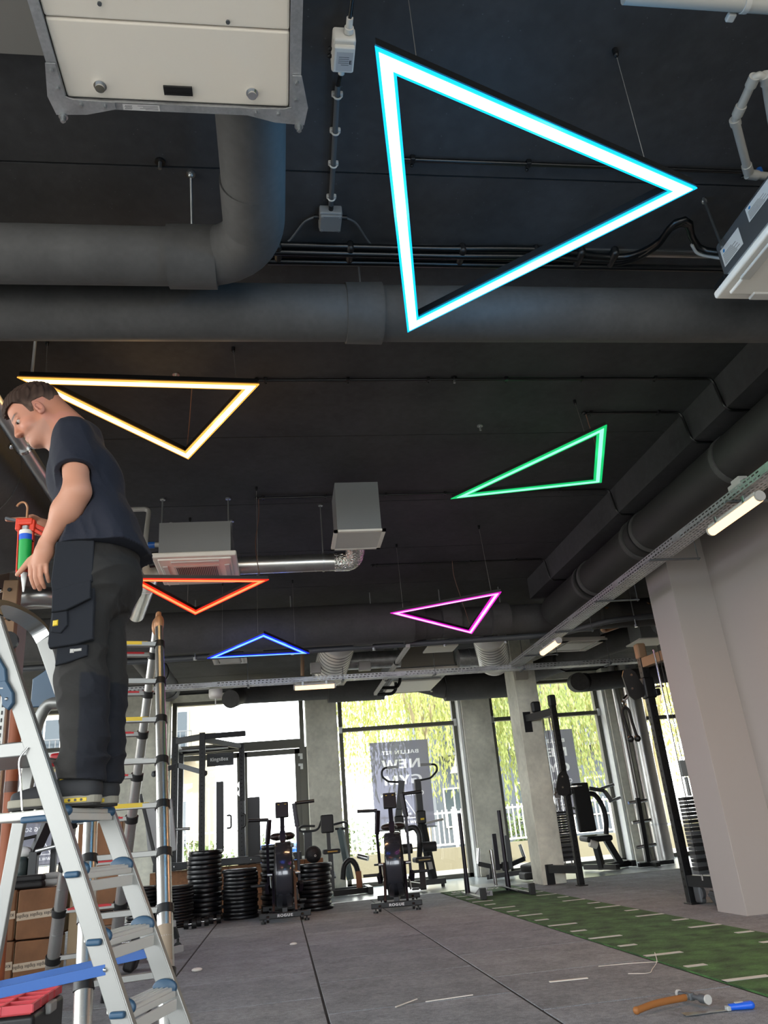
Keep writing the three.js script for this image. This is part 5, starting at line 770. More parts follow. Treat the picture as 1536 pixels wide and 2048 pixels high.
{
  const t = thing('plate_tree', 'black plate tree with six empty chrome horns right of the seated machine', 'plate rack', [6.0, 0, -13.45]);
  part(t, 'upright', [bar([5.97, 0.03, -13.45], [6.0, 1.06, -13.45], 0.07, 0.07)], M.machine); part(t, 'base_beam', [bar([5.76, 0.04, -13.35], [6.4, 0.04, -13.45], 0.07, 0.06), bar([5.98, 0.04, -13.1], [6.0, 0.04, -13.8], 0.07, 0.06)], M.machine);
  for (const y of [1.0, 0.69, 0.31]) for (const s of [-1, 1]) part(t, 'horn', [rod([5.985 + s * 0.035, y, -13.45 + s * 0.0], [5.985 + s * 0.17, y + s * 0.01, -13.45 + 0.02], 0.026, 14)], M.chrome);
}
// ---------------------------------------------------------------- step ladder
{
  const t = thing('step_ladder', 'aluminium step ladder with blue plastic hinges that the man stands on', 'ladder', [-0.682, 0, -3.104], undefined, true, -16 * R);
  const X = (y) => 0.01 + 0.44 * (1.03 - y), hz = 0.172, up = V(0.44, 1, 0);
  const rail = (s) => part(t, 'stile', [bar([X(0.015) - 0.033, 0.015, s * (hz + 0.012)], [X(1.72) - 0.033, 1.72, s * hz], 0.024, 0.066, 0.004, V(1, 0.44, 0)), bar([X(0.03) - 0.004, 0.03, s * (hz + 0.012)], [X(1.7) - 0.004, 1.7, s * hz], 0.03, 0.006, 0.001, V(1, 0.44, 0))], M.alu);
  rail(1); rail(-1);
  { // rounded hand rail joining both stiles at the top
    const pts = []; for (let i = 0; i <= 14; i++) { const a = (i / 14) * Math.PI; const zz = Math.cos(a) * hz, q = Math.sin(a) ** 0.6; pts.push(V(X(1.72) - 0.033 - 0.05 * q, 1.72 + 0.085 * q, zz)); }
    const c = new THREE.CatmullRomCurve3(pts), g = new THREE.BufferGeometry(), pos = [], idx = [], n = 40;
    for (let i = 0; i <= n; i++) { const p = c.getPoint(i / n), d = c.getTangent(i / n), w = V(1, 0.44, 0).normalize(); w.addScaledVector(d, -w.dot(d)).normalize(); const o = new THREE.Vector3().crossVectors(d, w); for (const [a, b] of [[-0.033, -0.012], [0.033, -0.012], [0.033, 0.012], [-0.033, 0.012]]) { const v = p.clone().addScaledVector(w, a).addScaledVector(o, b); pos.push(v.x, v.y, v.z); } }
    for (let i = 0; i < n; i++) for (let k = 0; k < 4; k++) { const a = i * 4 + k, b = i * 4 + ((k + 1) % 4); idx.push(a, b, a + 4, b, b + 4, a + 4); }
    g.setAttribute('position', new THREE.Float32BufferAttribute(pos, 3)); g.setIndex(idx); const f = g.toNonIndexed(); f.computeVertexNormals(); part(t, 'hand_rail', [f], M.steel);
  }
  for (let k = 1; k < 5; k++) {
    const y = 1.03 - 0.2 * k, x = X(y), w = hz - 0.012;
    const s = part(t, 'tread', [rb(0.082, 0.016, w * 2, x - 0.045, y - 0.008, 0, 0.004), ...[0, 1, 2, 3].map((i) => bx(0.006, 0.004, w * 2, x - 0.075 + i * 0.018, y + 0.001, 0))], M.tread);
    part(s, 'front_lip', [rb(0.012, 0.02, w * 2, x - 0.001, y - 0.02, 0, 0.004), rb(0.01, 0.034, w * 2, x + 0.004, y - 0.052, 0, 0.003)], M.tread);
    for (const e of [1, -1]) part(t, 'step_cap', [xf(lathe([[0, -0.012], [0.04, -0.01], [0.046, 0], [0.04, 0.012], [0, 0.016]], 20), 0, 0, 0, 0, 0, 0).applyMatrix4(new THREE.Matrix4().makeRotationX((Math.PI / 2) * e)).scale(1, 0.62, 1).translate(x - 0.035, y + 0.0, e * (w - 0.002)), rb(0.05, 0.02, 0.022, x - 0.03, y - 0.012, e * (hz + 0.026), 0.008)], M.bluePlastic);
  }
  { const y = 1.03; const p = part(t, 'platform', [rb(0.27, 0.03, 0.32, X(y) - 0.135, y - 0.016, 0, 0.006), ...[0, 1, 2, 3, 4, 5].map((i) => bx(0.007, 0.004, 0.31, X(y) - 0.25 + i * 0.044, y - 0.001, 0))], M.tread); part(p, 'front_lip', [rb(0.012, 0.026, 0.32, X(y) + 0.002, y - 0.03, 0, 0.004)], M.tread); for (const e of [1, -1]) { part(p, 'corner_cap', [sph(0.03, X(y) - 0.01, y - 0.012, e * 0.155, 1, 0.7, 0.7), rb(0.12, 0.022, 0.016, X(y) - 0.1, y - 0.03, e * 0.165, 0.01)], M.bluePlastic); } }
  for (const e of [1, -1]) {
    part(t, 'hinge_plate', [poly([[-0.37, 1.56], [-0.3, 1.6], [-0.245, 1.52], [-0.235, 1.47], [-0.27, 1.445], [-0.37, 1.45]], 0.012, 0.003).translate(0, 0, e * (hz + 0.02)), poly([[-0.26, 1.475], [-0.235, 1.475], [-0.205, 1.43], [-0.2, 1.395], [-0.215, 1.375], [-0.235, 1.39], [-0.24, 1.42], [-0.265, 1.45]], 0.012, 0.003).translate(0, 0, e * (hz + 0.022))], M.bluePlastic);
    part(t, 'rivet', [sph(0.007, -0.222, 1.41, e * (hz + 0.03)), sph(0.007, -0.31, 1.51, e * (hz + 0.028))], M.chrome);
    const zl = e * (hz + 0.008); part(t, 'rear_leg', [new THREE.TubeGeometry(new THREE.CatmullRomCurve3([V(-0.24, 1.45, zl), V(-0.29, 1.45, zl), V(-0.33, 1.38, zl), V(-0.345, 1.24, zl)]), 16, 0.024, 8), bar([-0.344, 1.25, zl], [-0.5, 0.015, zl * 1.12], 0.024, 0.05, 0.004, V(1, 0.1, 0)), rb(0.07, 0.05, 0.05, -0.5, 0.025, zl * 1.12, 0.012)], M.alu);
    part(t, 'spreader_strap', [bar([X(0.54) - 0.03, 0.54, e * (hz + 0.018)], [-0.45, 0.46, e * (hz + 0.03)], 0.006, 0.03, 0.001)], M.blue); part(t, 'rivet', [sph(0.007, X(0.54) - 0.03, 0.54, e * (hz + 0.018) + 0.005)], M.chrome);
    part(t, 'rubber_foot', [rb(0.09, 0.05, 0.04, X(0.02) - 0.03, 0.026, e * (hz + 0.012), 0.012)], M.bluePlastic);
  }
  part(t, 'tool_tray', [rb(0.4, 0.05, 0.02, -0.34, 1.235, hz - 0.005, 0.005), rb(0.4, 0.05, 0.02, -0.34, 1.235, -hz + 0.005, 0.005), bx(0.36, 0.006, 0.32, -0.34, 1.215, 0)], M.alu); part(t, 'bail_wire', [wire([[-0.13, 1.235, hz + 0.02], [-0.15, 1.2, hz + 0.03], [-0.14, 1.13, hz + 0.03], [-0.125, 1.03, hz + 0.028]], 0.0035, 6)], M.chrome); part(t, 'red_clip', [rb(0.1, 0.05, 0.03, -0.19, 1.225, -hz + 0.03, 0.012)], M.red);
}
// ---------------------------------------------------------------- telescopic ladder
{
  const t = thing('telescopic_ladder', 'telescopic aluminium A-frame ladder with black collars behind the step ladder', 'ladder', [-0.8, 0, -5]);
  const tops = V(-0.745, 2.22, -5.09), W = 0.365, lat = V(-0.969, 0, 0.248);
  const legs = [[V(-0.537, 0, -4.29), 1], [V(-1.12, 0, -6.02), 0]];
  for (const [base, front] of legs) {
    const at = (y, s) => base.clone().lerp(tops, y / tops.y).addScaledVector(lat, s * W).add(V(front ? 0.012 : -0.012, 0, front ? 0.035 : -0.035));
    const ys = front ? [0.33, 0.6, 0.86, 1.1, 1.34, 1.58, 1.82, 2.07] : [0.3, 0.57, 0.83, 1.08, 1.33, 1.58, 1.82, 2.05];
    for (const s of [0, 1]) {
      const p = part(t, 'pole', [0.005, ...ys].map((y, i) => rod(at(y, s), at(i < ys.length ? ys[i] : 2.2, s), 0.0415 - i * 0.0021, 22)), M.aluPole);
      for (let i = 0; i < ys.length; i++) part(p, 'collar', [rod(at(ys[i] - 0.022, s), at(ys[i] + 0.016, s), 0.0475 - i * 0.0021, 22)], M.black);
      part(p, 'ring_seam', ys.map((y, i) => rod(at(y - 0.125, s), at(y - 0.122, s), 0.0424 - i * 0.0021, 22)), M.steel);
      part(p, 'rubber_foot', [rod(at(0, s), at(0.05, s), 0.047, 18)], M.black);
      part(p, 'hinge', [sph(0.04, at(2.22, s).x, 2.22, at(2.22, s).z, 0.8, 1.5, 0.9), rod(at(2.2, s), at(2.3, s), 0.016)], M.copper);
    }
    ys.forEach((y, i) => { const a = at(y, 0), b = at(y, 1), r = part(t, 'rung', [bar(a, b, 0.045, 0.028, 0.003)], M.alu), m = a.clone().lerp(b, 0.5); const strip = front ? i > 2 : i > 0; if (strip) part(r, 'label_strip', [bar(a.clone().lerp(b, front ? 0.28 : 0.14).add(V(0, front ? 0.004 : 0.008, 0.0235)), a.clone().lerp(b, front ? 0.8 : 0.86).add(V(0, front ? 0.004 : 0.008, 0.0235)), 0.004, front ? 0.02 : 0.012, 0), bar(a.clone().lerp(b, 0.2).add(V(0, 0.015, 0)), a.clone().lerp(b, 0.82).add(V(0, 0.015, 0)), 0.036, 0.003, 0)], front ? (i % 2 ? M.yellow : M.alu) : M.red); });
    if (front) part(t, 'worn_sticker', [along(new THREE.CylinderGeometry(0.0402, 0.0402, 0.16, 14, 1, true, -0.9, 1.9), at(0.37, 0), at(0.53, 0))], std(0x9a8a78, 0.7, 0.3));
  }
}
// ---------------------------------------------------------------- left corner: cartons, bench, stand, column things
function tapeTex() { return ctex(512, 64, (c) => { c.fillStyle = '#bfae98'; c.fillRect(0, 0, 512, 64); c.fillStyle = '#2c2420'; c.font = 'bold 36px sans-serif'; for (let i = 0; i < 3; i++) { c.save(); c.translate(80 + i * 175, 32); c.rotate(Math.PI); c.fillText('KingsBox', -70, 12); c.restore(); } }); }
const tapeM = std(0xffffff, 0.4, 0, { map: tapeTex() });
function carton(label, x0, x1, y0, y1, z0, z1, tape) {
  const t = thing('cardboard_carton', label, 'carton', [(x0 + x1) / 2, y0, (z0 + z1) / 2], 'big taped cartons at the left');
  part(t, 'box', [metric(rb(x1 - x0, y1 - y0, z1 - z0, (x0 + x1) / 2, (y0 + y1) / 2, (z0 + z1) / 2, 0.012))], M.card);
  if (tape) part(t, 'tape', [xf(new THREE.PlaneGeometry(x1 - x0 + 0.004, 0.055), (x0 + x1) / 2, y0 + (y1 - y0) * 0.48, z1 + 0.002, 0, 0, 0.05)], tapeM);
  part(t, 'side', [bx(0.003, y1 - y0 - 0.03, z1 - z0 - 0.03, x1 + 0.001, (y0 + y1) / 2, (z0 + z1) / 2)], M.cardLight);
}
{
  const z1 = -7.02, z0 = -7.5;
  carton('upper left carton of the taped stack behind the step ladder', -2.42, -2.03, 0.335, 0.685, z0, z1, true); carton('upper right carton of the taped stack behind the step ladder', -2.015, -1.72, 0.335, 0.68, z0, z1, true);
  carton('lower left carton of the taped stack, on the floor', -2.42, -2.02, 0.0, 0.33, z0, z1, true); carton('lower right carton of the taped stack, on the floor', -2.01, -1.76, 0.0, 0.325, z0, z1, true);
  const p = thing('bench_pad', 'black bench pad lying on top of the taped cartons', 'bench pad', [-2.15, 0.69, -7.25]); part(p, 'pad', [rb(0.62, 0.05, 0.3, -2.16, 0.71, -7.2, 0.02), rb(0.58, 0.05, 0.26, -2.16, 0.755, -7.25, 0.02)], M.pad); part(p, 'tube', [rod([-1.86, 0.715, -7.15], [-1.72, 0.715, -7.15], 0.026), rod([-1.88, 0.76, -7.22], [-1.7, 0.765, -7.22], 0.026)], M.plasticGrey);
  const m = thing('lever_machine', 'black lever machine with grip and pad in front of the left poster', 'gym machine', [-2.4, 0, -8.6]);
  part(m, 'lever_arm', [bar([-2.33, 0, -8.5], [-2.33, 0.97, -8.5], 0.075, 0.09), bar([-2.33, 0.95, -8.5], [-2.23, 1.27, -8.6], 0.075, 0.09)], M.machine); part(m, 'upright', [bar([-2.2, 0, -8.7], [-2.2, 1.2, -8.7], 0.05, 0.07)], M.machine); part(m, 'handle', [rod([-2.3, 0.97, -8.45], [-2.1, 1.0, -8.4], 0.018, 12)], M.steel);
  part(m, 'pad', [rb(0.5, 0.22, 0.35, -2.62, 0.84, -8.6, 0.07)], std(0x2c3a3a, 0.4)); part(m, 'hand_loop', [pipe([[-2.32, 1.11, -8.55], [-2.5, 1.08, -8.5], [-2.53, 1.0, -8.5], [-2.45, 0.97, -8.5]], 0.014, 0.04, 8)], M.black); part(m, 'plastic_bag', [sph(0.09, -2.45, 0.97, -8.5, 1.2, 0.6, 0.8, 10)], M.frameEdge);
  const tb = thing('tall_carton', 'tall flat brown carton standing upright behind the telescopic ladder', 'carton', [-1.75, 0, -8.7]); part(tb, 'box', [metric(rb(0.42, 1.22, 0.3, -1.75, 0.61, -8.75, 0.01))], M.card); part(tb, 'side', [bx(0.004, 1.18, 0.27, -1.538, 0.61, -8.75)], M.cardLight);
  const lc = thing('pale_carton', 'pale carton with barcode labels beside the taped stack', 'carton', [-1.55, 0, -7.4]); part(lc, 'box', [metric(rb(0.15, 0.72, 0.3, -1.6, 0.36, -7.35, 0.01))], M.cardLight);
  const lt = ctex(128, 64, (c) => { c.fillStyle = '#eee'; c.fillRect(0, 0, 128, 64); c.fillStyle = '#333'; for (let i = 0; i < 22; i++) c.fillRect(10 + i * 5, 8, 1 + (i * 7) % 3, 30); c.fillRect(12, 46, 70, 5); }); part(lc, 'label', [xf(new THREE.PlaneGeometry(0.1, 0.05), -1.6, 0.55, -7.198)], std(0xffffff, 0.6, 0, { map: lt }));
  const st = thing('wheeled_stand', 'slim black A-shaped stand on casters behind the telescopic ladder pole', 'stand', [-1.1, 0, -8.6]);
  part(st, 'frame', [bar([-1.38, 1.42, -8.6], [-1.22, 0.82, -8.6], 0.05, 0.03), bar([-1.24, 0.85, -8.6], [-0.99, 0.1, -8.55], 0.03, 0.045), bar([-1.22, 0.85, -8.7], [-1.2, 0.12, -8.9], 0.03, 0.045), bar([-1.2, 0.13, -8.6], [-0.99, 0.13, -8.55], 0.03, 0.03)], M.blackMetal); part(st, 'board', [rb(0.28, 0.5, 0.03, -1.2, 1.1, -8.75, 0.01, 0, 0, 0.12)], M.plasticGrey);
  for (const [x, z] of [[-0.985, -8.55], [-1.2, -8.9]]) part(st, 'caster', [cyl(0.035, 0.025, x, 0.036, z, Math.PI / 2, 0, 0, 16), cyl(0.012, 0.05, x, 0.075, z)], M.black);
  const dr = thing('weight_rack', 'low chrome-barred dumbbell rack behind the taped cartons', 'rack', [-1.3, 0, -8.2]); part(dr, 'side_frame', [rb(0.03, 0.42, 0.3, -1.62, 0.21, -8.0, 0.006)], M.blackMetal); for (let i = 0; i < 7; i++) part(dr, 'bar', [rod([-1.6, 0.1 + i * 0.035, -7.9], [-1.25, 0.1 + i * 0.035, -7.9], 0.008, 8)], M.chrome); part(dr, 'top', [rb(0.36, 0.03, 0.3, -1.44, 0.42, -8.0, 0.006)], M.blackMetal);
  const bt = thing('bench', 'small black bench lying on its side behind the lower ladder steps', 'bench', [-1.25, 0, -8.0]); part(bt, 'pad', [rb(0.09, 0.4, 0.25, -1.17, 0.2, -7.4, 0.03, 0, 0, -0.3)], M.pad); part(bt, 'frame', [bar([-1.1, 0.3, -7.5], [-0.9, 0.3, -7.6], 0.05, 0.05), bar([-1.1, 0.08, -7.5], [-0.85, 0.1, -7.7], 0.05, 0.05)], M.plasticGrey);
  for (let i = 0; i < 3; i++) { const x = -1.08 + i * 0.13; const d = thing('hex_dumbbell', ['nearest', 'middle', 'farthest'][i] + ' of the hex dumbbells on the floor in front of the tallest plate stack', 'dumbbell', [x, 0, -10.6 - i * 0.18]); part(d, 'handle', [rod([x - 0.03, 0.055, -10.6 - i * 0.18], [x + 0.03, 0.055, -10.6 - i * 0.18], 0.015)], M.chrome); for (const s of [-1, 1]) part(d, 'head', [cyl(0.055, 0.05, x + s * 0.045, 0.055, -10.6 - i * 0.18, 0, 0, Math.PI / 2, 6)], M.black); }
}
{ // left column hardware: brown cable machine upright, slotted rail, wrapped tube
  const c = thing('cable_machine', 'lamp-tinted brown cable machine upright behind the top of the step ladder at the left edge', 'cable machine', [-1.93, 0, -6.05]);
  part(c, 'upright', [bar([-1.9, 0, -6.0], [-1.96, 2.86, -6.0], 0.09, 0.08)], M.brown); part(c, 'top_plate', [rb(0.11, 0.3, 0.1, -1.95, 2.7, -5.98, 0.01)], M.brown); part(c, 'hole', [cyl(0.014, 0.12, -1.955, 2.77, -5.98, Math.PI / 2), cyl(0.014, 0.12, -1.945, 2.55, -5.98, Math.PI / 2)], M.black); part(c, 'pulley', [cyl(0.07, 0.04, -1.93, 2.38, -5.94, Math.PI / 2)], M.blackMetal); part(c, 'bolt', [sph(0.02, -2.03, 2.78, -5.96)], M.chrome);  // brown here is the warm lamp glow painted into the upright
  const k = struct('concrete_column', metric(rb(0.34, HC, 0.34, -2.2, HC / 2, -6.5, 0.01)), M.wall);
  const w = thing('slotted_rail', 'white slotted upright rail beside the taped brown tube at the left edge', 'rail', [-1.87, 0, -5.8]); part(w, 'rail', [bar([-1.84, 0.6, -5.75], [-1.86, 1.98, -5.75], 0.035, 0.03, 0)], M.frameEdge); part(w, 'slots', Array.from({ length: 26 }, (_, i) => bx(0.01, 0.026, 0.036, -1.841 - i * 0.0007, 0.68 + i * 0.05, -5.75)), M.black);
  const b = thing('cardboard_tube', 'brown cardboard tube wrapped with printed tape at the left edge', 'tube', [-1.77, 0, -5.8]); part(b, 'tube', [rod([-1.74, 0, -5.78], [-1.78, 2.0, -5.78], 0.042, 20)], std(0x8a4a2a, 0.6)); for (const y of [1.35, 1.6, 1.96]) part(b, 'tape', [rod([-1.74 - y * 0.02, y - 0.04, -5.78], [-1.74 - y * 0.02, y + 0.03, -5.78], 0.0432, 20)], M.tape);
}
{ // red organiser box on the floor
  const t = thing('organiser_box', 'open red and black organiser tool box on the floor at the bottom left corner', 'tool box', [-1.6, 0, -4.8]);
  const x0 = -2.05, x1 = -1.16, z0 = -5.0, z1 = -4.45, y = 0.25;
  part(t, 'body', [rb(x1 - x0, 0.2, z1 - z0, (x0 + x1) / 2, 0.11, (z0 + z1) / 2, 0.02)], M.black); part(t, 'inlay', [bx(x1 - x0 - 0.05, 0.02, z1 - z0 - 0.05, (x0 + x1) / 2, 0.212, (z0 + z1) / 2)], M.red);
  for (let i = 0; i <= 6; i++) part(t, 'divider', [bx(0.012, 0.035, z1 - z0 - 0.02, x0 + 0.02 + (i * (x1 - x0 - 0.04)) / 6, 0.235, (z0 + z1) / 2)], std(0xc8404a, 0.35)); for (let i = 0; i <= 4; i++) part(t, 'divider', [bx(x1 - x0 - 0.02, 0.035, 0.012, (x0 + x1) / 2, 0.235, z0 + 0.02 + (i * (z1 - z0 - 0.04)) / 4)], std(0xc8404a, 0.35));
  part(t, 'latch', [rb(0.14, 0.07, 0.03, -1.36, 0.25, z0 - 0.01, 0.01)], M.blackMetal); part(t, 'latch', [rb(0.03, 0.05, 0.12, x1 + 0.01, 0.2, -4.7, 0.01)], M.plasticGrey);
}
// ---------------------------------------------------------------- tools and litter on the floor
{
  const h = thing('hammer', 'small hammer with a wooden handle lying on the rubber floor', 'hammer', [1.75, 0, -4.07]);
  const a = V(1.585, 0.02, -4.0), b = V(1.87, 0.028, -4.09), d = b.clone().sub(a);
  part(h, 'handle', [new THREE.TubeGeometry(new THREE.CatmullRomCurve3([a, a.clone().addScaledVector(d, 0.4).add(V(0, 0.006, -0.004)), b]), 16, 0.015, 10), sph(0.0165, a.x, a.y, a.z)], M.wood); part(h, 'neck', [rod(b.clone().addScaledVector(d, -0.03), b.clone().addScaledVector(d, 0.1), 0.014)], M.steel);
  part(h, 'head', [rod([1.885, 0.03, -4.18], [1.925, 0.03, -4.0], 0.012, 12), rod([1.918, 0.03, -4.03], [1.93, 0.03, -3.985], 0.02, 16), rb(0.03, 0.035, 0.05, 1.9, 0.03, -4.1, 0.008)], M.darkGrey); part(h, 'face', [rod([1.929, 0.03, -3.99], [1.931, 0.03, -3.982], 0.0205, 16), rod([1.883, 0.03, -4.188], [1.885, 0.03, -4.175], 0.016, 16)], M.offwhite);
  const k = thing('putty_knife', 'putty knife with blue handle lying beside the hammer', 'putty knife', [1.95, 0, -3.9]);
  part(k, 'blade', [poly([[0, -0.012], [0.06, -0.014], [0.2, -0.032], [0.2, 0.032], [0.06, 0.014], [0, 0.012]], 0.0015).rotateX(-Math.PI / 2).applyMatrix4(new THREE.Matrix4().makeRotationY(Math.PI - 0.1)).translate(1.955, 0.006, -3.87)], M.steel); part(k, 'ferrule', [rb(0.02, 0.02, 0.028, 1.96, 0.012, -3.87, 0.005)], M.plasticGrey);
  part(k, 'handle', [rod([1.965, 0.015, -3.87], [2.06, 0.018, -3.85], 0.013, 12, 0.017), sph(0.017, 2.06, 0.018, -3.85)], M.royal); part(k, 'grip_inlay', [rb(0.04, 0.006, 0.014, 2.01, 0.0315, -3.86, 0.003)], M.pvc);
  const strip = (label, a, b, w) => single('plastic_strip', label, 'strip', [bar(a, b, w, 0.004, 0)], M.white, a);
  strip('short white plastic strip on the floor near the turf lane', [1.49, 0.004, -4.98], [1.71, 0.004, -4.96], 0.025); strip('thin white splinter on the floor near the middle of the tiles', [0.58, 0.004, -4.8], [0.72, 0.003, -4.95], 0.008); strip('thin pale splinter near the white strip on the floor', [0.75, 0.003, -4.85], [1.02, 0.003, -4.88], 0.004);
  const th = (label, pts) => single('thread', label, 'thread', [wire(pts.map((p) => [p[0], 0.003 + (p[2] || 0), p[1]]), 0.002, 4, 20)], M.white, [pts[0][0], 0, pts[0][1]]);
  th('loose white thread curling on the floor before the turf', [[1.95, -4.95], [2.05, -4.9], [2.12, -5.0], [2.2, -5.1, 0.02], [2.24, -5.2, 0.05]]); th('straight thin wire across a tile near the white strip', [[1.9, -5.28], [2.1, -5.25], [2.25, -5.2]]); th('white thread scrap on the turf lane', [[2.82, -8.6], [2.9, -8.55], [2.95, -8.65]]);
  single('paper_scrap', 'crumpled white scrap on the left floor tiles', 'scrap', [new THREE.IcosahedronGeometry(0.03, 1).scale(1.4, 0.5, 1)], M.white, [0, 0, 0]).position.set(-0.66, 0.012, -7.0); single('paper_scrap', 'tiny white scrap on the floor below the first bike', 'scrap', [new THREE.IcosahedronGeometry(0.025, 1).scale(1.4, 0.5, 1)], M.white).position.set(0.09, 0.01, -8.0);
}
// ---------------------------------------------------------------- the man: signed distance fields meshed with surface nets
const smin = (a, b, k) => { const h = Math.max(k - Math.abs(a - b), 0) / k; return Math.min(a, b) - h * h * k * 0.25; };
function cone(p, a, b, ra, rb, zs = 1) { const bx_ = b[0] - a[0], by = b[1] - a[1], bz = (b[2] - a[2]) * zs, px = p[0] - a[0], py = p[1] - a[1], pz = (p[2] - a[2]) * zs; const t = Math.min(1, Math.max(0, (px * bx_ + py * by + pz * bz) / (bx_ * bx_ + by * by + bz * bz || 1))); return Math.hypot(px - bx_ * t, py - by * t, pz - bz * t) - (ra + (rb - ra) * t); }
function ell(p, c, r) { const x = (p[0] - c[0]) / r[0], y = (p[1] - c[1]) / r[1], z = (p[2] - c[2]) / r[2], k = Math.hypot(x, y, z), g = Math.hypot(x / r[0], y / r[1], z / r[2]) || 1e-6; return (k * (k - 1)) / g; }
function nets(f, lo, hi, cell, color) {
  const n = [0, 1, 2].map((i) => Math.ceil((hi[i] - lo[i]) / cell) + 1), [nx, ny, nz] = n, val = new Float32Array(nx * ny * nz), id = (x, y, z) => x + nx * (y + ny * z);
  for (let z = 0; z < nz; z++) for (let y = 0; y < ny; y++) for (let x = 0; x < nx; x++) val[id(x, y, z)] = f([lo[0] + x * cell, lo[1] + y * cell, lo[2] + z * cell]);
  const vid = new Int32Array(nx * ny * nz).fill(-1), pos = [], idx = [];
  for (let z = 0; z < nz - 1; z++) for (let y = 0; y < ny - 1; y++) for (let x = 0; x < nx - 1; x++) {
    let m = 0; for (let c = 0; c < 8; c++) if (val[id(x + (c & 1), y + ((c >> 1) & 1), z + (c >> 2))] < 0) m |= 1 << c;
    if (m === 0 || m === 255) continue;
    let sx = 0, sy = 0, sz = 0, k = 0;
    for (let a = 0; a < 8; a++) for (const bit of [1, 2, 4]) { if (a & bit) continue; const b = a | bit; if (((m >> a) & 1) === ((m >> b) & 1)) continue; const va = val[id(x + (a & 1), y + ((a >> 1) & 1), z + (a >> 2))], vb = val[id(x + (b & 1), y + ((b >> 1) & 1), z + (b >> 2))], t = va / (va - vb); sx += (a & 1) + (bit === 1 ? t : 0); sy += ((a >> 1) & 1) + (bit === 2 ? t : 0); sz += (a >> 2) + (bit === 4 ? t : 0); k++; }
    vid[id(x, y, z)] = pos.length / 3; pos.push(lo[0] + (x + sx / k) * cell, lo[1] + (y + sy / k) * cell, lo[2] + (z + sz / k) * cell);
  }
  const quad = (a, b, c, d, flip) => { if (a < 0 || b < 0 || c < 0 || d < 0) return; flip ? idx.push(a, c, b, a, d, c) : idx.push(a, b, c, a, c, d); };
  for (let z = 1; z < nz - 1; z++) for (let y = 1; y < ny - 1; y++) for (let x = 1; x < nx - 1; x++) {
    const s = val[id(x, y, z)] < 0;
    if (s !== val[id(x + 1, y, z)] < 0) quad(vid[id(x, y - 1, z - 1)], vid[id(x, y, z - 1)], vid[id(x, y, z)], vid[id(x, y - 1, z)], !s);
    if (s !== val[id(x, y + 1, z)] < 0) quad(vid[id(x - 1, y, z - 1)], vid[id(x - 1, y, z)], vid[id(x, y, z)], vid[id(x, y, z - 1)], !s);
    if (s !== val[id(x, y, z + 1)] < 0) quad(vid[id(x - 1, y - 1, z)], vid[id(x, y - 1, z)], vid[id(x, y, z)], vid[id(x - 1, y, z)], !s);
  }
  const g = new THREE.BufferGeometry(); g.setAttribute('position', new THREE.Float32BufferAttribute(pos, 3)); g.setIndex(idx);
  const nrm = new Float32Array(pos.length), col = color ? new Float32Array(pos.length) : null, e = cell * 0.6;
  for (let i = 0; i < pos.length; i += 3) { const p = [pos[i], pos[i + 1], pos[i + 2]], d = [0, 1, 2].map((k) => { const q = [...p], w = [...p]; q[k] += e; w[k] -= e; return f(q) - f(w); }), L = Math.hypot(...d) || 1; for (let k = 0; k < 3; k++) nrm[i + k] = d[k] / L; if (col) { const c = color(p); col[i] = c[0]; col[i + 1] = c[1]; col[i + 2] = c[2]; } }
  const uv = new Float32Array((pos.length / 3) * 2); for (let i = 0; i < pos.length / 3; i++) { uv[i * 2] = pos[i * 3] - pos[i * 3 + 2] * 0.6; uv[i * 2 + 1] = pos[i * 3 + 1] + pos[i * 3] * 0.3; } g.setAttribute('uv', new THREE.BufferAttribute(uv, 2));
  g.setAttribute('normal', new THREE.BufferAttribute(nrm, 3)); if (col) g.setAttribute('color', new THREE.BufferAttribute(col, 3)); return g;
}
const wob = (p, k, s) => (Math.sin(p[0] * k + s) + Math.sin(p[1] * k * 1.3 + s * 2 + p[0] * k * 0.6) + Math.sin(p[2] * k * 0.9 + s * 3 + p[1] * k * 0.7)) / 3;
const n3 = (x, y, z) => { const ix = Math.floor(x), iy = Math.floor(y), iz = Math.floor(z), h = (a, b, c) => { let q = Math.imul(ix + a, 374761393) ^ Math.imul(iy + b, 668265263) ^ Math.imul(iz + c, 2147483647); q = Math.imul(q ^ (q >>> 13), 1274126177); return ((q ^ (q >>> 16)) >>> 0) / 4294967296; }, s = (t) => t * t * (3 - 2 * t), u = s(x - ix), v = s(y - iy), w = s(z - iz), l = (a, b, t) => a + (b - a) * t; return l(l(l(h(0, 0, 0), h(1, 0, 0), u), l(h(0, 1, 0), h(1, 1, 0), u), v), l(l(h(0, 0, 1), h(1, 0, 1), u), l(h(0, 1, 1), h(1, 1, 1), u), v), w); };
const ridge = (x, y, z) => { const a = 1 - Math.abs(n3(x, y, z) * 2 - 1); return a * a; };
const SK = [0.48, 0.2, 0.12];
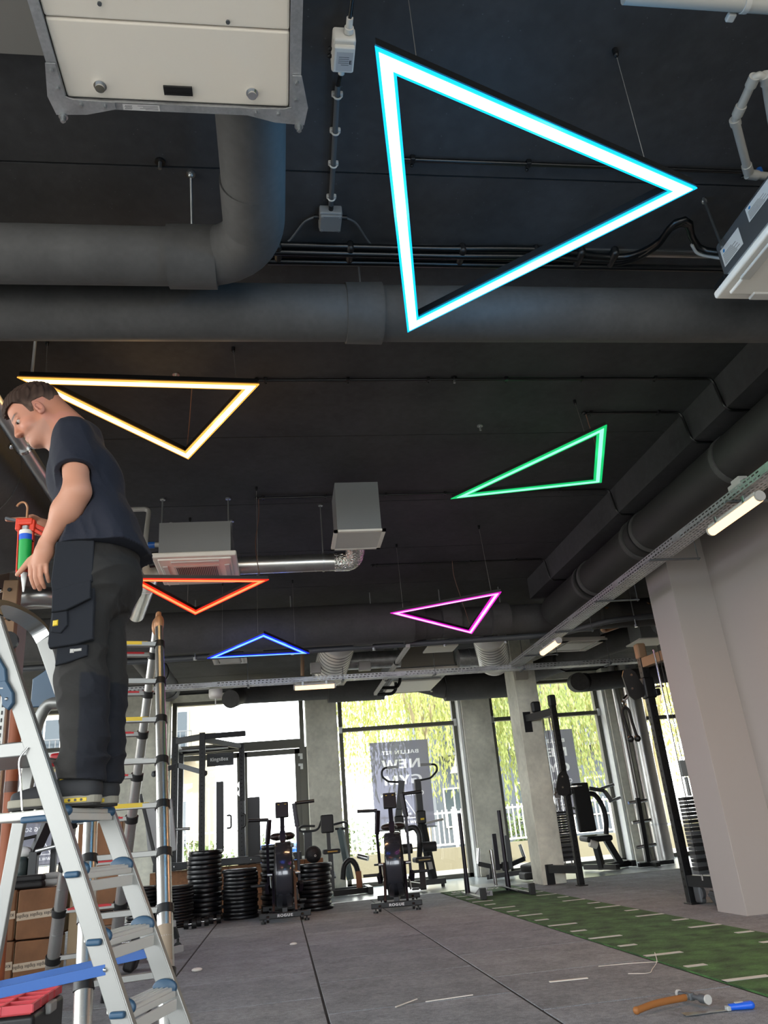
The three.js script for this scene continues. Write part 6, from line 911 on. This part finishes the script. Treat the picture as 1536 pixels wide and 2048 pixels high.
{
  const t = thing('person', 'man in dark t-shirt and work trousers standing on the step ladder with a caulking gun', 'person', [-0.68, 1.03, -3.05]);
  const add = (parent, name, g, m) => { const o = offs.get(parent), e = new THREE.Mesh(g.translate(-o[0], -o[1], -o[2]), m); e.name = name; e.castShadow = e.receiveShadow = true; parent.add(e); offs.set(e, o); return e; };
  // joints
  const SH = [-0.768, 2.415, -2.885], EL = [-0.724, 2.145, -2.82], WR = [-0.842, 1.972, -2.9], SH2 = [-0.79, 2.41, -3.235], EL2 = [-0.76, 2.17, -3.3], WR2 = [-0.9, 2.128, -3.12];
  const HC0 = [-0.958, 2.607, -3.045], pit = 37 * R, yaw = 12 * R; // head: forward is -x, pitched down, turned a little to the viewer
  const cp = Math.cos(pit), sp = Math.sin(pit), cyw = Math.cos(yaw), syw = Math.sin(yaw);
  const toHead = (p) => { let x = p[0] - HC0[0], y = p[1] - HC0[1], z = p[2] - HC0[2]; const x1 = x * cyw - z * syw * -1 * -1, z1 = x * syw + z * cyw; return [x1 * cp + y * sp, -x1 * sp + y * cp, z1]; };
  const fromHead = (h) => { const x1 = h[0] * cp - h[1] * sp, y = h[0] * sp + h[1] * cp, z1 = h[2]; return [x1 * cyw + z1 * syw + HC0[0], y + HC0[1], -x1 * syw + z1 * cyw + HC0[2]]; };
  const neckB = [-0.83, 2.5, -3.05], neckT = fromHead([0.03, -0.03, 0]);
  const cran = (h) => smin(ell(h, [0.014, 0.045, 0], [0.1, 0.088, 0.077]), ell(h, [-0.035, 0.045, 0], [0.066, 0.07, 0.066]), 0.03);
  const headF = (h) => {
    const az = Math.abs(h[2]); let m = [h[0], h[1], az];
    let d = cran(h);
    d = smin(d, ell(h, [-0.042, -0.035, 0], [0.06, 0.085, 0.058]), 0.03);
    d = smin(d, cone(m, [0.0, -0.05, 0.052], [-0.07, -0.1, 0.018], 0.02, 0.02), 0.03);
    d = smin(d, ell(h, [-0.08, -0.1, 0], [0.022, 0.02, 0.024]), 0.02);
    d = smin(d, ell(m, [-0.066, -0.035, 0.041], [0.026, 0.022, 0.02]), 0.02);
    d = smin(d, cone(m, [-0.096, 0.021, 0.0], [-0.085, 0.022, 0.042], 0.011, 0.009), 0.014);
    d = Math.max(d, -(ell(m, [-0.1, 0.0, 0.033], [0.016, 0.012, 0.017])));
    d = smin(d, cone(h, [-0.097, 0.012, 0], [-0.12, -0.036, 0], 0.0075, 0.0125), 0.012);
    d = smin(d, ell(m, [-0.11, -0.04, 0.013], [0.012, 0.008, 0.008]), 0.008);
    d = smin(d, cone(m, [-0.101, -0.07, 0], [-0.09, -0.073, 0.022], 0.0065, 0.004), 0.006); d = smin(d, cone(m, [-0.099, -0.081, 0], [-0.089, -0.079, 0.02], 0.0075, 0.004), 0.006);
    d = smin(d, cone(m, [-0.098, 0.008, 0.02], [-0.086, 0.007, 0.046], 0.0055, 0.005), 0.006); d = smin(d, cone(m, [-0.094, -0.008, 0.02], [-0.085, -0.008, 0.044], 0.0035, 0.004), 0.006);
    const e0 = m; m = [m[0] + 0.014, m[1], m[2]]; let ear = ell(m, [0.016, -0.006, 0.08], [0.0185, 0.029, 0.009]); ear = Math.max(ear, -ell(m, [0.012, -0.003, 0.087], [0.0105, 0.018, 0.008])); ear = smin(ear, cone(m, [0.004, -0.012, 0.083], [0.002, -0.002, 0.082], 0.005, 0.004), 0.004); ear = smin(ear, ell(m, [0.008, -0.028, 0.08], [0.009, 0.009, 0.007]), 0.006);
    return smin(d, ear, 0.008);
  };
  const neckF = (p) => smin(smin(cone(p, fromHead([-0.025, -0.075, 0]), [-0.865, 2.475, -3.05], 0.042, 0.055), cone(p, neckB, neckT, 0.066, 0.058), 0.03), cone(p, [-0.79, 2.52, -3.05], fromHead([0.075, 0.0, 0]), 0.06, 0.045), 0.04); // nape
  const skinCol = (p) => { const h = toHead(p), az = Math.abs(h[2]); let c = [...SK]; const mix = (q, k) => { k = Math.max(0, Math.min(1, k)); c = c.map((v, i) => v * (1 - k) + q[i] * k); };
    if (p[1] > 2.43) {
      mix([0.56, 0.24, 0.17], Math.max(0, 1 - Math.hypot(h[0] + 0.07, h[1] + 0.035, az - 0.045) / 0.045) * 0.7); mix([0.5, 0.2, 0.15], h[0] > -0.025 && az > 0.07 && h[1] < 0.04 ? 0.5 : 0);
      mix([0.42, 0.15, 0.12], Math.max(0, 1 - Math.hypot((h[0] + 0.098) * 0.8, (h[1] + 0.075) * 1.3, Math.max(0, az - 0.016)) / 0.011)); mix([0.34, 0.22, 0.17], h[1] < -0.05 && h[0] < -0.01 ? 0.28 : 0);
      mix([0.09, 0.055, 0.04], Math.max(0, 1 - Math.hypot((h[1] - 0.026) * 1.6, Math.max(0, Math.abs(az - 0.031) - 0.016), Math.max(0, h[0] + 0.08) * 2) / 0.011) * 1.5); mix([0.1, 0.06, 0.05], Math.max(0, 1 - Math.hypot(h[0] + 0.112, (h[1] + 0.046) * 1.2, az - 0.0075) / 0.005));
    } else { const n = wob(p, 60, 1) * 0.06; c = c.map((v, k) => v * (1 + n) * [1.06, 1.22, 1.3][k]); }
    return c; };
  // torso and limbs
  const torsoF = (p, o = 0) => { let d = cone(p, [-0.668, 1.94, -3.05], [-0.695, 2.1, -3.05], 0.135 + o, 0.125 + o, 0.72); d = smin(d, cone(p, [-0.695, 2.1, -3.05], [-0.748, 2.3, -3.05], 0.122 + o, 0.128 + o, 0.68), 0.06); d = smin(d, cone(p, [-0.748, 2.3, -3.05], [-0.792, 2.455, -3.05], 0.122 + o, 0.085 + o, 0.62), 0.07); d = smin(d, cone(p, [-0.795, 2.455, -3.14], [-0.782, 2.44, -2.93], 0.07 + o, 0.066 + o), 0.06); d = smin(d, cone(p, [-0.8, 2.49, -3.05], neckB, 0.085 + o, 0.062 + o), 0.05); return d; };
  const arm1 = (p) => { let d = cone(p, SH, EL, 0.055, 0.047); d = smin(d, cone(p, EL, [-0.765, 2.085, -2.852], 0.046, 0.05), 0.035); d = smin(d, cone(p, [-0.765, 2.085, -2.852], WR, 0.049, 0.0275), 0.04); return d; };
  const arm2 = (p) => { let d = cone(p, SH2, EL2, 0.055, 0.047); d = smin(d, cone(p, EL2, WR2, 0.046, 0.028), 0.03); return d; };
  const LG = [[-0.69, 1.86, -2.97], [-0.712, 1.6, -2.985], [-0.7, 1.45, -3.0], [-0.684, 1.28, -3.015], [-0.69, 1.08, -3.03]], LF = [[-0.672, 1.86, -3.135], [-0.672, 1.6, -3.16], [-0.664, 1.45, -3.17], [-0.654, 1.28, -3.17], [-0.655, 1.08, -3.165]];
  const leg = (p, L, r, k = 0.03) => { let d = cone(p, L[0], L[1], r[0], r[1]); for (let i = 1; i < 4; i++) d = smin(d, cone(p, L[i], L[i + 1], r[i], r[i + 1]), k); return d; };
  const bodyF = (p) => { let d = torsoF(p, -0.022); d = smin(d, arm1(p), 0.02); d = smin(d, arm2(p), 0.02); d = smin(d, leg(p, LG, [0.075, 0.06, 0.05, 0.045, 0.035]), 0.03); d = smin(d, leg(p, LF, [0.075, 0.06, 0.05, 0.045, 0.035]), 0.03); return smin(d, neckF(p), 0.02); };
  // hands
  const chain = (p, pts, r0, r1) => { let d = 1; for (let i = 0; i < pts.length - 1; i++) d = Math.min(d, cone(p, pts[i], pts[i + 1], r0 + ((r1 - r0) * i) / (pts.length - 1), r0 + ((r1 - r0) * (i + 1)) / (pts.length - 1))); return d; };
  const F1 = [ // near hand: fingers hang down past the nozzle, tips bent to the palm
    [[-0.897, 1.892, -2.922], [-0.894, 1.856, -2.926], [-0.889, 1.831, -2.94], [-0.885, 1.817, -2.956]],
    [[-0.877, 1.884, -2.912], [-0.874, 1.844, -2.914], [-0.868, 1.818, -2.928], [-0.864, 1.806, -2.946]],
    [[-0.857, 1.883, -2.908], [-0.855, 1.846, -2.91], [-0.85, 1.823, -2.924], [-0.847, 1.812, -2.941]],
    [[-0.838, 1.888, -2.909], [-0.836, 1.86, -2.913], [-0.833, 1.842, -2.926], [-0.832, 1.833, -2.938]]];
  const TH1 = [[-0.868, 1.94, -2.922], [-0.902, 1.916, -2.926], [-0.928, 1.888, -2.936], [-0.949, 1.868, -2.946]];
  const hand1 = (p) => { let d = cone(p, WR, [-0.852, 1.94, -2.908], 0.0275, 0.029); d = smin(d, cone(p, [-0.85, 1.94, -2.91], [-0.888, 1.9, -2.924], 0.026, 0.0145), 0.02); d = smin(d, cone(p, [-0.848, 1.94, -2.908], [-0.868, 1.893, -2.914], 0.026, 0.0145), 0.02); d = smin(d, cone(p, [-0.843, 1.94, -2.905], [-0.846, 1.893, -2.911], 0.025, 0.0135), 0.02); for (let i = 0; i < 4; i++) d = smin(d, chain(p, F1[i], 0.0102 - i * 0.0004, 0.0082 - i * 0.0004), 0.005); d = smin(d, chain(p, TH1, 0.015, 0.0085), 0.008); return d; };
  const F2 = [[[-0.957, 2.128, -3.035], [-0.985, 2.124, -3.022], [-1.008, 2.118, -3.01], [-1.025, 2.115, -3.0]], [[-0.955, 2.106, -3.04], [-0.972, 2.094, -3.018], [-0.958, 2.083, -2.997], [-0.933, 2.082, -2.992]], [[-0.948, 2.088, -3.046], [-0.96, 2.074, -3.024], [-0.947, 2.065, -3.002], [-0.922, 2.066, -2.994]], [[-0.938, 2.074, -3.052], [-0.948, 2.06, -3.032], [-0.936, 2.052, -3.012], [-0.914, 2.053, -3.003]]];
  const TH2 = [[-0.92, 2.13, -3.075], [-0.932, 2.135, -3.045], [-0.938, 2.132, -3.018], [-0.942, 2.124, -2.998]];
  const hand2 = (p) => { let d = cone(p, WR2, [-0.925, 2.118, -3.085], 0.027, 0.03); d = smin(d, cone(p, [-0.922, 2.115, -3.085], [-0.952, 2.118, -3.045], 0.027, 0.016), 0.02); d = smin(d, cone(p, [-0.915, 2.105, -3.085], [-0.94, 2.085, -3.052], 0.027, 0.016), 0.02); for (let i = 0; i < 4; i++) d = smin(d, chain(p, F2[i], 0.01 - i * 0.0003, 0.0082 - i * 0.0003), 0.005); return smin(d, chain(p, TH2, 0.014, 0.0088), 0.008); };
  const skin = phys(0xffffff, { vertexColors: true, roughness: 0.55 });
  const lowBody = nets(bodyF, [-1.02, 1.0, -3.4], [-0.45, 2.66, -2.72], 0.0125, skinCol);
  const headAll = (p) => smin(headF(toHead(p)), neckF(p), 0.028);
  const headG = nets(headAll, [-1.13, 2.42, -3.2], [-0.76, 2.8, -2.9], 0.0038, skinCol);
  const h1 = nets((p) => smin(hand1(p), cone(p, [-0.82, 2.004, -2.885], WR, 0.031, 0.0275), 0.01), [-0.98, 1.78, -2.99], [-0.78, 2.01, -2.86], 0.003, skinCol);
  const h2 = nets((p) => smin(hand2(p), cone(p, [-0.86, 2.14, -3.17], WR2, 0.032, 0.028), 0.01), [-1.06, 2.03, -3.2], [-0.84, 2.18, -2.96], 0.003, skinCol);
  const merged = mergeGeometries([lowBody, headG, h1, h2]);
  add(t, 'body', merged, skin);
  const bodyM = t.children[0];
  for (const s of [-1, 1]) { const c = fromHead([-0.0855, -0.001, s * 0.033]), g = sph(0.0128, c[0], c[1], c[2]), e = part(t, 'eye', [g], std(0xa89c94, 0.2)); const q = fromHead([-0.0965, -0.0035, s * 0.0325]); part(e, 'iris', [sph(0.0066, q[0], q[1], q[2])], std(0x2a1a12, 0.1)); }
  // hair
  const line = (x) => (x < -0.07 ? 0.072 : x < -0.045 ? 0.072 - ((x + 0.07) / 0.025) * 0.03 : x < -0.035 ? 0.042 - ((x + 0.045) / 0.01) * 0.05 : x < -0.022 ? -0.012 : x < -0.01 ? -0.012 + ((x + 0.022) / 0.012) * 0.046 : x < 0.04 ? 0.034 : 0.034 - ((x - 0.04) / 0.05) * 0.085);
  const hairF = (p) => { const h = toHead(p), top = Math.max(0, Math.min(1, (h[1] - 0.03) / 0.07)), strands = Math.sin(h[2] * 520 + h[0] * 90) * 0.0011 + Math.sin(h[2] * 210 - h[0] * 160 + h[1] * 120) * 0.0016; let d = cran(h) - (0.0035 + top * 0.0115) - strands * (0.5 + top); d = smin(d, cone(h, [-0.05, 0.112, -0.005], [-0.104, 0.082, -0.03], 0.02, 0.011) - strands * 1.4, 0.02); d = smin(d, cone(h, [-0.05, 0.108, -0.03], [-0.098, 0.066, -0.05], 0.018, 0.009) - strands * 1.4, 0.02); return Math.max(d, (line(h[0]) - h[1]) * 0.8, -(cran(h) + 0.004)); };
  const hairG = nets(hairF, [-1.15, 2.5, -3.2], [-0.82, 2.83, -2.9], 0.0034, (p) => { const h = toHead(p), k = Math.max(0, Math.min(1, (h[1] - 0.02) / 0.035)), n = 1 + Math.sin(h[2] * 520 + h[0] * 90) * 0.2; return [0.11 * (1 - k) + 0.042 * k, 0.068 * (1 - k) + 0.024 * k, 0.05 * (1 - k) + 0.017 * k].map((v) => v * n); });
  add(t, 'hair', hairG, phys(0xffffff, { vertexColors: true, roughness: 0.75, specularIntensity: 0.4 }));
  // t-shirt
  const cloth = (c) => std(c, 0.92, 0, { bumpMap: bumpFine, bumpScale: 0.0008 });
  const sleeve = (p, a, b, cut, n) => { const d = cone(p, a, b, 0.07, 0.073); return Math.max(d, (p[0] - cut[0]) * n[0] + (p[1] - cut[1]) * n[1] + (p[2] - cut[2]) * n[2]); };
  const shirtF = (p) => {
    let d = torsoF(p, 0.006); const low = Math.max(0, Math.min(1, (2.2 - p[1]) / 0.22));
    d -= low * 0.012 + Math.max(0, p[0] + 0.68) * low * 0.16;
    d = smin(d, sleeve(p, [-0.775, 2.43, -2.9], [-0.742, 2.22, -2.835], [-0.745, 2.248, -2.84], [0.12, -0.96, 0.24]), 0.03); d = smin(d, sleeve(p, [-0.792, 2.43, -3.215], [-0.77, 2.22, -3.29], [-0.765, 2.25, -3.28], [0.12, -0.96, -0.24]), 0.03);
    const fx = p[0] + p[1] * 0.45, fy = p[1] - p[0] * 0.5;
    d -= (ridge(fx * 9 + 3, fy * 4, p[2] * 4) * 0.019 + ridge(fx * 22, fy * 9, p[2] * 8) * 0.006) * (0.4 + low) - 0.006;
    const hem = 1.958 + (p[0] + 0.67) * 0.03 + Math.sin(p[0] * 22 + p[2] * 18) * 0.004;
    d = Math.max(d, hem - p[1]);
    const nk = neckF(p); d = Math.max(d, -(nk - 0.002), (p[1] - 2.548) - (p[0] + 0.8) * 0.9);
    return Math.max(d, p[1] < 2.262 ? -(arm1(p) - 0.004) : -1, p[1] < 1.99 ? -torsoF(p, -0.012) : -1);
  };
  const shirt = add(t, 't_shirt', nets(shirtF, [-0.98, 1.92, -3.42], [-0.44, 2.66, -2.72], 0.0075), std(0x1b1e2a, 0.92, 0, { bumpMap: bumpBroad, bumpScale: 0.022 }));
  part(shirt, 'small_emblem', [xf(poly([[-0.004, -0.013], [0.004, -0.012], [0.006, 0.004], [0.002, 0.013], [-0.005, 0.008]], 0.002), -0.688, 2.033, -2.868, 0, 0.15, 0.05)], std(0xcbb26a, 0.6));
  // trousers
  const baggy = (p, L, r) => leg(p, L, r, 0.04);
  const trouF = (p) => {
    let d = cone(p, [-0.668, 1.97, -3.05], [-0.662, 1.87, -3.05], 0.135, 0.147, 0.74); d = smin(d, baggy(p, LG, [0.1, 0.086, 0.083, 0.074, 0.074]), 0.04); const d2 = baggy(p, LF, [0.1, 0.084, 0.081, 0.072, 0.07]); d = smin(d, d2, p[1] > 1.75 ? 0.04 : 0.006);
    const kn = Math.exp(-(((p[1] - 1.43) / 0.1) ** 2)), cu = Math.exp(-(((p[1] - 1.17) / 0.06) ** 2)), hp = Math.exp(-(((p[1] - 1.75) / 0.1) ** 2));
    d -= ridge(p[0] * 6 + p[1] * 5, p[1] * 15 - p[0] * 6, p[2] * 7) * (0.007 + 0.008 * kn + 0.016 * cu + 0.006 * hp) + ridge(p[0] * 16, p[1] * 26 + p[0] * 14, p[2] * 12) * 0.004 - 0.005; d -= cu * 0.006;
    return Math.max(d, 1.118 - (p[0] + 0.68) * 0.1 - p[1], p[1] - 1.985);
  };
  const tr = add(t, 'trousers', nets(trouF, [-0.9, 1.08, -3.33], [-0.44, 2.02, -2.75], 0.0078, (p) => (p[1] < 1.475 - (p[0] + 0.65) * 0.1 && (p[0] > -0.69 || p[2] < -3.06) ? [0.0085, 0.0095, 0.0145] : p[1] > 1.9 ? [0.016, 0.015, 0.0145] : [0.021, 0.0195, 0.018])), std(0xffffff, 0.92, 0, { vertexColors: true, bumpMap: bumpBroad, bumpScale: 0.03 }));
  const pocketM = cloth(0x171a21), seamM = cloth(0x101114);
  const plate = (pts, z, th, yawp = 0.1) => xf(poly(pts, th, 0.003), 0, 0, 0, 0, 0, 0).applyMatrix4(new THREE.Matrix4().makeTranslation(0, 0, z));
  part(tr, 'holster_pocket', [plate([[-0.79, 1.955], [-0.66, 1.96], [-0.658, 1.8], [-0.68, 1.79], [-0.79, 1.765], [-0.797, 1.8]], -2.858, 0.014)], pocketM); part(tr, 'pocket_flap', [plate([[-0.788, 1.765], [-0.662, 1.8], [-0.66, 1.735], [-0.74, 1.695], [-0.785, 1.69]], -2.852, 0.012)], pocketM);
  part(tr, 'cargo_pocket', [plate([[-0.788, 1.75], [-0.652, 1.775], [-0.648, 1.59], [-0.7, 1.575], [-0.79, 1.565], [-0.795, 1.58]], -2.88, 0.024)], pocketM); part(tr, 'phone_pocket', [plate([[-0.785, 1.69], [-0.74, 1.7], [-0.735, 1.64], [-0.755, 1.615], [-0.785, 1.62]], -2.866, 0.014)], pocketM); part(tr, 'yellow_label', [plate([[-0.78, 1.655], [-0.768, 1.657], [-0.768, 1.642], [-0.78, 1.64]], -2.856, 0.002)], M.yellow);
  part(tr, 'knee_flap', [plate([[-0.768, 1.575], [-0.668, 1.57], [-0.668, 1.535], [-0.73, 1.515], [-0.77, 1.505]], -2.894, 0.012)], pocketM); part(tr, 'printed_logo', [plate([[-0.722, 1.556], [-0.714, 1.556], [-0.714, 1.547], [-0.722, 1.547]], -2.886, 0.002), plate([[-0.711, 1.555], [-0.688, 1.557], [-0.688, 1.553], [-0.711, 1.551]], -2.886, 0.002)], M.offwhite); part(tr, 'zip_tag', [plate([[-0.652, 1.87], [-0.645, 1.87], [-0.647, 1.85], [-0.654, 1.85]], -2.872, 0.004)], M.offwhite);
  // shoes
  const shoe = (dx, z) => {
    const c = (x, y, zz = 0) => [x + dx, y, z + zz];
    const up = (p) => { const q = [p[0], p[1], z + (p[2] - z) * 1.0]; let d = cone(q, c(-0.645, 1.085), c(-0.72, 1.095), 0.046, 0.043); d = smin(d, cone(q, c(-0.72, 1.09), c(-0.862, 1.07), 0.043, 0.04), 0.03); d = smin(d, cone(q, c(-0.647, 1.09), c(-0.652, 1.15), 0.044, 0.046), 0.03); return Math.max(d, 1.045 - p[1], p[1] - 1.148 - (p[0] - dx + 0.66) * 0.25, p[1] > 1.12 ? 0.036 - Math.hypot(p[0] - dx + 0.652, p[2] - z) : -1); };
    const s = add(t, 'shoe', nets(up, [-0.92 + dx, 1.03, z - 0.07], [-0.58 + dx, 1.17, z + 0.07], 0.0055), std(0x26272a, 0.75, 0, { bumpMap: bumpFine, bumpScale: 0.001 }));
    const outline = [[-0.905, 0], [-0.895, 0.03], [-0.85, 0.046], [-0.78, 0.046], [-0.71, 0.04], [-0.65, 0.043], [-0.615, 0.035], [-0.6, 0.0], [-0.615, -0.035], [-0.65, -0.043], [-0.71, -0.038], [-0.78, -0.046], [-0.85, -0.044], [-0.895, -0.028]].map((q) => [q[0] + dx, q[1]]);
    const shp = new THREE.Shape(); shp.setFromPoints(new THREE.CatmullRomCurve3(outline.map((q) => V(q[0], q[1], 0)), true).getPoints(40).map((v) => new THREE.Vector2(v.x, v.y)));
    part(s, 'midsole', [new THREE.ExtrudeGeometry(shp, { depth: 0.018, bevelEnabled: true, bevelSize: 0.004, bevelThickness: 0.004, bevelSegments: 2 }).rotateX(Math.PI / 2).translate(0, 1.063, z)], std(0x8f8a7c, 0.8)); part(s, 'outsole', [new THREE.ExtrudeGeometry(shp, { depth: 0.008, bevelEnabled: false }).rotateX(Math.PI / 2).translate(0, 1.041, z)], std(0x2d2b29, 0.85));
    part(s, 'yellow_insert', [rb(0.075, 0.014, 0.006, -0.675 + dx, 1.052, z + 0.0455, 0.003)], M.yellow); part(s, 'insert_hole', [-0.695, -0.675, -0.655].map((x) => cyl(0.0045, 0.01, x + dx, 1.052, z + 0.046, Math.PI / 2, 0, 0, 8)), M.black); part(s, 'lace', [wire([c(-0.74, 1.118, 0.035), c(-0.715, 1.128, 0.04), c(-0.69, 1.125, 0.043)], 0.003, 5), wire([c(-0.74, 1.118, 0.035), c(-0.73, 1.105, 0.042)], 0.003, 5)], M.yellow);
  };
  shoe(-0.022, -3.032); shoe(0.012, -3.16);
}
{ // the caulking gun in his hands
  const t = thing('caulking_gun', 'red caulking gun with a green and blue cartridge held in both hands of the man', 'caulking gun', [-0.94, 2.0, -2.98]);
  const a = V(-0.945, 2.05, -2.982), b = V(-0.937, 1.885, -2.982), at = (u) => a.clone().lerp(b, u), cr = 0.0235;
  const c = part(t, 'cartridge', [rod(at(0.16), at(0.93), cr, 26)], M.green); part(c, 'blue_band', [rod(at(0.04), at(0.2), cr + 0.0004, 26)], M.royal); part(c, 'white_rim', [rod(at(-0.04), at(0.06), cr + 0.001, 26)], M.white); part(c, 'red_cap', [rod(at(0.93), at(1.0), cr, 26, 0.018)], M.red);
  part(t, 'nozzle', [rod(at(1.0), at(1.08), 0.013, 18, 0.011), rod(at(1.08), [-0.933, 1.81, -2.982], 0.011, 16, 0.003)], M.frameEdge);
  part(t, 'cradle', [bar([-0.973, 2.1, -2.985], [-0.962, 1.88, -2.985], 0.006, 0.03), bar([-0.922, 2.09, -2.995], [-0.919, 2.02, -2.995], 0.006, 0.03), bar([-0.945, 2.06, -3.008], [-0.938, 1.88, -3.008], 0.05, 0.005), rod(at(0.97), at(1.0), 0.0265, 24)], M.orange);
  part(t, 'head_block', [rb(0.056, 0.03, 0.04, -0.947, 2.093, -2.985, 0.008), rb(0.02, 0.05, 0.03, -0.975, 2.085, -2.985, 0.006), rb(0.02, 0.05, 0.03, -0.922, 2.078, -2.985, 0.006)], M.orange); part(t, 'plunger', [cyl(0.016, 0.02, -0.946, 2.065, -2.982), cyl(0.009, 0.03, -0.946, 2.08, -2.982)], M.steel);
  part(t, 'push_rod', [pipe([[-0.946, 2.07, -2.983], [-0.948, 2.16, -2.983], [-0.957, 2.178, -2.983], [-0.972, 2.182, -2.983], [-0.985, 2.172, -2.983], [-0.988, 2.163, -2.983]], 0.0045, 0.012, 10)], M.copper); part(t, 'handle', [bar([-0.93, 2.09, -2.99], [-0.875, 2.062, -3.0], 0.014, 0.018), bar([-0.93, 2.07, -2.985], [-0.872, 2.035, -2.985], 0.01, 0.014)], M.orange); part(t, 'trigger', [bar([-0.985, 2.105, -2.99], [-1.03, 2.118, -2.99], 0.012, 0.012)], M.darkGrey);
}
renderer.render(scene, camera);
